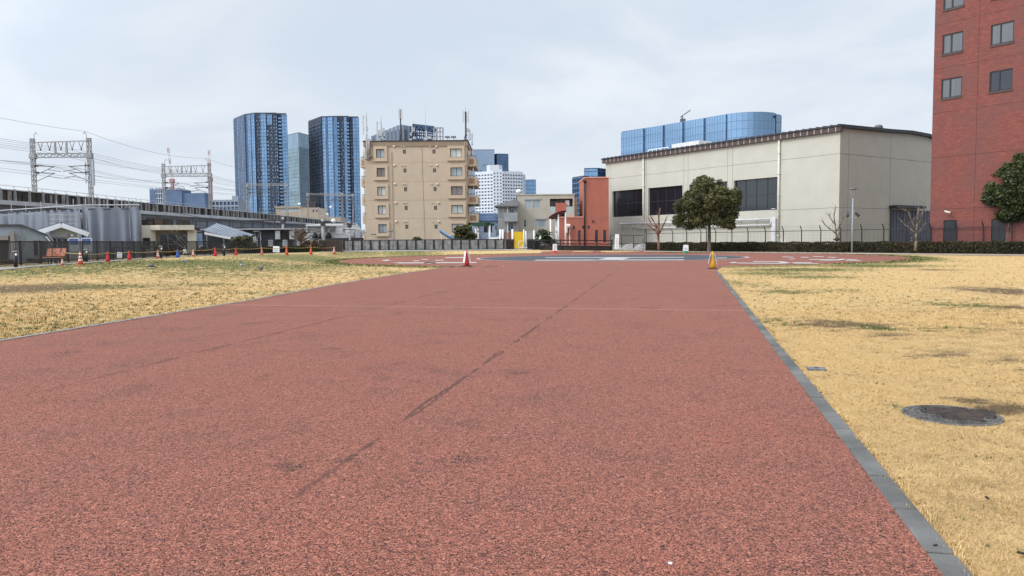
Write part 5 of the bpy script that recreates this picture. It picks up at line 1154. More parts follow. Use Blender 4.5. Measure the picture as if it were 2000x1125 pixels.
b = MB(); b.bar((el[0], -.42, el[1] - .12), (ap_[0], -.42, ap_[1] - .12), .06, .32); b.bar((er[0], -.42, er[1] - .12), (ap_[0], -.42, ap_[1] - .12), .06, .32); b.build('barge_board', WHITE, c1)
r = cf.rect(95, 457, 134, 464); MB().box(r[0], r[1], -.15, .08, r[2], r[3]).build('shutter_box', M('grey_shutter', (.24, .235, .22), .6), c1)
window(c1, cf.rect(100, 464.5, 133, 485), .07, 3, 1, GALV, DGLASS, .06); r = cf.rect(138, 458, 143, 462); MB().box(r[0], r[1], -.1, .09, r[2], r[3]).build('wall_vent', WHITE, c1)
for u0, u1, lab in ((133, 155, 'left one of two blue notice panels behind the fence'), (158, 179.5, 'right one of two blue notice panels behind the fence')):
    f = Face((u0 + u1) / 2, 50.5, R_(30)); r = f.rect(u0, 464.5, u1, 479); t = f.thing('notice_board', lab, 'notice board', 'blue notice boards behind the fence')
    b = MB(); b.box(r[0], r[1], -.04, .04, r[2] - .4, r[2] + .03); b.box(r[0], r[1], -.04, .04, r[3] - .06, r[3]); b.box(r[0], r[0] + .06, -.04, .04, r[2], r[3]); b.box(r[1] - .06, r[1], -.04, .04, r[2], r[3])
    for x in (r[0] + .1, r[1] - .1): b.box(x - .04, x + .04, .04, .1, -.3, r[3])
    b.build('frame', WHITE, t); MB().box(r[0] + .06, r[1] - .06, -.02, .02, r[2] + .03, r[3] - .06).build('panel', M('blue_panel', (.10, .17, .42), .35, .12, 3), t)
# cream flat roofed building
ff = Face(270, 80, R_(24)); f1 = ff.thing('flat_roofed_building', 'cream flat roofed building with a deep canopy and cluttered roof terrace', 'building')
FC = M('cream_wall', S(222, 214, 194, 1.12), .85, .06, .6, streak=.2); ztp = ff.px(300, 440)[1]; xm = ff.px(312, 450)[0]; xe = ff.px(379, 445)[0]; zc_ = ff.px(345, 449.5)[1]; xw = ff.px(304, 460)[0]
r1 = ff.rect(279, 464.5, 293.5, 486); b = MB(); b.holes(0, xw, -.5, ztp, [r1], rev=.15); b.shell(0, xw, 0, 9, -.5, ztp); b.build('wall', FC, f1)
b = MB(); b.prism([(xw - .5, -.003), (xm, -1.2), (xe, -1.2), (xe, 8), (xw - .5, 8)], zc_, ztp, 'z'); b.build('canopy', FC, f1)
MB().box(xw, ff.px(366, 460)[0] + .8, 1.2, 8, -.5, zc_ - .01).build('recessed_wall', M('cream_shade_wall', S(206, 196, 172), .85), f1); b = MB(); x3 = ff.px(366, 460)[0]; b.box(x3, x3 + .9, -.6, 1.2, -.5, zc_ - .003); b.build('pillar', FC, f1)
window(f1, r1, .1, 1, 1, DKMETAL, DGLASS, .1); window(f1, (xw + .25, x3 - .1, -.2, zc_ - .3), 1.18, 3, 2, GALV, DGLASS, .12)
b = MB(); zr = ff.px(330, 424.5)[1]
for y in (-.9, 6): b.tube((.1, max(y, .3) if y > 0 else .2, zr), (xe - .3, y, zr), .05, 5); b.tube((.1, max(y, .3) if y > 0 else .2, (zr + ztp) / 2 + .3), (xe - .3, y, (zr + ztp) / 2 + .3), .035, 5)
for k in range(26): x = .1 + (xe - .4) * k / 25; b.tube((x, .2 - 1.1 * k / 25, ztp), (x, .2 - 1.1 * k / 25, zr), .035, 4)
b.build('roof_railing', DKMETAL, f1)
b = MB()
for k in range(30): x = random.uniform(.3, xe - .5); y = random.uniform(.4, 4); h = random.uniform(.2, .85); wd = random.uniform(.15, .5); b.box(x - wd, x + wd, y - .3, y + .3, ztp, ztp + h, random.choice((0, 0, 0, 1, 2, 0)))
b.build('roof_clutter', [M('dark_clutter', (.04, .035, .03), .8), M('pale_clutter', (.5, .48, .44), .7), M('brown_clutter', (.14, .09, .06), .8)], f1)
# sloped metal canopy and dark shed under the viaduct
sf = Face(400, 90, R_(18)); s1 = sf.thing('metal_canopy', 'tilted white edged corrugated canopy roof beside the dark shed', 'canopy')
A, B = sf.px(400, 450), sf.px(476, 467.5); b = MB(); e = [(A[0], -.5, A[1]), (B[0], -.5, B[1]), (B[0] + 1, 4.5, B[1] + .6), (A[0] + 1.2, 4.5, A[1] + .9)]
b.add([(x, y, z) for x, y, z in e] + [(x, y, z - .1) for x, y, z in e], [(0, 1, 2, 3), (7, 6, 5, 4), (0, 4, 5, 1), (1, 5, 6, 2), (2, 6, 7, 3), (3, 7, 4, 0)])
for k in range(16):
    q = k / 15; p0 = Vector(e[0]).lerp(Vector(e[1]), q); p1 = Vector(e[3]).lerp(Vector(e[2]), q); b.bar(p0 + Vector((0, 0, .03)), p1 + Vector((0, 0, .03)), .12, .07)
b.build('roof_sheet', M('pale_blue_grey_sheet', S(190, 200, 212, 1.5), .5, .1, 1, streak=.3), s1)
b = MB(); A2, B2 = sf.px(400, 455.5), sf.px(474, 469.8); b.bar((A2[0], -.7, A2[1]), (B2[0], -.7, B2[1]), .12, .28); b.build('fascia', WHITE, s1); b = MB()
for q in (.05, .5, .95): x = A2[0] + (B2[0] - A2[0]) * q; b.tube((x, -.3, -.4), (x, -.3, A2[1] + (B2[1] - A2[1]) * q), .06)
b.build('post', GALV, s1)
df = Face(405, 98, R_(8)); d1 = df.thing('dark_shed', 'long low charcoal shed with a pale eaves line under the viaduct', 'shed')
z1 = df.px(500, 449)[1]; xe = df.px(556, 450)[0]; x0 = df.px(405, 450)[0]; r1 = df.rect(494.5, 462, 500.5, 474); b = MB(); b.holes(0, xe, -.5, z1, [r1], rev=.1); b.shell(0, xe, 0, 7, -.5, z1)
for k in range(40): x = xe * k / 40; b.box(x, x + .05, -.03, -.001, -.4, z1 - .2) if not (r1[0] - .1 < x < r1[1] + .1) else None
b.build('wall', M('charcoal_siding', (.045, .048, .055), .7, .2, 1), d1); b = MB(); b.box(-.5, xe + 3, -.9, 7, z1, z1 + .18); b.build('roof', M('grey_eaves', (.3, .31, .33), .5, .1), d1)
window(d1, r1, .06, 1, 1, WHITE, GREYGLASS, .12)
b = MB(); x0 = df.px(525, 460)[0]
for k in range(5): b.box(x0 + k * .9, x0 + k * .9 + .6, -.6, -.05, .2 + (k % 2) * 1.3, 1.4 + (k % 2) * 1.2)
b.tube((x0 - 1, -.2, 0), (x0 - 1, -.2, z1 - .3), .08); b.build('service_box', GALV, d1)
uf = Face(385, 108, 0); u1_ = uf.thing('steel_staircase', 'dark steel stair frame tangled under the viaduct deck', 'frame'); b = MB(); 
for k in range(8): x = k * 1.6; b.box(x - .08, x + .08, 0, .16, 0, 4.2)
for z in (2.9, 4.2): b.box(-.1, 11.4, 0, .2, z - .1, z + .1)
for k in range(12): b.box(1 + k * .35, 3.5 + k * .35, .3, 1.5, .3 + k * .26, .4 + k * .26)
b.build('steelwork', DKMETAL, u1_)
# white building
wf = Face(600, 125, R_(12)); w1 = wf.thing('white_building', 'white two storey building with a mansard end near the apartment block', 'building')
WWALL = M('bright_white_wall', S(236, 236, 236, 1.3), .75, .04, .6, streak=.12); z1 = wf.px(660, 436.5)[1]; xe = wf.px(697, 440)[0]; xe2 = wf.px(708, 460)[0]
rs = [wf.rect(601, 445, 607, 456), wf.rect(632, 446, 640, 455), wf.rect(645, 446, 655.5, 454.5), wf.rect(668.5, 446.5, 675, 455), wf.rect(685, 446.5, 703, 455)]
b = MB(); b.holes(0, xe, -.5, z1, rs[:4], rev=.15); b.shell(0, xe, 0, 10, -.5, z1); b.prism([(xe + .003, -.5), (xe + .003, z1), (xe2, wf.px(708, 452)[1]), (xe2, -.5)][::-1], .05, 10, 'y')
b.box(-.05, xe + .05, -.12, -.003, wf.px(650, 441)[1], wf.px(650, 439.8)[1]); b.box(-.05, xe, -.08, -.003, wf.px(650, 458.5)[1], wf.px(650, 457)[1]); b.build('wall', WWALL, w1)
for r in rs[:4]: window(w1, r, .1, 2, 1, GALV, GREYGLASS, .08)
b = MB(); x0, z0 = wf.px(609, 454); 
for k in range(3): b.lathe([(.5, 0), (.4, .5), (.1, .9)], (x0 + .5 + k * 1.1, -.4, z0 - .9), 10)
b.box(x0 - .4, x0 + 3, -.7, -.1, z0 - 1, z0 - .9); b.build('wall_lettering', M('black_ornament', (.03, .03, .03), .6), w1, True)
b = MB(); x0, z0 = wf.px(600, 442.5); b.box(x0, x0 + 4.6, -1.6, -.15, z0 - .2, z0); b.build('awning', M('dark_awning', (.1, .1, .11), .6), w1)
b = MB(); z0 = wf.px(690, 466.5)[1]; b.box(xe - 5, xe2 + .4, -2.5, -.13, z0 - .2, z0 + .15); b.build('lean_to_roof', DKMETAL, w1)
b = MB(); x0, z0 = wf.px(681, 456)
for k in range(3): b.box(x0 + k * 1.1, x0 + k * 1.1 + .85, -.5, -.13, z0 - .5 - .5 * (k % 2), z0 + .6)
b.build('air_conditioner', GALV, w1)
# beige building beyond the viaduct
bf = Face(542, 330, 0, 0); b1 = bf.thing('beige_building', 'beige concrete block with a ribbon window rising beyond the viaduct', 'building')
BC = M('beige_concrete', S(178, 160, 138, 1.15), .85, .08, .2, streak=.3); z1 = bf.px(580, 403)[1]; xe = bf.px(588, 410)[0]; xf = bf.px(622, 410)[0]; r1 = bf.rect(545, 408, 586, 413.5); r2 = bf.rect(610, 409, 614.5, 415.5); r3 = bf.rect(617, 409, 621, 415.5)
b = MB(); b.holes(0, xf, 0, z1 - .6, [r1, r2, r3], rev=.3); b.shell(0, xf, 0, 14, 0, z1 - .6); b.box(-.4, xe, -.4, 14, z1 - .6 + .003, z1); 
b.prism([(xf + .003, 0), (xf + .003, bf.px(624, 406)[1]), (bf.px(634, 427)[0], bf.px(634, 427)[1]), (bf.px(634, 427)[0], 0)][::-1], .1, 12, 'y'); b.box(bf.px(634, 427)[0] + .01, bf.px(664, 427)[0], 1, 12, 0, bf.px(650, 424)[1]); b.build('wall', BC, b1)
for r in (r1, r2, r3): window(b1, r, .25, 5 if r is r1 else 1, 1, GALV, GREYGLASS if r is r1 else DGLASS, .2)
b = MB(); x0 = bf.px(594, 403)[0]; b.box(x0, x0 + 3.5, 3, 6, z1 - .5, z1 + 2.2); b.tube((x0 + 5, 4, z1 - .6), (x0 + 5, 4, z1 + 3), .2); b.build('roof_plant', DKMETAL, b1)
b = MB(); a = bf.px(622, 405); c = bf.px(635, 427); b.bar((a[0], -.3, a[1]), (c[0], -.3, c[1]), .4, .4); b.build('stair_rail', M('grey_steel', S(150, 150, 156), .6), b1)
for u, v, Y, r, lab in ((585, 398.5, 326, .6, 'white dish above the beige building roof'), (646, 404.5, 322, .6, 'white dish floating highest beside the beige building'), (639, 419, 300, .65, 'small white tank at the right end of the beige building'), (651.5, 431.5, 250, .8, 'round white dish close above the viaduct parapet')):
    p = P(u, v, Y); t = thing('satellite_dish', lab, 'dish', (p.x, p.y, p.z), 0, 'dishes beyond the viaduct'); o = MB().lathe([(.05, .25), (r * .6, .12), (r, -.1), (r * .9, -.06), (r * .5, .2), (.04, .32)], (0, 0, 0), 14).build('dish', WHITE, t, True); o.rotation_euler = (R_(80), 0, R_(20)); MB().tube((0, .3, -p.z + 1), (0, .3, 0), .12).build('pole', GALV, t)
# ---- concrete utility poles in front
def upole(u, Y, vtop, label, trans=False, r=.17):
    p = G(u, 470, z=0) if False else Vector((X(u, Y), Y, zt(X(u, Y), Y) - .3)); H = V(u, vtop, Y) - p.z
    t = thing('utility_pole', label, 'utility pole', p, 0, 'utility poles near the white building'); b = MB(); b.tube((0, 0, 0), (0, 0, H), r * 1.25, 10, r); b.build('pole', CONC, t)
    b = MB()
    for z in (H - .5, H - 1.2): b.box(-.9, .9, -.06, .06, z - .05, z + .05)
    for k in (-.8, -.4, .4, .8): b.lathe([(.03, 0), (.07, .05), (.07, .12), (.03, .2)], (k, 0, H - .45), 6)
    b.box(-.25, .25, -.35, .35, H - .9, H - .3)
    b.build('crossarm', DKMETAL, t)
    if trans:
        for x in (-3.2, -2.2, -1.2): MB().lathe([(.34, 0), (.38, .1), (.38, .9), (.3, 1.0), (.1, 1.05)], (x, 0, H - 2.6), 12).build('transformer', M('transformer_grey', (.25, .26, .28), .5), t, True)
        b = MB(); b.box(-4, .6, -.15, .15, H - 2.75, H - 2.62); b.box(-4, .6, -.1, .1, H - 1.45, H - 1.35); b.build('platform', DKMETAL, t)
    b = MB()
    for k in range(6): b.tube((-.35, 0, 1.5 + k * .7), (.35, 0, 1.5 + k * .7), .02, 4)
    b.build('step_bolts', GALV, t); return p, H
p1, H1 = upole(555.5, 104, 424, 'concrete utility pole carrying a row of transformers', True)
p2, H2 = upole(633, 104, 428, 'concrete utility pole in front of the middle of the white building', r=.2)
p3, H3 = upole(685, 110, 432, 'thinner utility pole close to the beige apartment block', r=.11)
for k, (pa, ha, pb, hb_, dz) in enumerate(((p1, H1, p2, H2, -.5), (p1, H1, p2, H2, -1.6), (p1, H1, p2, H2, -2.6), (p2, H2, p3, H3, -.7), (p2, H2, p3, H3, -1.6), (p2, H2, p3, H3, -3.2))):
    a = Vector((pa.x, pa.y, pa.z + ha + dz)); c = Vector((pb.x, pb.y, pb.z + hb_ + dz)); pts = [a.lerp(c, q / 8) - Vector((0, 0, .35 * 4 * (q / 8) * (1 - q / 8))) for q in range(9)]
    tag(MB().path(pts, .035, 4).build('power_line', DKMETAL), 'slack black line between the utility poles by the white building', 'power line', 'power lines between the utility poles')
for k, (z1_, z2_) in enumerate(((-1.0, 6.0), (-2.0, 5.0), (-3.0, 4.2))):
    a = Vector((p1.x, p1.y, p1.z + H1 + z1_)); c = Vector((X(300, 92), 92, z2_)); pts = [a.lerp(c, q / 10) - Vector((0, 0, .6 * 4 * (q / 10) * (1 - q / 10))) for q in range(11)]
    tag(MB().path(pts, .035, 4).build('power_line', DKMETAL), 'long black line running left from the transformer pole under the viaduct', 'power line', 'power lines left of the transformer pole')
# ================================================================ FENCES
def fpts(pix, step):
    """posts along a line of photo base points, even spacing on the ground"""
    g = [G(*a) for a in pix]; out_ = [g[0].copy()]; need = step
    for a, c in zip(g[:-1], g[1:]):
        L = (c - a).length; pos = 0
        while L - pos >= need: pos += need; out_.append(a.lerp(c, pos / L)); need = step
        need -= L - pos
    for p in out_: p.z = zt(p.x, p.y)
    return out_
O = G(300, 504)
pf = thing('picket_fence', 'long black metal picket fence along the left side of the lawn', 'fence', (O.x, O.y, O.z))
base_px = [(-90, 527), (0, 520.5), (60, 517), (140, 511.5), (220, 507), (300, 502.5), (380, 498.7), (460, 496), (540, 493.8), (600, 492.4)]
posts = fpts(base_px, 2.0)
HFENCE = 1.22
for p in posts: q = p - O; MB().box(q.x - .045, q.x + .045, q.y - .045, q.y + .045, q.z - .1, q.z + HFENCE + .05).build('post', BLACK, pf)
for a, c in zip(posts[:-1], posts[1:]):
    a, c = a - O, c - O; b = MB(); d = c - a
    b.bar(a + Vector((0, 0, HFENCE)), c + Vector((0, 0, HFENCE)), .05, .06); b.bar(a + Vector((0, 0, .1)), c + Vector((0, 0, .1)), .04, .05)
    for k in range(1, 18): e = a + d * (k / 18); b.box(e.x - .013, e.x + .013, e.y - .011, e.y + .011, e.z + .1, e.z + HFENCE)
    b.build('picket_panel', BLACK, pf)
# lower handrail fence in the middle stretch
hp = fpts([(222, 508.5), (300, 504), (330, 502.5)], 2.4); O2 = hp[0]; hf = thing('handrail_fence', 'lower black handrail in front of the picket fence by the cream building', 'railing', O2)
for p in hp: q = p - O2; MB().box(q.x - .05, q.x + .05, q.y - .05, q.y + .05, q.z - .1, q.z + .85).build('post', BLACK, hf)
b = MB()
for a, c in zip(hp[:-1], hp[1:]): b.bar(a - O2 + Vector((0, 0, .82)), c - O2 + Vector((0, 0, .82)), .07, .06); b.bar(a - O2 + Vector((0, 0, .12)), c - O2 + Vector((0, 0, .12)), .05, .05)
b.build('rail', BLACK, hf)
def board_fence(name, label, pix, h, step, boardm, postm, capm, nb, gap=.2, post_wd=.09, boards_h=1.0):
    ps_ = fpts(pix, step); Oq = ps_[0]; t = thing(name, label, 'fence', Oq)
    for p in ps_: q = p - Oq; MB().box(q.x - post_wd, q.x + post_wd, q.y - .08, q.y + .08, q.z - .1, q.z + h).build('post', postm, t)
    for a, c in zip(ps_[:-1], ps_[1:]):
        a, c = a - Oq, c - Oq; b = MB(); d = c - a; n = Vector((-d.y, d.x, 0)).normalized() * .02
        b.bar(a + Vector((0, 0, h - .04)), c + Vector((0, 0, h - .04)), .1, .09, 1); b.bar(a + Vector((0, 0, .06)), c + Vector((0, 0, .06)), .07, .09, 1)
        b.bar(a + n * 3 + Vector((0, 0, h * .5)), c + n * 3 + Vector((0, 0, h * .5)), .03, h - .2, 2)
        for k in range(nb):
            e0, e1 = a + d * ((k + .08) / nb), a + d * ((k + 1 - gap) / nb); dz = random.uniform(-.02, .02)
            b.bar((e0.x, e0.y, e0.z + h * .5), (e1.x, e1.y, e1.z + h * .5), .03, h - .22 + dz, 0)
        b.build('panel', [boardm, capm, M('dark_backing', (.05, .05, .05), .9)], t)
    return t
WEATH = M('weathered_grey_boards', (.30, .29, .275), .9, .35, 2.2, streak=.7, dirt=(.10, .09, .085))
DBROWN = M('dark_brown_boards', (.042, .026, .022), .7, .3, 2)
gpx = [(672, 490.3), (780, 489.4), (900, 488.3), (989, 487.5)]
board_fence('board_fence', 'grey weathered board fence framed in black below the apartment block', gpx, 1.28, 1.06, WEATH, BLACK, BLACK, 9)
board_fence('board_fence', 'dark brown board fence angled toward the lawn left of the grey boards', [(625, 490.2), (648, 491.3), (671, 492.6)], 1.3, 1.1, DBROWN, DBROWN, DBROWN, 8)
board_fence('board_fence', 'short dark brown fence end just left of the playground gateway', [(989.5, 487.5), (1002, 487.4), (1015, 487.2)], 1.25, .85, DBROWN, BLACK, BLACK, 6)
board_fence('board_fence', 'black gate panel with a white and red notice at the playground entrance', [(1031, 487.6), (1043, 487.6), (1055, 487.6)], 1.25, .75, BLACK, BLACK, BLACK, 6)
def sign(name, label, u0, v0, u1, v1, Y, thick=.03, cat='sign', red=True, rows=5, rot=0.0, group=None):
    f = Face((u0 + u1) / 2, Y, rot); r = f.rect(u0, v0, u1, v1); t = f.thing(name, label, cat, group); f.root.location.z += r[2]; h = r[3] - r[2]; wd = (r[1] - r[0]) / 2
    MB().box(-wd, wd, -thick, 0, 0, h).build('sheet', SHEET, t)
    b = MB()
    for k in range(rows): z = h * (.08 + .5 * k / rows); L = wd * random.uniform(.5, .8); b.box(-L, L, -thick - .004, -thick - .001, z, z + h * .035)
    b.build('printed_lines', INK, t)
    if red: b = MB(); b.box(-wd * .55, wd * .05, -thick - .004, -thick - .001, h * .66, h * .88); b.box(wd * .25, wd * .7, -thick - .004, -thick - .001, h * .66, h * .9); b.build('printed_emblem', REDINK, t)
    return t
sign('notice_sign', 'white notice with red figures hung on the black gate panel', 1040.5, 467.5, 1050, 485.5, 96.2, red=True)
sign('notice_sign', 'narrow blank white strip beside the notice on the black gate panel', 1050.6, 468, 1052.6, 485, 96.2, red=False, rows=1)
# rail fence
rp = fpts([(1056, 488.6), (1090, 489), (1150, 489.4), (1203, 489.8)], 2.4); Oq = rp[0]; rf_ = thing('rail_fence', 'black two rail fence over a dark plank base before the terracotta annex', 'fence', Oq)
for p in rp: q = p - Oq; MB().box(q.x - .07, q.x + .07, q.y - .07, q.y + .07, q.z - .1, q.z + 1.35).build('post', BLACK, rf_)
for z, hgt in ((1.22, .12), (.80, .12)):
    b = MB()
    for a, c in zip(rp[:-1], rp[1:]): b.bar(a - Oq + Vector((0, -.02, z)), c - Oq + Vector((0, -.02, z)), .06, hgt)
    b.build('rail', BLACK, rf_)
b = MB()
for a, c in zip(rp[:-1], rp[1:]): b.bar(a - Oq + Vector((0, .12, .28)), c - Oq + Vector((0, .12, .28)), .1, .62)
b.build('plank_base', M('dark_planks', (.03, .028, .026), .8, .3, 3), rf_)
# vertical banner sign and stair handrails
bp_ = Face(1205, 97.0, 0); r = bp_.rect(1200.5, 457.5, 1210, 487.5); bn_ = bp_.thing('banner_sign', 'tall narrow white banner with a faint column of writing by the steps', 'banner')
b = MB(); w2 = (r[1] - r[0]) / 2; b.add([(-w2, 0, r[2] + .1), (w2 * .75, 0, r[2] + .1), (w2, 0, r[3]), (-w2 * .75, 0, r[3]), (-w2, .05, r[2] + .1), (w2 * .75, .05, r[2] + .1), (w2, .05, r[3]), (-w2 * .75, .05, r[3])], [(0, 1, 2, 3), (7, 6, 5, 4), (0, 3, 7, 4), (1, 5, 6, 2), (2, 6, 7, 3), (0, 4, 5, 1)]); b.build('cloth', SHEET, bn_)
b = MB(); H = r[3] - r[2]
for k in range(9): z = r[2] + H * (.15 + .07 * k); b.box(-.13, .13, -.006, -.001, z, z + H * .045)
b.build('faint_writing', M('pale_ink', (.5, .5, .53), .7), bn_); b = MB(); b.tube((-w2 - .03, .05, 0), (-w2 * .8, .05, r[3] + .1), .03); b.box(-.35, .35, -.25, .25, -.02, .06); b.build('stand', BLACK, bn_)
RAILM = M('pale_steel_rail', (.5, .5, .5), .4, .1, 3, .3)
for x_u, lab in ((1211, 'left one of two pairs of sloping steel handrails on the steps'), (1236, 'right one of two pairs of sloping steel handrails on the steps')):
    f = Face(x_u, 97.5, 0); t = f.thing('stair_handrail', lab, 'handrail', 'handrails on the steps')
    A0, A1, A2 = f.px(x_u, 488.5), f.px(x_u + 15, 477.5), f.px(x_u + 24, 476.5)
    for y in (0, .5):
        b = MB(); b.path([(A0[0], y, A0[1]), (A1[0], y, A1[1]), (A2[0], y, A2[1])], .04, 6); b.path([(A0[0] + .4, y, A0[1]), (A1[0], y, A1[1] - .4), (A2[0], y, A2[1] - .4)], .03, 6)
        b.tube((A1[0], y, 0), (A1[0], y, A1[1]), .035); b.tube((A2[0], y, 0), (A2[0], y, A2[1]), .035); b.build('rail', RAILM, t)
f = Face(1192, 103, 0, 0); t = f.thing('service_fence', 'grey wire panel fence in front of the cream hall above the steps', 'fence')
x1, z1 = f.px(1258, 459.5); z0 = f.px(1225, 476)[1]
for u in (1192.5, 1214.5, 1237.5, 1258): x = f.px(u, 466)[0]; MB().tube((x, 0, 0), (x, 0, z1), .05, 6).build('post', DKMETAL, t)
b = MB(); b.tube((0, 0, z1), (x1, 0, z1), .04); b.tube((0, 0, z0), (x1, 0, z0), .04); b.build('rail', DKMETAL, t)
b = MB(); b.box(0, x1, .1, .2, 0, z0 - .1); b.build('low_wall', CONC, t)
# chain fence with cranked arms behind the hedge
HL0, HL1 = G(1258, 489.5, z=0), G(2000, 496.5, z=0)
hd_ = (HL1 - HL0).normalized(); hn = Vector((-hd_.y, hd_.x, 0)); hn = hn if hn.y > 0 else -hn
f0 = HL0 + hn * 2.0; cfn = thing('security_fence', 'long wire security fence with black cranked posts behind the hedge', 'fence', (f0.x, f0.y, 0))
def on_line(u):
    r_ = ray(u, 470); o = -f0; tt = (f0).dot(Vector((-hd_.y, hd_.x, 0))) / Vector((r_.x, r_.y, 0)).dot(Vector((-hd_.y, hd_.x, 0))); return (Vector((r_.x, r_.y, 0)) * tt - f0).dot(hd_)
pu = [1262, 1287, 1314, 1341, 1369, 1398, 1429.5, 1461, 1495, 1530, 1565.5, 1603, 1641.5, 1683, 1726, 1771, 1817, 1867, 1920, 1976, 2036]
FH = 2.35
for u in pu:
    s_ = on_line(u); p = hd_ * s_; b = MB(); b.tube(p, p + Vector((0, 0, FH)), .055, 6); b.tube(p + Vector((0, 0, FH)), p + Vector((-.22, -.12, FH + .5)), .05, 6); b.build('post', BLACK, cfn)
s0, s1 = on_line(pu[0]), on_line(pu[-1])
b = MB(); b.tube(hd_ * s0 + Vector((0, 0, FH - .05)), hd_ * s1 + Vector((0, 0, FH - .05)), .035, 5); b.tube(hd_ * s0 + Vector((0, 0, .6)), hd_ * s1 + Vector((0, 0, .6)), .03, 5); b.build('rail', DKMETAL, cfn)
b = MB()
for k in range(14): z = .15 + k * .16; b.tube(hd_ * s0 + Vector((0, 0, z)), hd_ * s1 + Vector((0, 0, z)), .006, 3)
for k in range(3): z = FH + .12 + k * .17; b.tube(hd_ * s0 + Vector((-.06 - .08 * k, -.03 - .04 * k, z)), hd_ * s1 + Vector((-.06 - .08 * k, -.03 - .04 * k, z)), .008, 3)
k = s0
while k < s1: b.tube(hd_ * k + Vector((0, 0, .1)), hd_ * k + Vector((0, 0, FH - .1)), .005, 3); k += .5
b.build('wire_mesh', DKMETAL, cfn)
# ================================================================ CONES, ROPE, SIGNS, BOLLARDS
def conemat(n, c): return M('cone_' + n, c, .5, .12, 6, streak=.25)
CRED, CORG, CPNK, CBLU = conemat('red', (.55, .035, .03)), conemat('orange', (.58, .12, .05)), conemat('faded', (.56, .2, .13)), conemat('blue', (.03, .12, .42))
CGRN, CYEL = conemat('green', (.02, .2, .09)), conemat('yellow', (.62, .33, .02))
CSTRIPE = M('cone_white_band', (.7, .66, .62), .5, .1)
def cone(u, vb, vt, label, mat, stripes=False, group='traffic cones along the rope', flat=False, lean=0.0, fat=1.0, capped=False):
    p = G(u, vb); h = (vb - vt) * p.y / FPX; t = thing('traffic_cone', label, 'traffic cone', p, random.random() * 3, group); k = h / .7
    t.rotation_euler.x = lean
    b = MB(); s_ = .18 * k; b.box(-s_, s_, -s_, s_, 0, .035 * k); b.build('base', BLACK if flat else mat, t)
    r0, r1 = .135 * k * fat, .032 * k * fat; prof = [(r0 + (r1 - r0) * q, .035 * k + (h - .035 * k) * q) for q in (0, .25, .42, .5, .67, .75, .97)] + [(r1 * .7, h)]
    MB().lathe(prof, n=16).build('body', mat, t, True)
    if stripes:
        for q in (.25, .5, .75): ra, rb_ = [r0 + (r1 - r0) * x + .004 for x in (q, q + .13)]; MB().lathe([(ra, .035 * k + (h - .035 * k) * q), (rb_, .035 * k + (h - .035 * k) * (q + .13))], n=16).build('band', CSTRIPE, t, True)
    if capped: MB().lathe([(r1 * 1.5, 0), (r1 * 1.6, .05 * k), (r1 * .5, .09 * k)], (0, 0, h - .02), 10).build('cap', BLACK, t, True)
    t['h'] = h; return t
CL = [(122, 518, 505.5, 'orange cone standing in front of the bench', CORG, True, 1.35), (157.5, 517.0, 491.5, 'scuffed orange banded cone right of the bench', CORG, True, 1.0), (211, 511.4, 491.2, 'red cone left of the first paper sign', CRED, False, 1.05), (252.5, 508.2, 489.0, 'red cone with a dark cap, right of the first paper sign', CRED, False, 1.1),
      (308.5, 504.8, 488.3, 'faded pink cone beside the black bollard at the cream building', CPNK, True, 1.0), (347, 503.3, 487.5, 'blue cone, the only blue one in the row', CBLU, False, 1.2), (377.5, 501.5, 486.5, 'pale orange cone with broad white bands', CPNK, True, 1.0), (420.5, 500.4, 483.3, 'bright red cone on its own left of the thin bollard', CRED, False, 1.0),
      (461, 498.6, 483.3, 'orange red cone right of the thin bollard', CRED, False, 1.0), (511.5, 497.8, 482.3, 'pale faded orange cone left of the largest paper sign', CPNK, False, .9), (560, 498.0, 480.6, 'tall orange cone right of the largest paper sign', CORG, False, 1.0), (607.5, 497.0, 480.6, 'orange cone, second from the right end of the rope', CORG, False, .95), (652.5, 496.2, 481.2, 'banded orange cone at the right end of the rope', CORG, True, .95)]
cones = []
for i, (u, vb, vt, lab, m_, st_, fat) in enumerate(CL): cones.append(cone(u, vb, vt, lab, m_, st_, fat=fat, capped=(i == 3)))
def boards(t, h, wd, lean, z0, z1):
    for sgn in (-1, 1):
        b = MB(); xa, xb = sgn * (.13 + lean), sgn * (.085)
        b.add([(xa, -wd, z0), (xa, wd, z0), (xb, wd, z1), (xb, -wd, z1), (xa + sgn * .012, -wd, z0), (xa + sgn * .012, wd, z0), (xb + sgn * .012, wd, z1), (xb + sgn * .012, -wd, z1)], [(0, 1, 2, 3), (7, 6, 5, 4), (0, 4, 5, 1), (1, 5, 6, 2), (2, 6, 7, 3), (3, 7, 4, 0)]); o = b.build('sign_board', SHEET, t)
        b = MB()
        for k in range(5):
            q = .18 + k * .15; x = xa + (xb - xa) * q + sgn * .016; z = z0 + (z1 - z0) * q; b.box(x - .003, x + .003, -wd * .7, wd * random.uniform(.2, .7), z, z + .025)
        b.build('printed_lines', INK, o)
c1_ = cone(912, 520.0, 489.2, 'red cone flanked by two white boards at the left corner of the track', CRED, False, None, True, fat=.85); c1_.rotation_euler.z = R_(22)
h = c1_['h']; boards(c1_, h, .15, .05, h * .28, h * .93)
c2_ = cone(1391.5, 525.2, 490.8, 'yellow cone flanked by two white boards at the right corner of the track', CYEL, False, None, True, fat=.95); c2_.rotation_euler.z = R_(-14)
h = c2_['h']; boards(c2_, h, .19, .08, h * .3, h * .88)
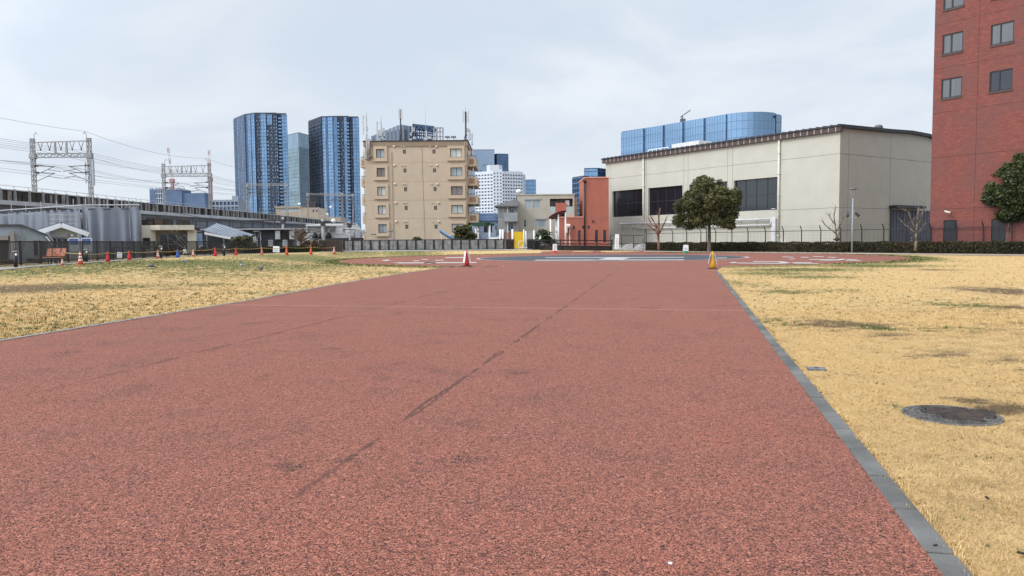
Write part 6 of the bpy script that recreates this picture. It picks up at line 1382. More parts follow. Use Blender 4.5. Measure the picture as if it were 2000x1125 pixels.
for u, vb, vt, m_, lab in ((1083.5, 495.2, 476.5, CRED, 'white printed board on a red cone base beyond the painted H'), (1339, 495.3, 478.3, CGRN, 'white printed board on a green cone base in front of the hedge')):
    p = G(u, vb); h = (vb - vt) * p.y / FPX; t = thing('cone_sign', lab, 'sign', p); wd = .24
    MB().lathe([(.27, 0), (.27, .05), (.22, .06), (.2, h * .33)], n=16).build('base', m_, t, True)
    b = MB(); b.prism([(-wd, h * .3), (wd, h * .3), (wd, h * .93), (wd * .8, h), (-wd * .8, h), (-wd, h * .93)], -.24, -.22, 'y'); o = b.build('board', SHEET, t); b = MB(); b.prism([(-wd, h * .3), (wd, h * .3), (wd * .8, h), (-wd * .8, h)], .2, .22, 'y'); b.build('board', SHEET, t)
    b = MB()
    for k in range(3): z = h * (.42 + .09 * k); b.box(-wd * .7, wd * .6, -.246, -.241, z, z + .03)
    b.build('printed_lines', M('blue_ink', (.2, .3, .45), .7), o)
    b = MB(); b.tube((0, 0, h * .3), (0, 0, h), .06, 8); b.tube((0, 0, h), (0, 0, h + .1), .03, 6) if m_ is CGRN else None; b.build('stem', m_, t)
    if m_ is CRED: b = MB(); b.bar((-.05, -.245, h * .85), (.1, -.245, h * .7), .012, .05); b.bar((.1, -.245, h * .92), (.1, -.245, h * .7), .012, .05); b.build('printed_emblem', REDINK, o)
YROPE, BROPE = M('rope_yellow', (.6, .42, .12), .7), M('rope_black', (.03, .03, .03), .7)
def rope(a, c, sag, label):
    b = MB(); n = 24; pts = []
    for k in range(n + 1): q = k / n; p = a.lerp(c, q); p.z -= sag * 4 * q * (1 - q); pts.append(p)
    for k in range(n): b.tube(pts[k], pts[k + 1], .024, 5, m=k % 2, cap=False)
    tag(b.build('barrier_rope', [YROPE, BROPE]), label, 'rope', 'striped rope strung between the cones')
tops = [Vector(t.location) + Vector((0, 0, t['h'] * .86)) for t in cones]
nm = ['the bench cone', 'the scuffed orange cone', 'the first red cone', 'the capped red cone', 'the pink cone', 'the blue cone', 'the broad banded cone', 'the lone bright red cone', 'the orange red cone', 'the pale faded cone', 'the tall orange cone', 'the second last cone', 'the last cone']
for i in range(1, len(tops) - 1): rope(tops[i], tops[i + 1], .07, 'black and yellow rope running from %s to %s' % (nm[i], nm[i + 1]))
p = G(124, 515); rope(p + Vector((0, 0, .62)), tops[1], .03, 'black and yellow rope tied from the bench to the scuffed orange cone')
for u0, v0, u1, v1, lab, rr in ((229.8, 492.6, 239.5, 503.4, 'tilted white paper sign hanging on the rope between the two red cones', .02), (358.6, 487.0, 366.3, 496.3, 'white paper sign hanging on the rope next to the blue cone', .02), (534.2, 480.8, 546.8, 492.6, 'largest white paper sign hanging on the rope in front of the low hedge', .02)):
    p = G((u0 + u1) / 2, v1 + 4); t = sign('paper_sign', lab, u0, v0, u1, v1, p.y - .05, .01, 'paper sign', False, 4, 0.05, 'paper signs on the rope'); t.rotation_euler.y = R_(4)
sb = G(362, 501.6); t = thing('sign_stand', 'small dark stand on a pale foot beneath the paper sign near the blue cone', 'stand', sb); MB().box(-.1, .1, -.05, .05, .1, .28).build('post', BLACK, t); MB().box(-.25, .2, -.12, .12, 0, .1).build('foot', M('pale_foot', (.5, .47, .42), .8), t)
for u, vb, vt, lab in ((31, 522.5, 489.8, 'black bollard light at the far left in front of the picket fence'), (168.5, 512.3, 486.5, 'black bollard light right of the scuffed orange cone'), (314.8, 504.3, 480.3, 'black bollard light beside the faded pink cone'), (438, 500.0, 478.3, 'thin black bollard light between the two red cones')):
    p = G(u, vb); h = (vb - vt) * p.y / FPX; t = thing('bollard_light', lab, 'bollard', p, 0, 'bollard lights along the path')
    MB().lathe([(.09, 0), (.09, h * .82), (.07, h * .82), (.07, h * .92)], n=14).build('post', BLACK, t, True); MB().lathe([(.12, h * .91), (.13, h * .93), (.13, h * .98), (.05, h)], n=14).build('cap', M('bollard_cap', (.25, .22, .2), .5), t, True); MB().box(.05, .12, -.1, -.05, h * .72, h * .86).build('lens', WHITE, t)
# ---- bench
BWOOD = M('orange_wood', (.42, .15, .085), .6, .2, 4, streak=.2)
p0 = G(118, 515.6); Yb = p0.y; bf_ = Face(91, Yb + .2, R_(10)); bt_ = bf_.thing('park_bench', 'orange slatted park bench with black legs by the picket fence', 'bench')
Lb = bf_.px(126, 505)[0]; hs_ = .38
b = MB()
for k in range(4): y = -.46 + k * .125; b.box(0, Lb, y, y + .095, hs_ - .035, hs_)
b.build('seat', BWOOD, bt_); b = MB()
for k in range(5):
    z = hs_ + .06 + k * .082; y = .05 + k * .05; b.add([(0 - .0, y, z), (Lb, y, z), (Lb, y + .032, z + .07), (0, y + .032, z + .07), (0, y + .03, z - .008), (Lb, y + .03, z - .008), (Lb, y + .062, z + .062), (0, y + .062, z + .062)], [(0, 1, 2, 3), (7, 6, 5, 4), (0, 4, 5, 1), (3, 2, 6, 7), (0, 3, 7, 4), (1, 5, 6, 2)])
b.build('backrest', BWOOD, bt_)
for x in (.25, Lb - .25):
    b = MB(); b.bar((x, -.38, 0), (x, -.35, hs_ - .04), .05, .05); b.bar((x, .06, 0), (x, .04, hs_ - .04), .05, .05); b.bar((x, -.42, hs_ - .06), (x, .08, hs_ - .06), .05, .05); b.bar((x, .06, hs_ - .05), (x, .25, hs_ + .44), .05, .03); b.build('leg', BLACK, bt_)
for x in (Lb * .5,):
    b = MB(); b.path([(x, .1, hs_ + .2), (x, -.1, hs_ + .24), (x, -.36, hs_ + .2), (x, -.4, hs_)], .022, 6); b.build('armrest', BLACK, bt_)
# ---- covers in the lawn
mc = G(1858, 812, z=0); rx = 80 * mc.y / FPX * 1.05
t = thing('manhole_cover', 'round cast iron manhole cover ringed with ridges, half covered by soil', 'manhole cover', (mc.x, mc.y, 0)); IRON = M('cast_iron', (.10, .097, .093), .6, .4, 8, .2, bump=.2)
MB().lathe([(rx * 1.05, -.02), (rx * 1.05, .012), (rx, .014), (rx, .012)], n=48).build('ring', M('iron_ring', (.10, .10, .10), .7, .3, 8), t, True)
b = MB(); b.lathe([(rx * .985, 0), (rx * .985, .010)], n=48)
for k in range(7):
    r_ = rx * (.16 + .125 * k); nseg = 10 + 4 * k
    for j in range(nseg):
        a0, a1 = 2 * math.pi * j / nseg, 2 * math.pi * (j + .8) / nseg; q = [(r_ * math.cos(a0), r_ * math.sin(a0)), (r_ * math.cos(a1), r_ * math.sin(a1)), ((r_ + rx * .06) * math.cos(a1), (r_ + rx * .06) * math.sin(a1)), ((r_ + rx * .06) * math.cos(a0), (r_ + rx * .06) * math.sin(a0))]
        b.prism(q, .009, .017, 'z')
b.build('lid', IRON, t)
b = MB(); vs = [(0, 0, .028)]; n = 90
for j in range(n): a = 2 * math.pi * j / n; rr = 1 + .16 * math.sin(3 * a + 1) + .12 * math.sin(7 * a) + random.uniform(-.14, .14); vs.append((rx * .74 * rr * math.cos(a), rx * .72 * rr * math.sin(a), .0185))
b.add([(x + rx * .22, y + rx * .06, z) for x, y, z in vs], [(0, 1 + j, 1 + (j + 1) % n) for j in range(n)]); o = b.build('soil', M('dark_soil', (.048, .033, .025), .95, .5, 14, bump=.8, bscale=50), t)
uc = G(1594, 722, z=0); t = thing('utility_cover', 'small rectangular grey utility lid set in the dry grass by the kerb', 'utility cover', (uc.x, uc.y, 0), math.atan2(kdir.y, kdir.x) + R_(90)); wx = 17.5 * uc.y / FPX
MB().box(-wx, wx, -wx * .9, wx * .9, -.03, .016).build('frame', M('lid_frame', (.10, .105, .11), .7, .2), t); b = MB(); b.box(-wx * .88, wx * .88, -wx * .78, wx * .78, .012, .021); b.build('lid', M('lid_grey', (.15, .16, .17), .6, .2, 9), t); MB().box(-.02, .03, -.03, .03, .0205, .026).build('lift_slot', BLACK, t)
for k, (u, v, s_) in enumerate(((1308, 1109, .007), (1826, 1074, .008), (1928, 980, .012), (1997, 1090, .014))):
    p = G(u, v, z=0); b = MB(); b.box(-s_, s_ * 1.6, -s_ * .5, s_ * .5, .019, .027); o = b.build('litter', WHITE if k == 0 else M('dark_leaf', (.03, .025, .02), .9), None, False, (p.x, p.y, 0)); o.rotation_euler.z = k * .9 - .4; tag(o, 'tiny white paper scrap lying on the red track' if k == 0 else ('dark dead leaf scrap lying on the grey kerb blocks', 'dark dead leaf scrap lying in the open straw lawn', 'dark dead leaf scrap at the bottom right of the lawn')[k - 1], 'litter')
# ---- pigeons
PG, PGW = M('pigeon_grey', (.10, .105, .115), .6, .4, 12), M('pigeon_white', (.45, .45, .46), .6, .2)
def pigeon(u, v, ang, label, white=False, feeding=False):
    p = G(u, v); t = thing('pigeon', label, 'pigeon', p, ang, 'pigeons on the lawn'); hd = (.155, .07) if feeding else (.14, .25)
    spine = [(-.22, .10, .012), (-.15, .115, .03), (-.08, .13, .06), (0, .14, .075), (.07, .15, .068), (.11, .16 if not feeding else .13, .045), (hd[0] - .02, hd[1], .034), (hd[0], hd[1] + .005, .034), (hd[0] + .028, hd[1] - .005, .018), (hd[0] + .055, hd[1] - .015, .004)]
    n = 10; vs = []; fs = []
    for x, z, r in spine:
        for k in range(n): a = 2 * math.pi * k / n; vs.append((x, r * .95 * math.cos(a), z + r * math.sin(a)))
    for i in range(len(spine) - 1):
        for k in range(n): fs.append((i*n+k, i*n+(k+1)%n, (i+1)*n+(k+1)%n, (i+1)*n+k))
    fs += [tuple(range(n))[::-1], tuple(range((len(spine)-1)*n, len(spine)*n))]
    b = MB().add(vs, fs)
    for y in (-.03, .03):
        b.tube((.0, y, .085), (.01, y, .01), .007, 5)
        for a in (-.5, 0, .5, 3.1): b.tube((.01, y, .008), (.01 + .035 * math.cos(a), y + .035 * math.sin(a), .004), .004, 4)
    b.build('body', PG, t, True)
    for y in (-1, 1):
        b = MB(); vs = [(.07, y * .068, .16), (.0, y * .08, .19), (-.1, y * .06, .17), (-.2, y * .025, .12), (-.1, y * .068, .12), (.02, y * .078, .12)]; b.add(vs + [(x, yy * 1.08, z) for x, yy, z in vs], [(0, 1, 2, 3, 4, 5), (11, 10, 9, 8, 7, 6)] + [(k, (k + 1) % 6, 6 + (k + 1) % 6, 6 + k) for k in range(6)]); b.build('wing', PGW if white else PG, t)
pigeon(296.5, 525.0, .3, 'grey pigeon feeding head down, nearest to the left edge', False, True)
pigeon(361.5, 515.3, 3.6, 'pale winged pigeon farthest back on the lawn, stretched low', True, True)
pigeon(472.5, 522.3, 2.2, 'pigeon with white on its back, facing away, right of the middle', True)
pigeon(510.5, 529.5, 1.3, 'dark pigeon nearest to the track, rightmost of the flock', False)
# ================================================================ PLAYGROUND BEHIND THE FENCE
f = Face(872, 100, 0); t = f.thing('slide', 'pale blue playground chute sloping above the board fence', 'slide'); A, B = f.px(859, 452.5), f.px(888, 469)
SLB = M('slide_blue', (.20, .42, .78), .35, .08); b = MB(); n = 12; pts = []
for k in range(n + 1): q = k / n; pts.append((A[0] + (B[0] - A[0]) * q, A[1] + (B[1] - A[1]) * (q + .12 * math.sin(q * math.pi))))
for (x0, z0), (x1, z1) in zip(pts[:-1], pts[1:]): 
    for y0, z_, y1, z2_ in ((-.7, .35, -.45, 0), (-.45, 0, .45, 0), (.45, 0, .7, .35)):
        b.add([(x0, y0, z0 + z_), (x1, y0, z1 + z_), (x1, y1, z1 + z2_), (x0, y1, z0 + z2_), (x0, y0, z0 + z_ - .06), (x1, y0, z1 + z_ - .06), (x1, y1, z1 + z2_ - .06), (x0, y1, z0 + z2_ - .06)], [(0, 1, 2, 3), (7, 6, 5, 4), (0, 4, 5, 1), (3, 2, 6, 7)])
b.build('chute', SLB, t, True); b = MB(); b.tube((A[0] + .2, 0, -.2), (A[0] + .2, 0, A[1] - .05), .06); b.tube((A[0] + .9, 0, -.2), (A[0] + .9, 0, A[1] - .6), .05); b.build('support', WHITE, t)
f = Face(925, 102, 0); t = f.thing('play_tower', 'playground tower with white posts under a dark green flat canopy', 'play structure'); z = f.px(944, 436)[1]; x1 = f.px(964, 440)[0]
b = MB(); b.prism([(-.1, -1.2), (x1 - .9, -1.4), (x1 + .1, -.2), (x1 - .5, 1.8), (.5, 1.8)], z - .35, z - .05, 'z'); b.prism([(.3, -.8), (x1 - 1.1, -1.0), (x1 - .4, -.2), (x1 - .9, 1.3), (.9, 1.3)], z - .05, z + .12, 'z'); b.build('canopy', M('dark_green_roof', (.012, .06, .03), .5, .2), t)
for u in (930, 934, 956.5): x = f.px(u, 450)[0]; MB().tube((x, -.8 if u != 934 else .9, -.3), (x, -.8 if u != 934 else .9, z - .3), .13, 10).build('post', WHITE, t, True)
b = MB(); x = f.px(957, 460)[0]; z0 = f.px(960, 466)[1]; x2 = f.px(978, 466)[0]; b.tube((x, -.8, z0), (x2, -.8, z0), .13, 10); b.tube((x2, -.8, z0), (x2, -.8, z0 + 1.0), .12, 10); b.build('guard_tube', WHITE, t, True)
b = MB(); b.box(x + .8, x + 2.0, .8, .9, z0 - .5, z0 + 1.3); b.lathe([(.55, 0), (.6, .3), (.3, .6)], (x + 1.3, -.2, z0 - .2), 12); b.build('play_panel', M('grey_blue_panel', (.2, .24, .28), .6, .3, 2), t)
b = MB(); xa, za = f.px(934, 462); b.bar((xa, .5, za + .7), (xa + 2.4, -.4, za - 1.0), .7, .1); b.build('steps', M('pale_blue_steps', (.3, .4, .52), .6), t)
f = Face(980, 101, 0); t = f.thing('climbing_wall', 'brown slatted panel between white posts joined to a yellow panel', 'play structure'); a, c = f.rect(984, 453, 1000, 468), f.rect(1003, 452.5, 1022, 482)
b = MB()
for k in range(9): w_ = (a[1] - a[0]) / 9; b.box(a[0] + w_ * k + .02, a[0] + w_ * (k + 1) - .02, -.06, .06, -.2, a[3] + .1 * math.sin(k * 1.2))
b.build('slat_panel', M('reddish_brown_boards', (.20, .07, .04), .7, .2, 3), t); MB().box(c[0], c[1], -.06, .06, -.2, c[3]).build('yellow_panel', M('bright_yellow', (.72, .45, .015), .5, .06), t)
for u in (977, 982, 1001): x = f.px(u, 460)[0]; MB().tube((x, -.1, -.3), (x, -.1, a[3] + .35), .13, 10).build('post', WHITE, t, True)
f = Face(1024, 96.5, 0); t = f.thing('gateway', 'slim white gateway frame with a low gate at the playground entrance', 'gate'); z = f.px(1024, 448)[1]
for u in (1023.3, 1027.2, 1043): x = f.px(u, 460)[0]; MB().tube((x, 0, -.2), (x, 0, z if u < 1025 else z - .1 if u > 1040 else z - .2), .07 if u < 1030 else .09, 8).build('post', WHITE, t, True)
x0, x1 = f.px(1027.2, 460)[0], f.px(1042.5, 460)[0]; b = MB()
for k in range(9): x = x0 + (x1 - x0) * k / 9; b.tube((x, .1, 1.2), (x, .1, z - .25), .015, 4)
for k in range(4): zz_ = 1.2 + (z - 1.5) * k / 3; b.tube((x0, .1, zz_), (x1, .1, zz_), .02, 4)
b.build('mesh_panel', M('pale_wire', (.5, .5, .5), .6), t)
b = MB(); x0 = f.px(1013, 480)[0]; b.path([(x0, -.2, .2), (x0, -.2, .95), (x0 + .15, -.2, 1.0), (x0 + .5, -.2, 1.0)], .035, 6); b.tube((x0 + .3, -.2, .15), (f.px(1022, 480)[0], -.2, .5), .05); b.tube((x0, -.2, .15), (f.px(1029, 485)[0], -.2, .15), .04); b.build('barrier', WHITE, t)
f = Face(1055, 98, 0); t = f.thing('white_fin', 'white pointed fin standing right of the black gate panel', 'post'); a, c = f.px(1053, 459), f.px(1057, 478); b = MB(); b.prism([(-.2, c[1] + .6), (.05, a[1]), (.16, a[1] - .2), (.2, c[1]), (.02, 0), (-.02, 0)], 0, .1, 'y'); b.build('fin', WHITE, t)
f = Face(1090, 104, 0); t = f.thing('play_canopy', 'playground shelter with a tilted dark red oval roof on white poles', 'play structure')
A, B = f.px(1071, 427), f.px(1106, 412.5); cx_, cz_ = (A[0] + B[0]) / 2, (A[1] + B[1]) / 2; sl = math.atan2(B[1] - A[1], B[0] - A[0]); Lr = math.hypot(B[0] - A[0], B[1] - A[1]) / 2
b = MB(); n = 28; vs = []
for z_, k_ in ((-.12, .9), (0, 1.0), (.12, .9)):
    for j in range(n): a_ = 2 * math.pi * j / n; x, y = Lr * k_ * math.cos(a_), 1.0 * k_ * math.sin(a_); tl = -.30 * y; vs.append((cx_ + x * math.cos(sl) - (z_ + tl) * math.sin(sl), y, cz_ + x * math.sin(sl) + (z_ + tl) * math.cos(sl)))
fs = [(i*n+k, i*n+(k+1)%n, (i+1)*n+(k+1)%n, (i+1)*n+k) for i in range(2) for k in range(n)] + [tuple(range(n))[::-1], tuple(range(2*n, 3*n))]
b.add(vs, fs); b.build('oval_roof', M('dark_red_roof', (.10, .012, .012), .4, .2), t)
for u, y, vt_ in ((1075, -.4, 428), (1090, -.5, 419), (1087, .8, 428), (1104, -.3, 415)): x, z = f.px(u, vt_); MB().tube((x, y, -.3), (x, y, z), .11, 10).build('post', WHITE, t, True)
b = MB(); x, z = f.px(1075, 460); b.path([(x, -.5, z), (x + .5, -.5, z - 1.2), (x + .6, -.5, z - 2)], .13, 8); x, z = f.px(1087, 432); b.path([(x, .2, z), (x + .25, .1, z - .8), (x - .1, .1, z - 1.6), (x + .2, 0, z - 3)], .1, 8); b.build('play_tube', WHITE, t, True)
# ================================================================ LAMPS
def street_lamp(u, Y, vtop, vb, label, cams=False, r=.06):
    p = Vector((X(u, Y), Y, zt(X(u, Y), Y))); H = V(u, vtop, Y) - p.z; t = thing('street_lamp', label, 'street lamp', p, 0, 'park lamps'); PM = M('lamp_post_grey', (.28, .31, .35), .45, .1)
    b = MB(); b.tube((0, 0, -.1), (0, 0, H - 1.0), r * 1.25, 10, r); b.tube((0, 0, H - 1.0), (-.26, 0, H - .3), .025, 6); b.tube((0, 0, H - 1.0), (.26, 0, H - .3), .025, 6); b.tube((-.26, 0, H - .3), (-.24, 0, H - .05), .025, 6); b.tube((.26, 0, H - .3), (.24, 0, H - .05), .025, 6); b.build('post', PM, t, True)
    MB().lathe([(.10, H - .16), (.38, H - .1), (.42, H - .03), (.2, H)], n=18).build('lamp_head', M('lamp_head_grey', (.2, .2, .21), .5), t, True)
    if cams:
        z = V(u, 420, Y) - p.z
        b = MB(); b.tube((-.5, 0, z - .25), (.5, 0, z - .25), .04); b.build('bracket', GALV, t)
        for sgn in (-1, 1): b = MB(); b.bar((sgn * .55, -.15, z - .1), (sgn * .38, .15, z + .2), .22, .2); b.tube((sgn * .5, 0, z - .25), (sgn * .48, 0, z - .05), .05); b.build('camera', DKMETAL, t)
street_lamp(1664, 76, 367.5, 490, 'tall grey lamp post with two cameras in front of the hall corner', True, .07)
street_lamp(504, 86, 451, 480, 'short lamp with a forked head in front of the dark shed'); street_lamp(389, 84, 452, 490, 'lamp with a flat head right of the cream flat roofed building')
street_lamp(731, 100, 456.5, 470, 'small lamp in front of the left end of the apartment block'); street_lamp(764, 100, 450, 470, 'taller lamp under the first window column of the apartment block')
p = G(1379.5, 490.5); t = thing('sign_pole', 'slim dark green pole just left of the round tree trunk', 'pole', p); MB().tube((0, 0, 0), (0, 0, 4.2), .07, 8).build('pole', M('green_grey_pole', (.11, .14, .14), .5), t)
p = G(1779, 493.5); t = thing('marker_stake', 'thin pale stake standing in front of the hedge by the roller door', 'stake', p); MB().tube((0, 0, 0), (.06, 0, 1.5), .025, 6).build('stake', M('pale_stake', (.4, .38, .32), .8), t)
# ================================================================ PLANTS
LEAF = attrmat('evergreen_leaf', (.026, .032, .011), (.15, .14, .05), rough=.55, spec=.35); LEAFD = attrmat('dark_evergreen_leaf', (.016, .026, .009), (.075, .095, .032), rough=.5, spec=.4)
HEDL = attrmat('hedge_leaf', (.020, .022, .012), (.095, .075, .04)); SHRUB = attrmat('shrub_leaf', (.022, .032, .010), (.13, .12, .05)); DRY = attrmat('dry_brown_leaf', (.06, .035, .02), (.2, .12, .07))
BARK = M('bark', (.16, .125, .10), .9, .35, 9, bump=.5, bscale=30); BARKP = M('pale_pruned_bark', (.15, .12, .095), .9, .3, 6)
def leaves(name, cen, tint, size, mat, parent, flat=.5, stretch=1.8):
    n = len(cen); a = RNG.normal(size=(n, 3)); a[:, 2] *= flat; a /= np.linalg.norm(a, axis=1)[:, None]
    bvec = RNG.normal(size=(n, 3)); bvec -= (bvec * a).sum(1)[:, None] * a; bvec /= np.linalg.norm(bvec, axis=1)[:, None]
    s_ = (size * (.6 + .8 * RNG.random(n)))[:, None]; a = a * s_ * .5 * stretch; bvec = bvec * s_ * .5
    co = np.stack([cen - a, cen + bvec * .9, cen + a, cen - bvec * .9], 1)
    return rawmesh(name, co.reshape(-1, 3), 4, mat, parent, {'tint': np.repeat(np.clip(tint + RNG.normal(size=n) * .14, 0, 1), 4)})
def crown_points(clumps, per, rad, zf=.75):
    C_, T_ = [], []
    for (c, r_, tn) in clumps:
        k = int(per * (r_ / rad) ** 2); d = RNG.normal(size=(k, 3)); d /= np.linalg.norm(d, axis=1)[:, None]; rr = r_ * RNG.random(k) ** .45
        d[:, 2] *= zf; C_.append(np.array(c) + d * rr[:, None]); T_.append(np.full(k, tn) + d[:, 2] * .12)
    return np.concatenate(C_), np.concatenate(T_)
def limb(b, p, q, r0, r1, n=7, bend=.0):
    p, q = Vector(p), Vector(q); m = p.lerp(q, .5) + Vector((random.uniform(-1, 1), random.uniform(-1, 1), 0)) * bend; b.tube(p, m, r0, n, (r0 + r1) / 2, cap=False); b.tube(m, q, (r0 + r1) / 2, n, r1)
def broad_tree(u, vb, crown, label, mat, nclump, per, size, Y=None, trunk_r=.2, forks=None, seed=3):
    rr = random.Random(seed); p = G(u, vb) if Y is None else Vector((X(u, Y), Y, 0)); Y = p.y; t = thing('tree', label, 'tree', p)
    outl = [(X(a, Y) - p.x, V(a, v_, Y) - p.z) for a, v_ in crown]; xs_ = [a for a, _ in outl]; zs_ = [z for _, z in outl]; cx_, cz_ = (min(xs_) + max(xs_)) / 2, (min(zs_) + max(zs_)) / 2
    def inside(x, z):
        c = False; j = len(outl) - 1
        for i in range(len(outl)):
            xi, zi = outl[i]; xj, zj = outl[j]
            if (zi > z) != (zj > z) and x < (xj - xi) * (z - zi) / (zj - zi) + xi: c = not c
            j = i
        return c
    W = (max(xs_) - min(xs_)) / 2; cl_ = []; tries = 0
    while len(cl_) < nclump and tries < 20000:
        tries += 1; x, z = rr.uniform(min(xs_), max(xs_)), rr.uniform(min(zs_), max(zs_))
        if not inside(x, z): continue
        row = [q for q in np.linspace(min(xs_), max(xs_), 60) if inside(q, z)]; hw = (row[-1] - row[0]) / 2; mid = (row[-1] + row[0]) / 2
        dep = math.sqrt(max(0, 1 - ((x - mid) / max(hw, .01)) ** 2)) * hw
        y = rr.choice((-1, 1, -1)) * dep * rr.uniform(.35, 1) ** .5; r_ = rr.uniform(.45, 1.0) * W * .24
        k = .92; x2 = mid + (x - mid) * k; z2 = cz_ + (z - cz_) * .93
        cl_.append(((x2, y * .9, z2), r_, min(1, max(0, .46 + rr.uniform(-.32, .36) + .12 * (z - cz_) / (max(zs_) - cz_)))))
    C_, T_ = crown_points(cl_, per, W * .2); leaves('crown', C_, T_, size, mat, t)
    b = MB(); zf = min(zs_) + (max(zs_) - min(zs_)) * .12
    if forks is None:
        limb(b, (0, 0, -.1), (0, 0, zf), trunk_r * 1.15, trunk_r * .85, 9, .02); base = [(0, 0, zf)]
    else:
        base = []
        for fx, fz in forks: limb(b, (0, 0, -.1), (fx * .35, 0, fz * .4), trunk_r, trunk_r * .8, 8, .03); limb(b, (fx * .35, 0, fz * .4), (fx, rr.uniform(-.3, .3), fz), trunk_r * .75, trunk_r * .5, 7, .06); base.append((fx, 0, fz))
    for k in range(14):
        c = cl_[rr.randrange(len(cl_))][0]; bs = rr.choice(base); limb(b, bs, c, trunk_r * .4, .02, 6, .15)
    b.build('trunk', BARK, t, True); return t
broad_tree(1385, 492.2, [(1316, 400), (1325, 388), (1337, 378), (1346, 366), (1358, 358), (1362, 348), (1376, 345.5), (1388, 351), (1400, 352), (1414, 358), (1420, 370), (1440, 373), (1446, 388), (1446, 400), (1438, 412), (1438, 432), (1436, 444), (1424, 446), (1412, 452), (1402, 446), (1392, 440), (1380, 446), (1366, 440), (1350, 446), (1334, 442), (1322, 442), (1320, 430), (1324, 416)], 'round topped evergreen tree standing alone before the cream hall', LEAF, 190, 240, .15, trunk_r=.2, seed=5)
broad_tree(1966, 488, [(1928,377),(1934,355),(1943,336),(1950,320),(1960,308),(1974,298),(1988,290),(2012,288),(2040,300),(2060,330),(2066,370),(2056,410),(2030,436),(2000,440),(1984,448),(1964,437),(1949,423),(1940,404),(1932,394)], 'dark green evergreen at the right edge in front of the brick block', LEAFD, 330, 320, .15, Y=66.5, trunk_r=.13, forks=[(-.05, 2.7), (.55, 2.9), (1.5, 2.3)], seed=9)
def bare_tree(u, vb, Y, pts, label, mat, r0=.09, name='bare_tree', fuzz=3, stake=False, seed=1):
    """pts: branches as photo polylines; twigs are added along them"""
    rr = random.Random(seed); p = G(u, vb) if Y is None else Vector((X(u, Y), Y, zt(X(u, Y), Y))); Y = p.y; t = thing(name, label, 'tree', p, 0, 'leafless young trees'); b = MB(); tw = MB()
    for br in pts:
        w0 = br[0]; q = [Vector((X(a, Y) - p.x, 0, V(a, v_, Y) - p.z)) for a, v_ in br[1:]]; dy = rr.uniform(-.6, .6)
        for k in range(1, len(q)): q[k].y = dy * k / len(q)
        for k in range(len(q) - 1): ra = r0 * w0 * (1 - .75 * k / len(q)); b.tube(q[k], q[k + 1], ra, 7, r0 * w0 * (1 - .75 * (k + 1) / len(q)))
        for k in range(len(q) - 1):
            for _ in range(fuzz):
                s_ = q[k].lerp(q[k + 1], rr.random()); d = Vector((rr.uniform(-1, 1), rr.uniform(-1, 1), rr.uniform(.1, 1.1))).normalized() * rr.uniform(.35, .95)
                if s_.z > 1.2: e = s_ + d; tw.tube(s_, e, .016, 4, .007); e2 = e + Vector((d.x * .5 + rr.uniform(-.3, .3), rr.uniform(-.2, .2), abs(d.z) * .5)); tw.tube(e, e2, .009, 4, .004); tw.tube(s_.lerp(e, .5), s_.lerp(e, .5) + Vector((-d.y, d.x, d.z)) * .45, .008, 4, .004)
    b.build('trunk', mat, t, True); tw.build('twigs', mat, t)
    if stake: MB().box(-.35, .35, -.08, .08, 1.25, 1.4).box(-.12, .12, -.12, .12, 1.15, 1.6).build('tree_tie', DKMETAL, t)
    return t
RBARK = M('reddish_bark', (.19, .095, .065), .9, .3, 6)
bare_tree(1287, 488, 92.5, [(1.2, (1287, 489), (1287, 470), (1286, 458)), (1, (1287, 462), (1280, 450), (1270, 443), (1264, 436)), (.9, (1286, 458), (1284, 444), (1277, 432), (1270, 420)), (1, (1286, 458), (1287, 440), (1286, 424), (1289, 406)), (.8, (1288, 456), (1294, 444), (1300, 432), (1303, 424)), (.6, (1284, 446), (1272, 436), (1266, 424))], 'reddish leafless tree left of the round evergreen', RBARK, .14, seed=2)
bare_tree(1634, 487, 78.6, [(1, (1635, 488), (1634, 472), (1632, 458), (1629, 440), (1626, 422), (1629, 402)), (.7, (1632, 456), (1622, 448), (1612, 440), (1606, 432)), (.6, (1633, 452), (1640, 440), (1645, 428), (1644, 424)), (.5, (1628, 436), (1618, 424), (1616, 416)), (.6, (1634, 462), (1640, 454), (1644, 446))], 'thin leafless tree left of the tall lamp post', BARK, .10, stake=True, seed=3)
bare_tree(1788, 488, 69.5, [(1.2, (1788, 490), (1788, 470), (1787, 455), (1788, 436), (1789, 405)), (.7, (1787, 456), (1778, 446), (1768, 438), (1762, 430)), (.6, (1787, 446), (1780, 432), (1774, 414), (1762, 408)), (.6, (1788, 446), (1795, 430), (1798, 412), (1800, 402)), (.5, (1788, 458), (1798, 446), (1804, 436))], 'leafless pollard tree with a pale sawn trunk before the roller door', BARKP, .12, stake=True, seed=4)
bare_tree(588, 488, 88, [(1.2, (588, 489), (589, 474), (589, 462), (586, 452)), (1, (589, 466), (580, 456), (573, 448)), (.9, (589, 460), (592, 450), (596, 444)), (.9, (590, 466), (600, 456), (606, 450)), (.7, (588, 470), (576, 464), (570, 458)), (.7, (590, 470), (604, 464), (610, 460))], 'twiggy brown leafless tree in front of the transformer pole', M('twig_brown', (.15, .10, .07), .9), .16, fuzz=9, seed=6)
bare_tree(352, 498, 62, [(.8, (370, 500), (362, 480), (346, 458), (338, 448)), (.7, (372, 498), (368, 478), (352, 460), (349, 448)), (.6, (366, 488), (352, 478), (342, 470))], 'sparse leaning pale branches in front of the cream flat roofed building', BARKP, .04, fuzz=2, seed=7)
bare_tree(30, 515, 44, [(.8, (28, 515), (32, 490), (38, 474), (42, 452)), (.7, (34, 512), (38, 486), (46, 470), (54, 452)), (.5, (32, 500), (24, 484), (20, 476))], 'thin bare saplings against the pale grey house at the left edge', M('sapling_grey', (.2, .18, .17), .9), .03, fuzz=3, seed=8)
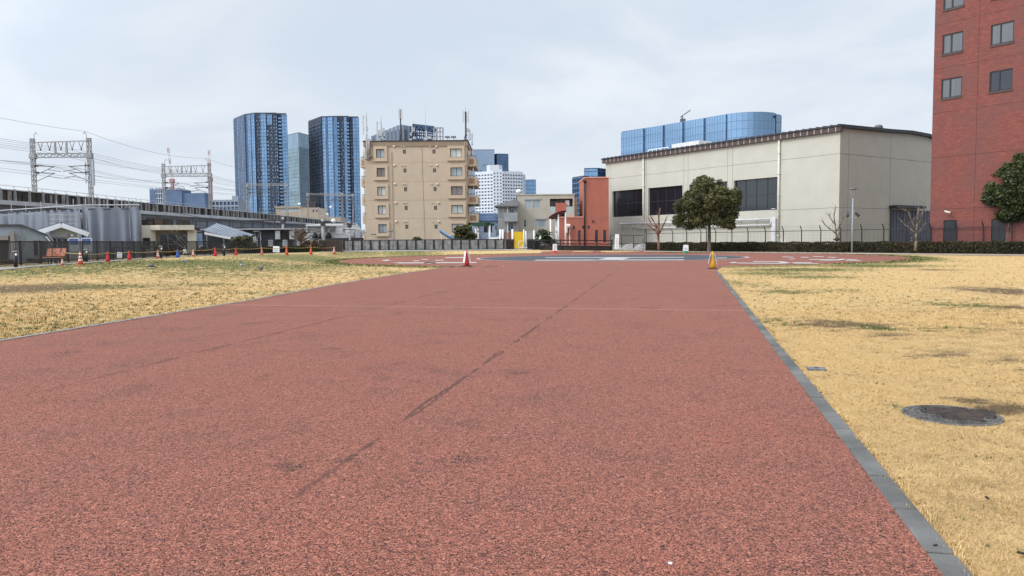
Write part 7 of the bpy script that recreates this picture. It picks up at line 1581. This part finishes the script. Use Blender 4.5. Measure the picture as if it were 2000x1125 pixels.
def bush(u, vb, Y, w_, h_, label, mat, n=900, size=.12, ntw=6, cat='shrub', name='shrub', seed=1):
    rr = random.Random(seed); p = G(u, vb) if Y is None else Vector((X(u, Y), Y, zt(X(u, Y), Y))); t = thing(name, label, cat, p); cl_ = []
    for k in range(18): a = rr.uniform(0, 6.28); q = rr.random() ** .5; z = rr.uniform(.25, .95) * h_; s_ = 1 - .5 * (z / h_) ** 2; cl_.append(((w_ / 2 * q * s_ * math.cos(a), w_ / 3 * q * math.sin(a), z * .9), rr.uniform(.14, .26) * min(w_, h_ * 1.4), rr.uniform(.1, .8)))
    C_, T_ = crown_points(cl_, n / 12, .2 * min(w_, h_ * 1.4)); leaves('foliage', C_, T_, size, mat, t); b = MB()
    for k in range(ntw): c = cl_[k][0]; limb(b, (rr.uniform(-.1, .1), 0, 0), c, .035, .01, 5, .08)
    b.build('stem', BARK, t); return t
def bushY(u, Y, vtop, uw, label, mat, **k): z = V(u, vtop, Y) - zt(X(u, Y), Y); return bush(u, 0, Y, uw * Y / FPX, z, label, mat, **k)
bushY(905, 99, 438, 46, 'dark bushy evergreen shrub left of the green play tower', SHRUB, n=2400, size=.2, seed=3)
bushY(815, 101, 461, 20, 'small bush poking over the grey board fence', SHRUB, n=500, size=.15, seed=4)
bushY(475, 84, 461, 46, 'yellowish shrub behind the picket fence near the dark shed', SHRUB, n=1200, size=.16, seed=5)
bushY(1066, 103, 448, 46, 'dark twisted shrub right of the white gateway', LEAFD, n=900, size=.2, ntw=12, seed=6)
bushY(70, 43.5, 505, 46, 'low shrub behind the picket fence left of the bench', SHRUB, n=700, size=.09, seed=7)
bushY(330, 62, 484, 60, 'brownish shrub behind the fence below the cream canopy', DRY, n=900, size=.10, seed=8)
bushY(402, 70, 482, 40, 'brownish thicket behind the fence right of the banded cone', DRY, n=800, size=.11, seed=9)
bushY(612, 88, 468, 44, 'brown dry shrub behind the fence left of the brown boards', DRY, n=1100, size=.14, seed=10)
bushY(10, 43, 508, 40, 'reddish brown shrub behind the fence at the far left edge', DRY, n=500, size=.09, seed=11)
def hedge(name, label, a, c, w_, h_, mat, n, size, tint=.4):
    d = (c - a); L = d.length; d.normalize(); nn = Vector((-d.y, d.x, 0)); t = thing(name, label, 'hedge', (a.x, a.y, zt(a.x, a.y)), math.atan2(d.y, d.x))
    b = MB(); k = 0; st = .8; N_ = int(L / st)
    vs = []; fs = []
    for i in range(N_ + 1):
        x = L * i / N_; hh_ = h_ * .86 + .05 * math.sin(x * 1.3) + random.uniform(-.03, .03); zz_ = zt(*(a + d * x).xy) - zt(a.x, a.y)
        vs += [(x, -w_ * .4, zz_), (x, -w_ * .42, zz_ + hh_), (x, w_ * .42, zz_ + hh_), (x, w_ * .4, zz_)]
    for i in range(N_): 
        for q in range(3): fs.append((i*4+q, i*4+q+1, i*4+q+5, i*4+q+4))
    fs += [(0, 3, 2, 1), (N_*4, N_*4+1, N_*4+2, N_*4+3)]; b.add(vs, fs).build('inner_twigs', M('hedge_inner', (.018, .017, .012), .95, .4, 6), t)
    m = int(n); x = RNG.random(m) * L; face = RNG.random(m); z = np.where(face < .55, RNG.random(m) * h_, h_ * (.9 + .1 * RNG.random(m))); y = np.where(face < .55, -w_ * .45 - .08 * RNG.random(m), (RNG.random(m) - .5) * w_)
    bump = .06 * np.sin(x * 1.9) + .05 * np.sin(x * 4.3 + 1); z = z * (1 + bump * .7); y = y + bump * .6; base_z = np.array([zt(*(a + d * float(q)).xy) - zt(a.x, a.y) for q in x[::max(1, m // 400)]])
    zo = np.interp(x, np.sort(x[::max(1, m // 400)]), base_z[np.argsort(x[::max(1, m // 400)])])
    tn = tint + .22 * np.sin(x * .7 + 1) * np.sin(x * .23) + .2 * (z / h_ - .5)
    leaves('foliage', np.stack([x, y, z + zo], 1), tn, size, mat, t, 1.0, 1.5); return t
hedge('hedge', 'long clipped dark hedge running in front of the security fence', HL0 + hn * .5, HL0 + hn * .5 + hd_ * ((HL1 - HL0).length + 6), 1.1, 1.05, HEDL, 26000, .12)
hedge('hedge', 'low clipped green hedge behind the rope left of the brown boards', G(470, 495.2), G(622, 491.8), .9, .62, SHRUB, 6000, .10, .25)
# grass tufts at the fence foot and a few twigs on the lawn are left to the lawn sheet
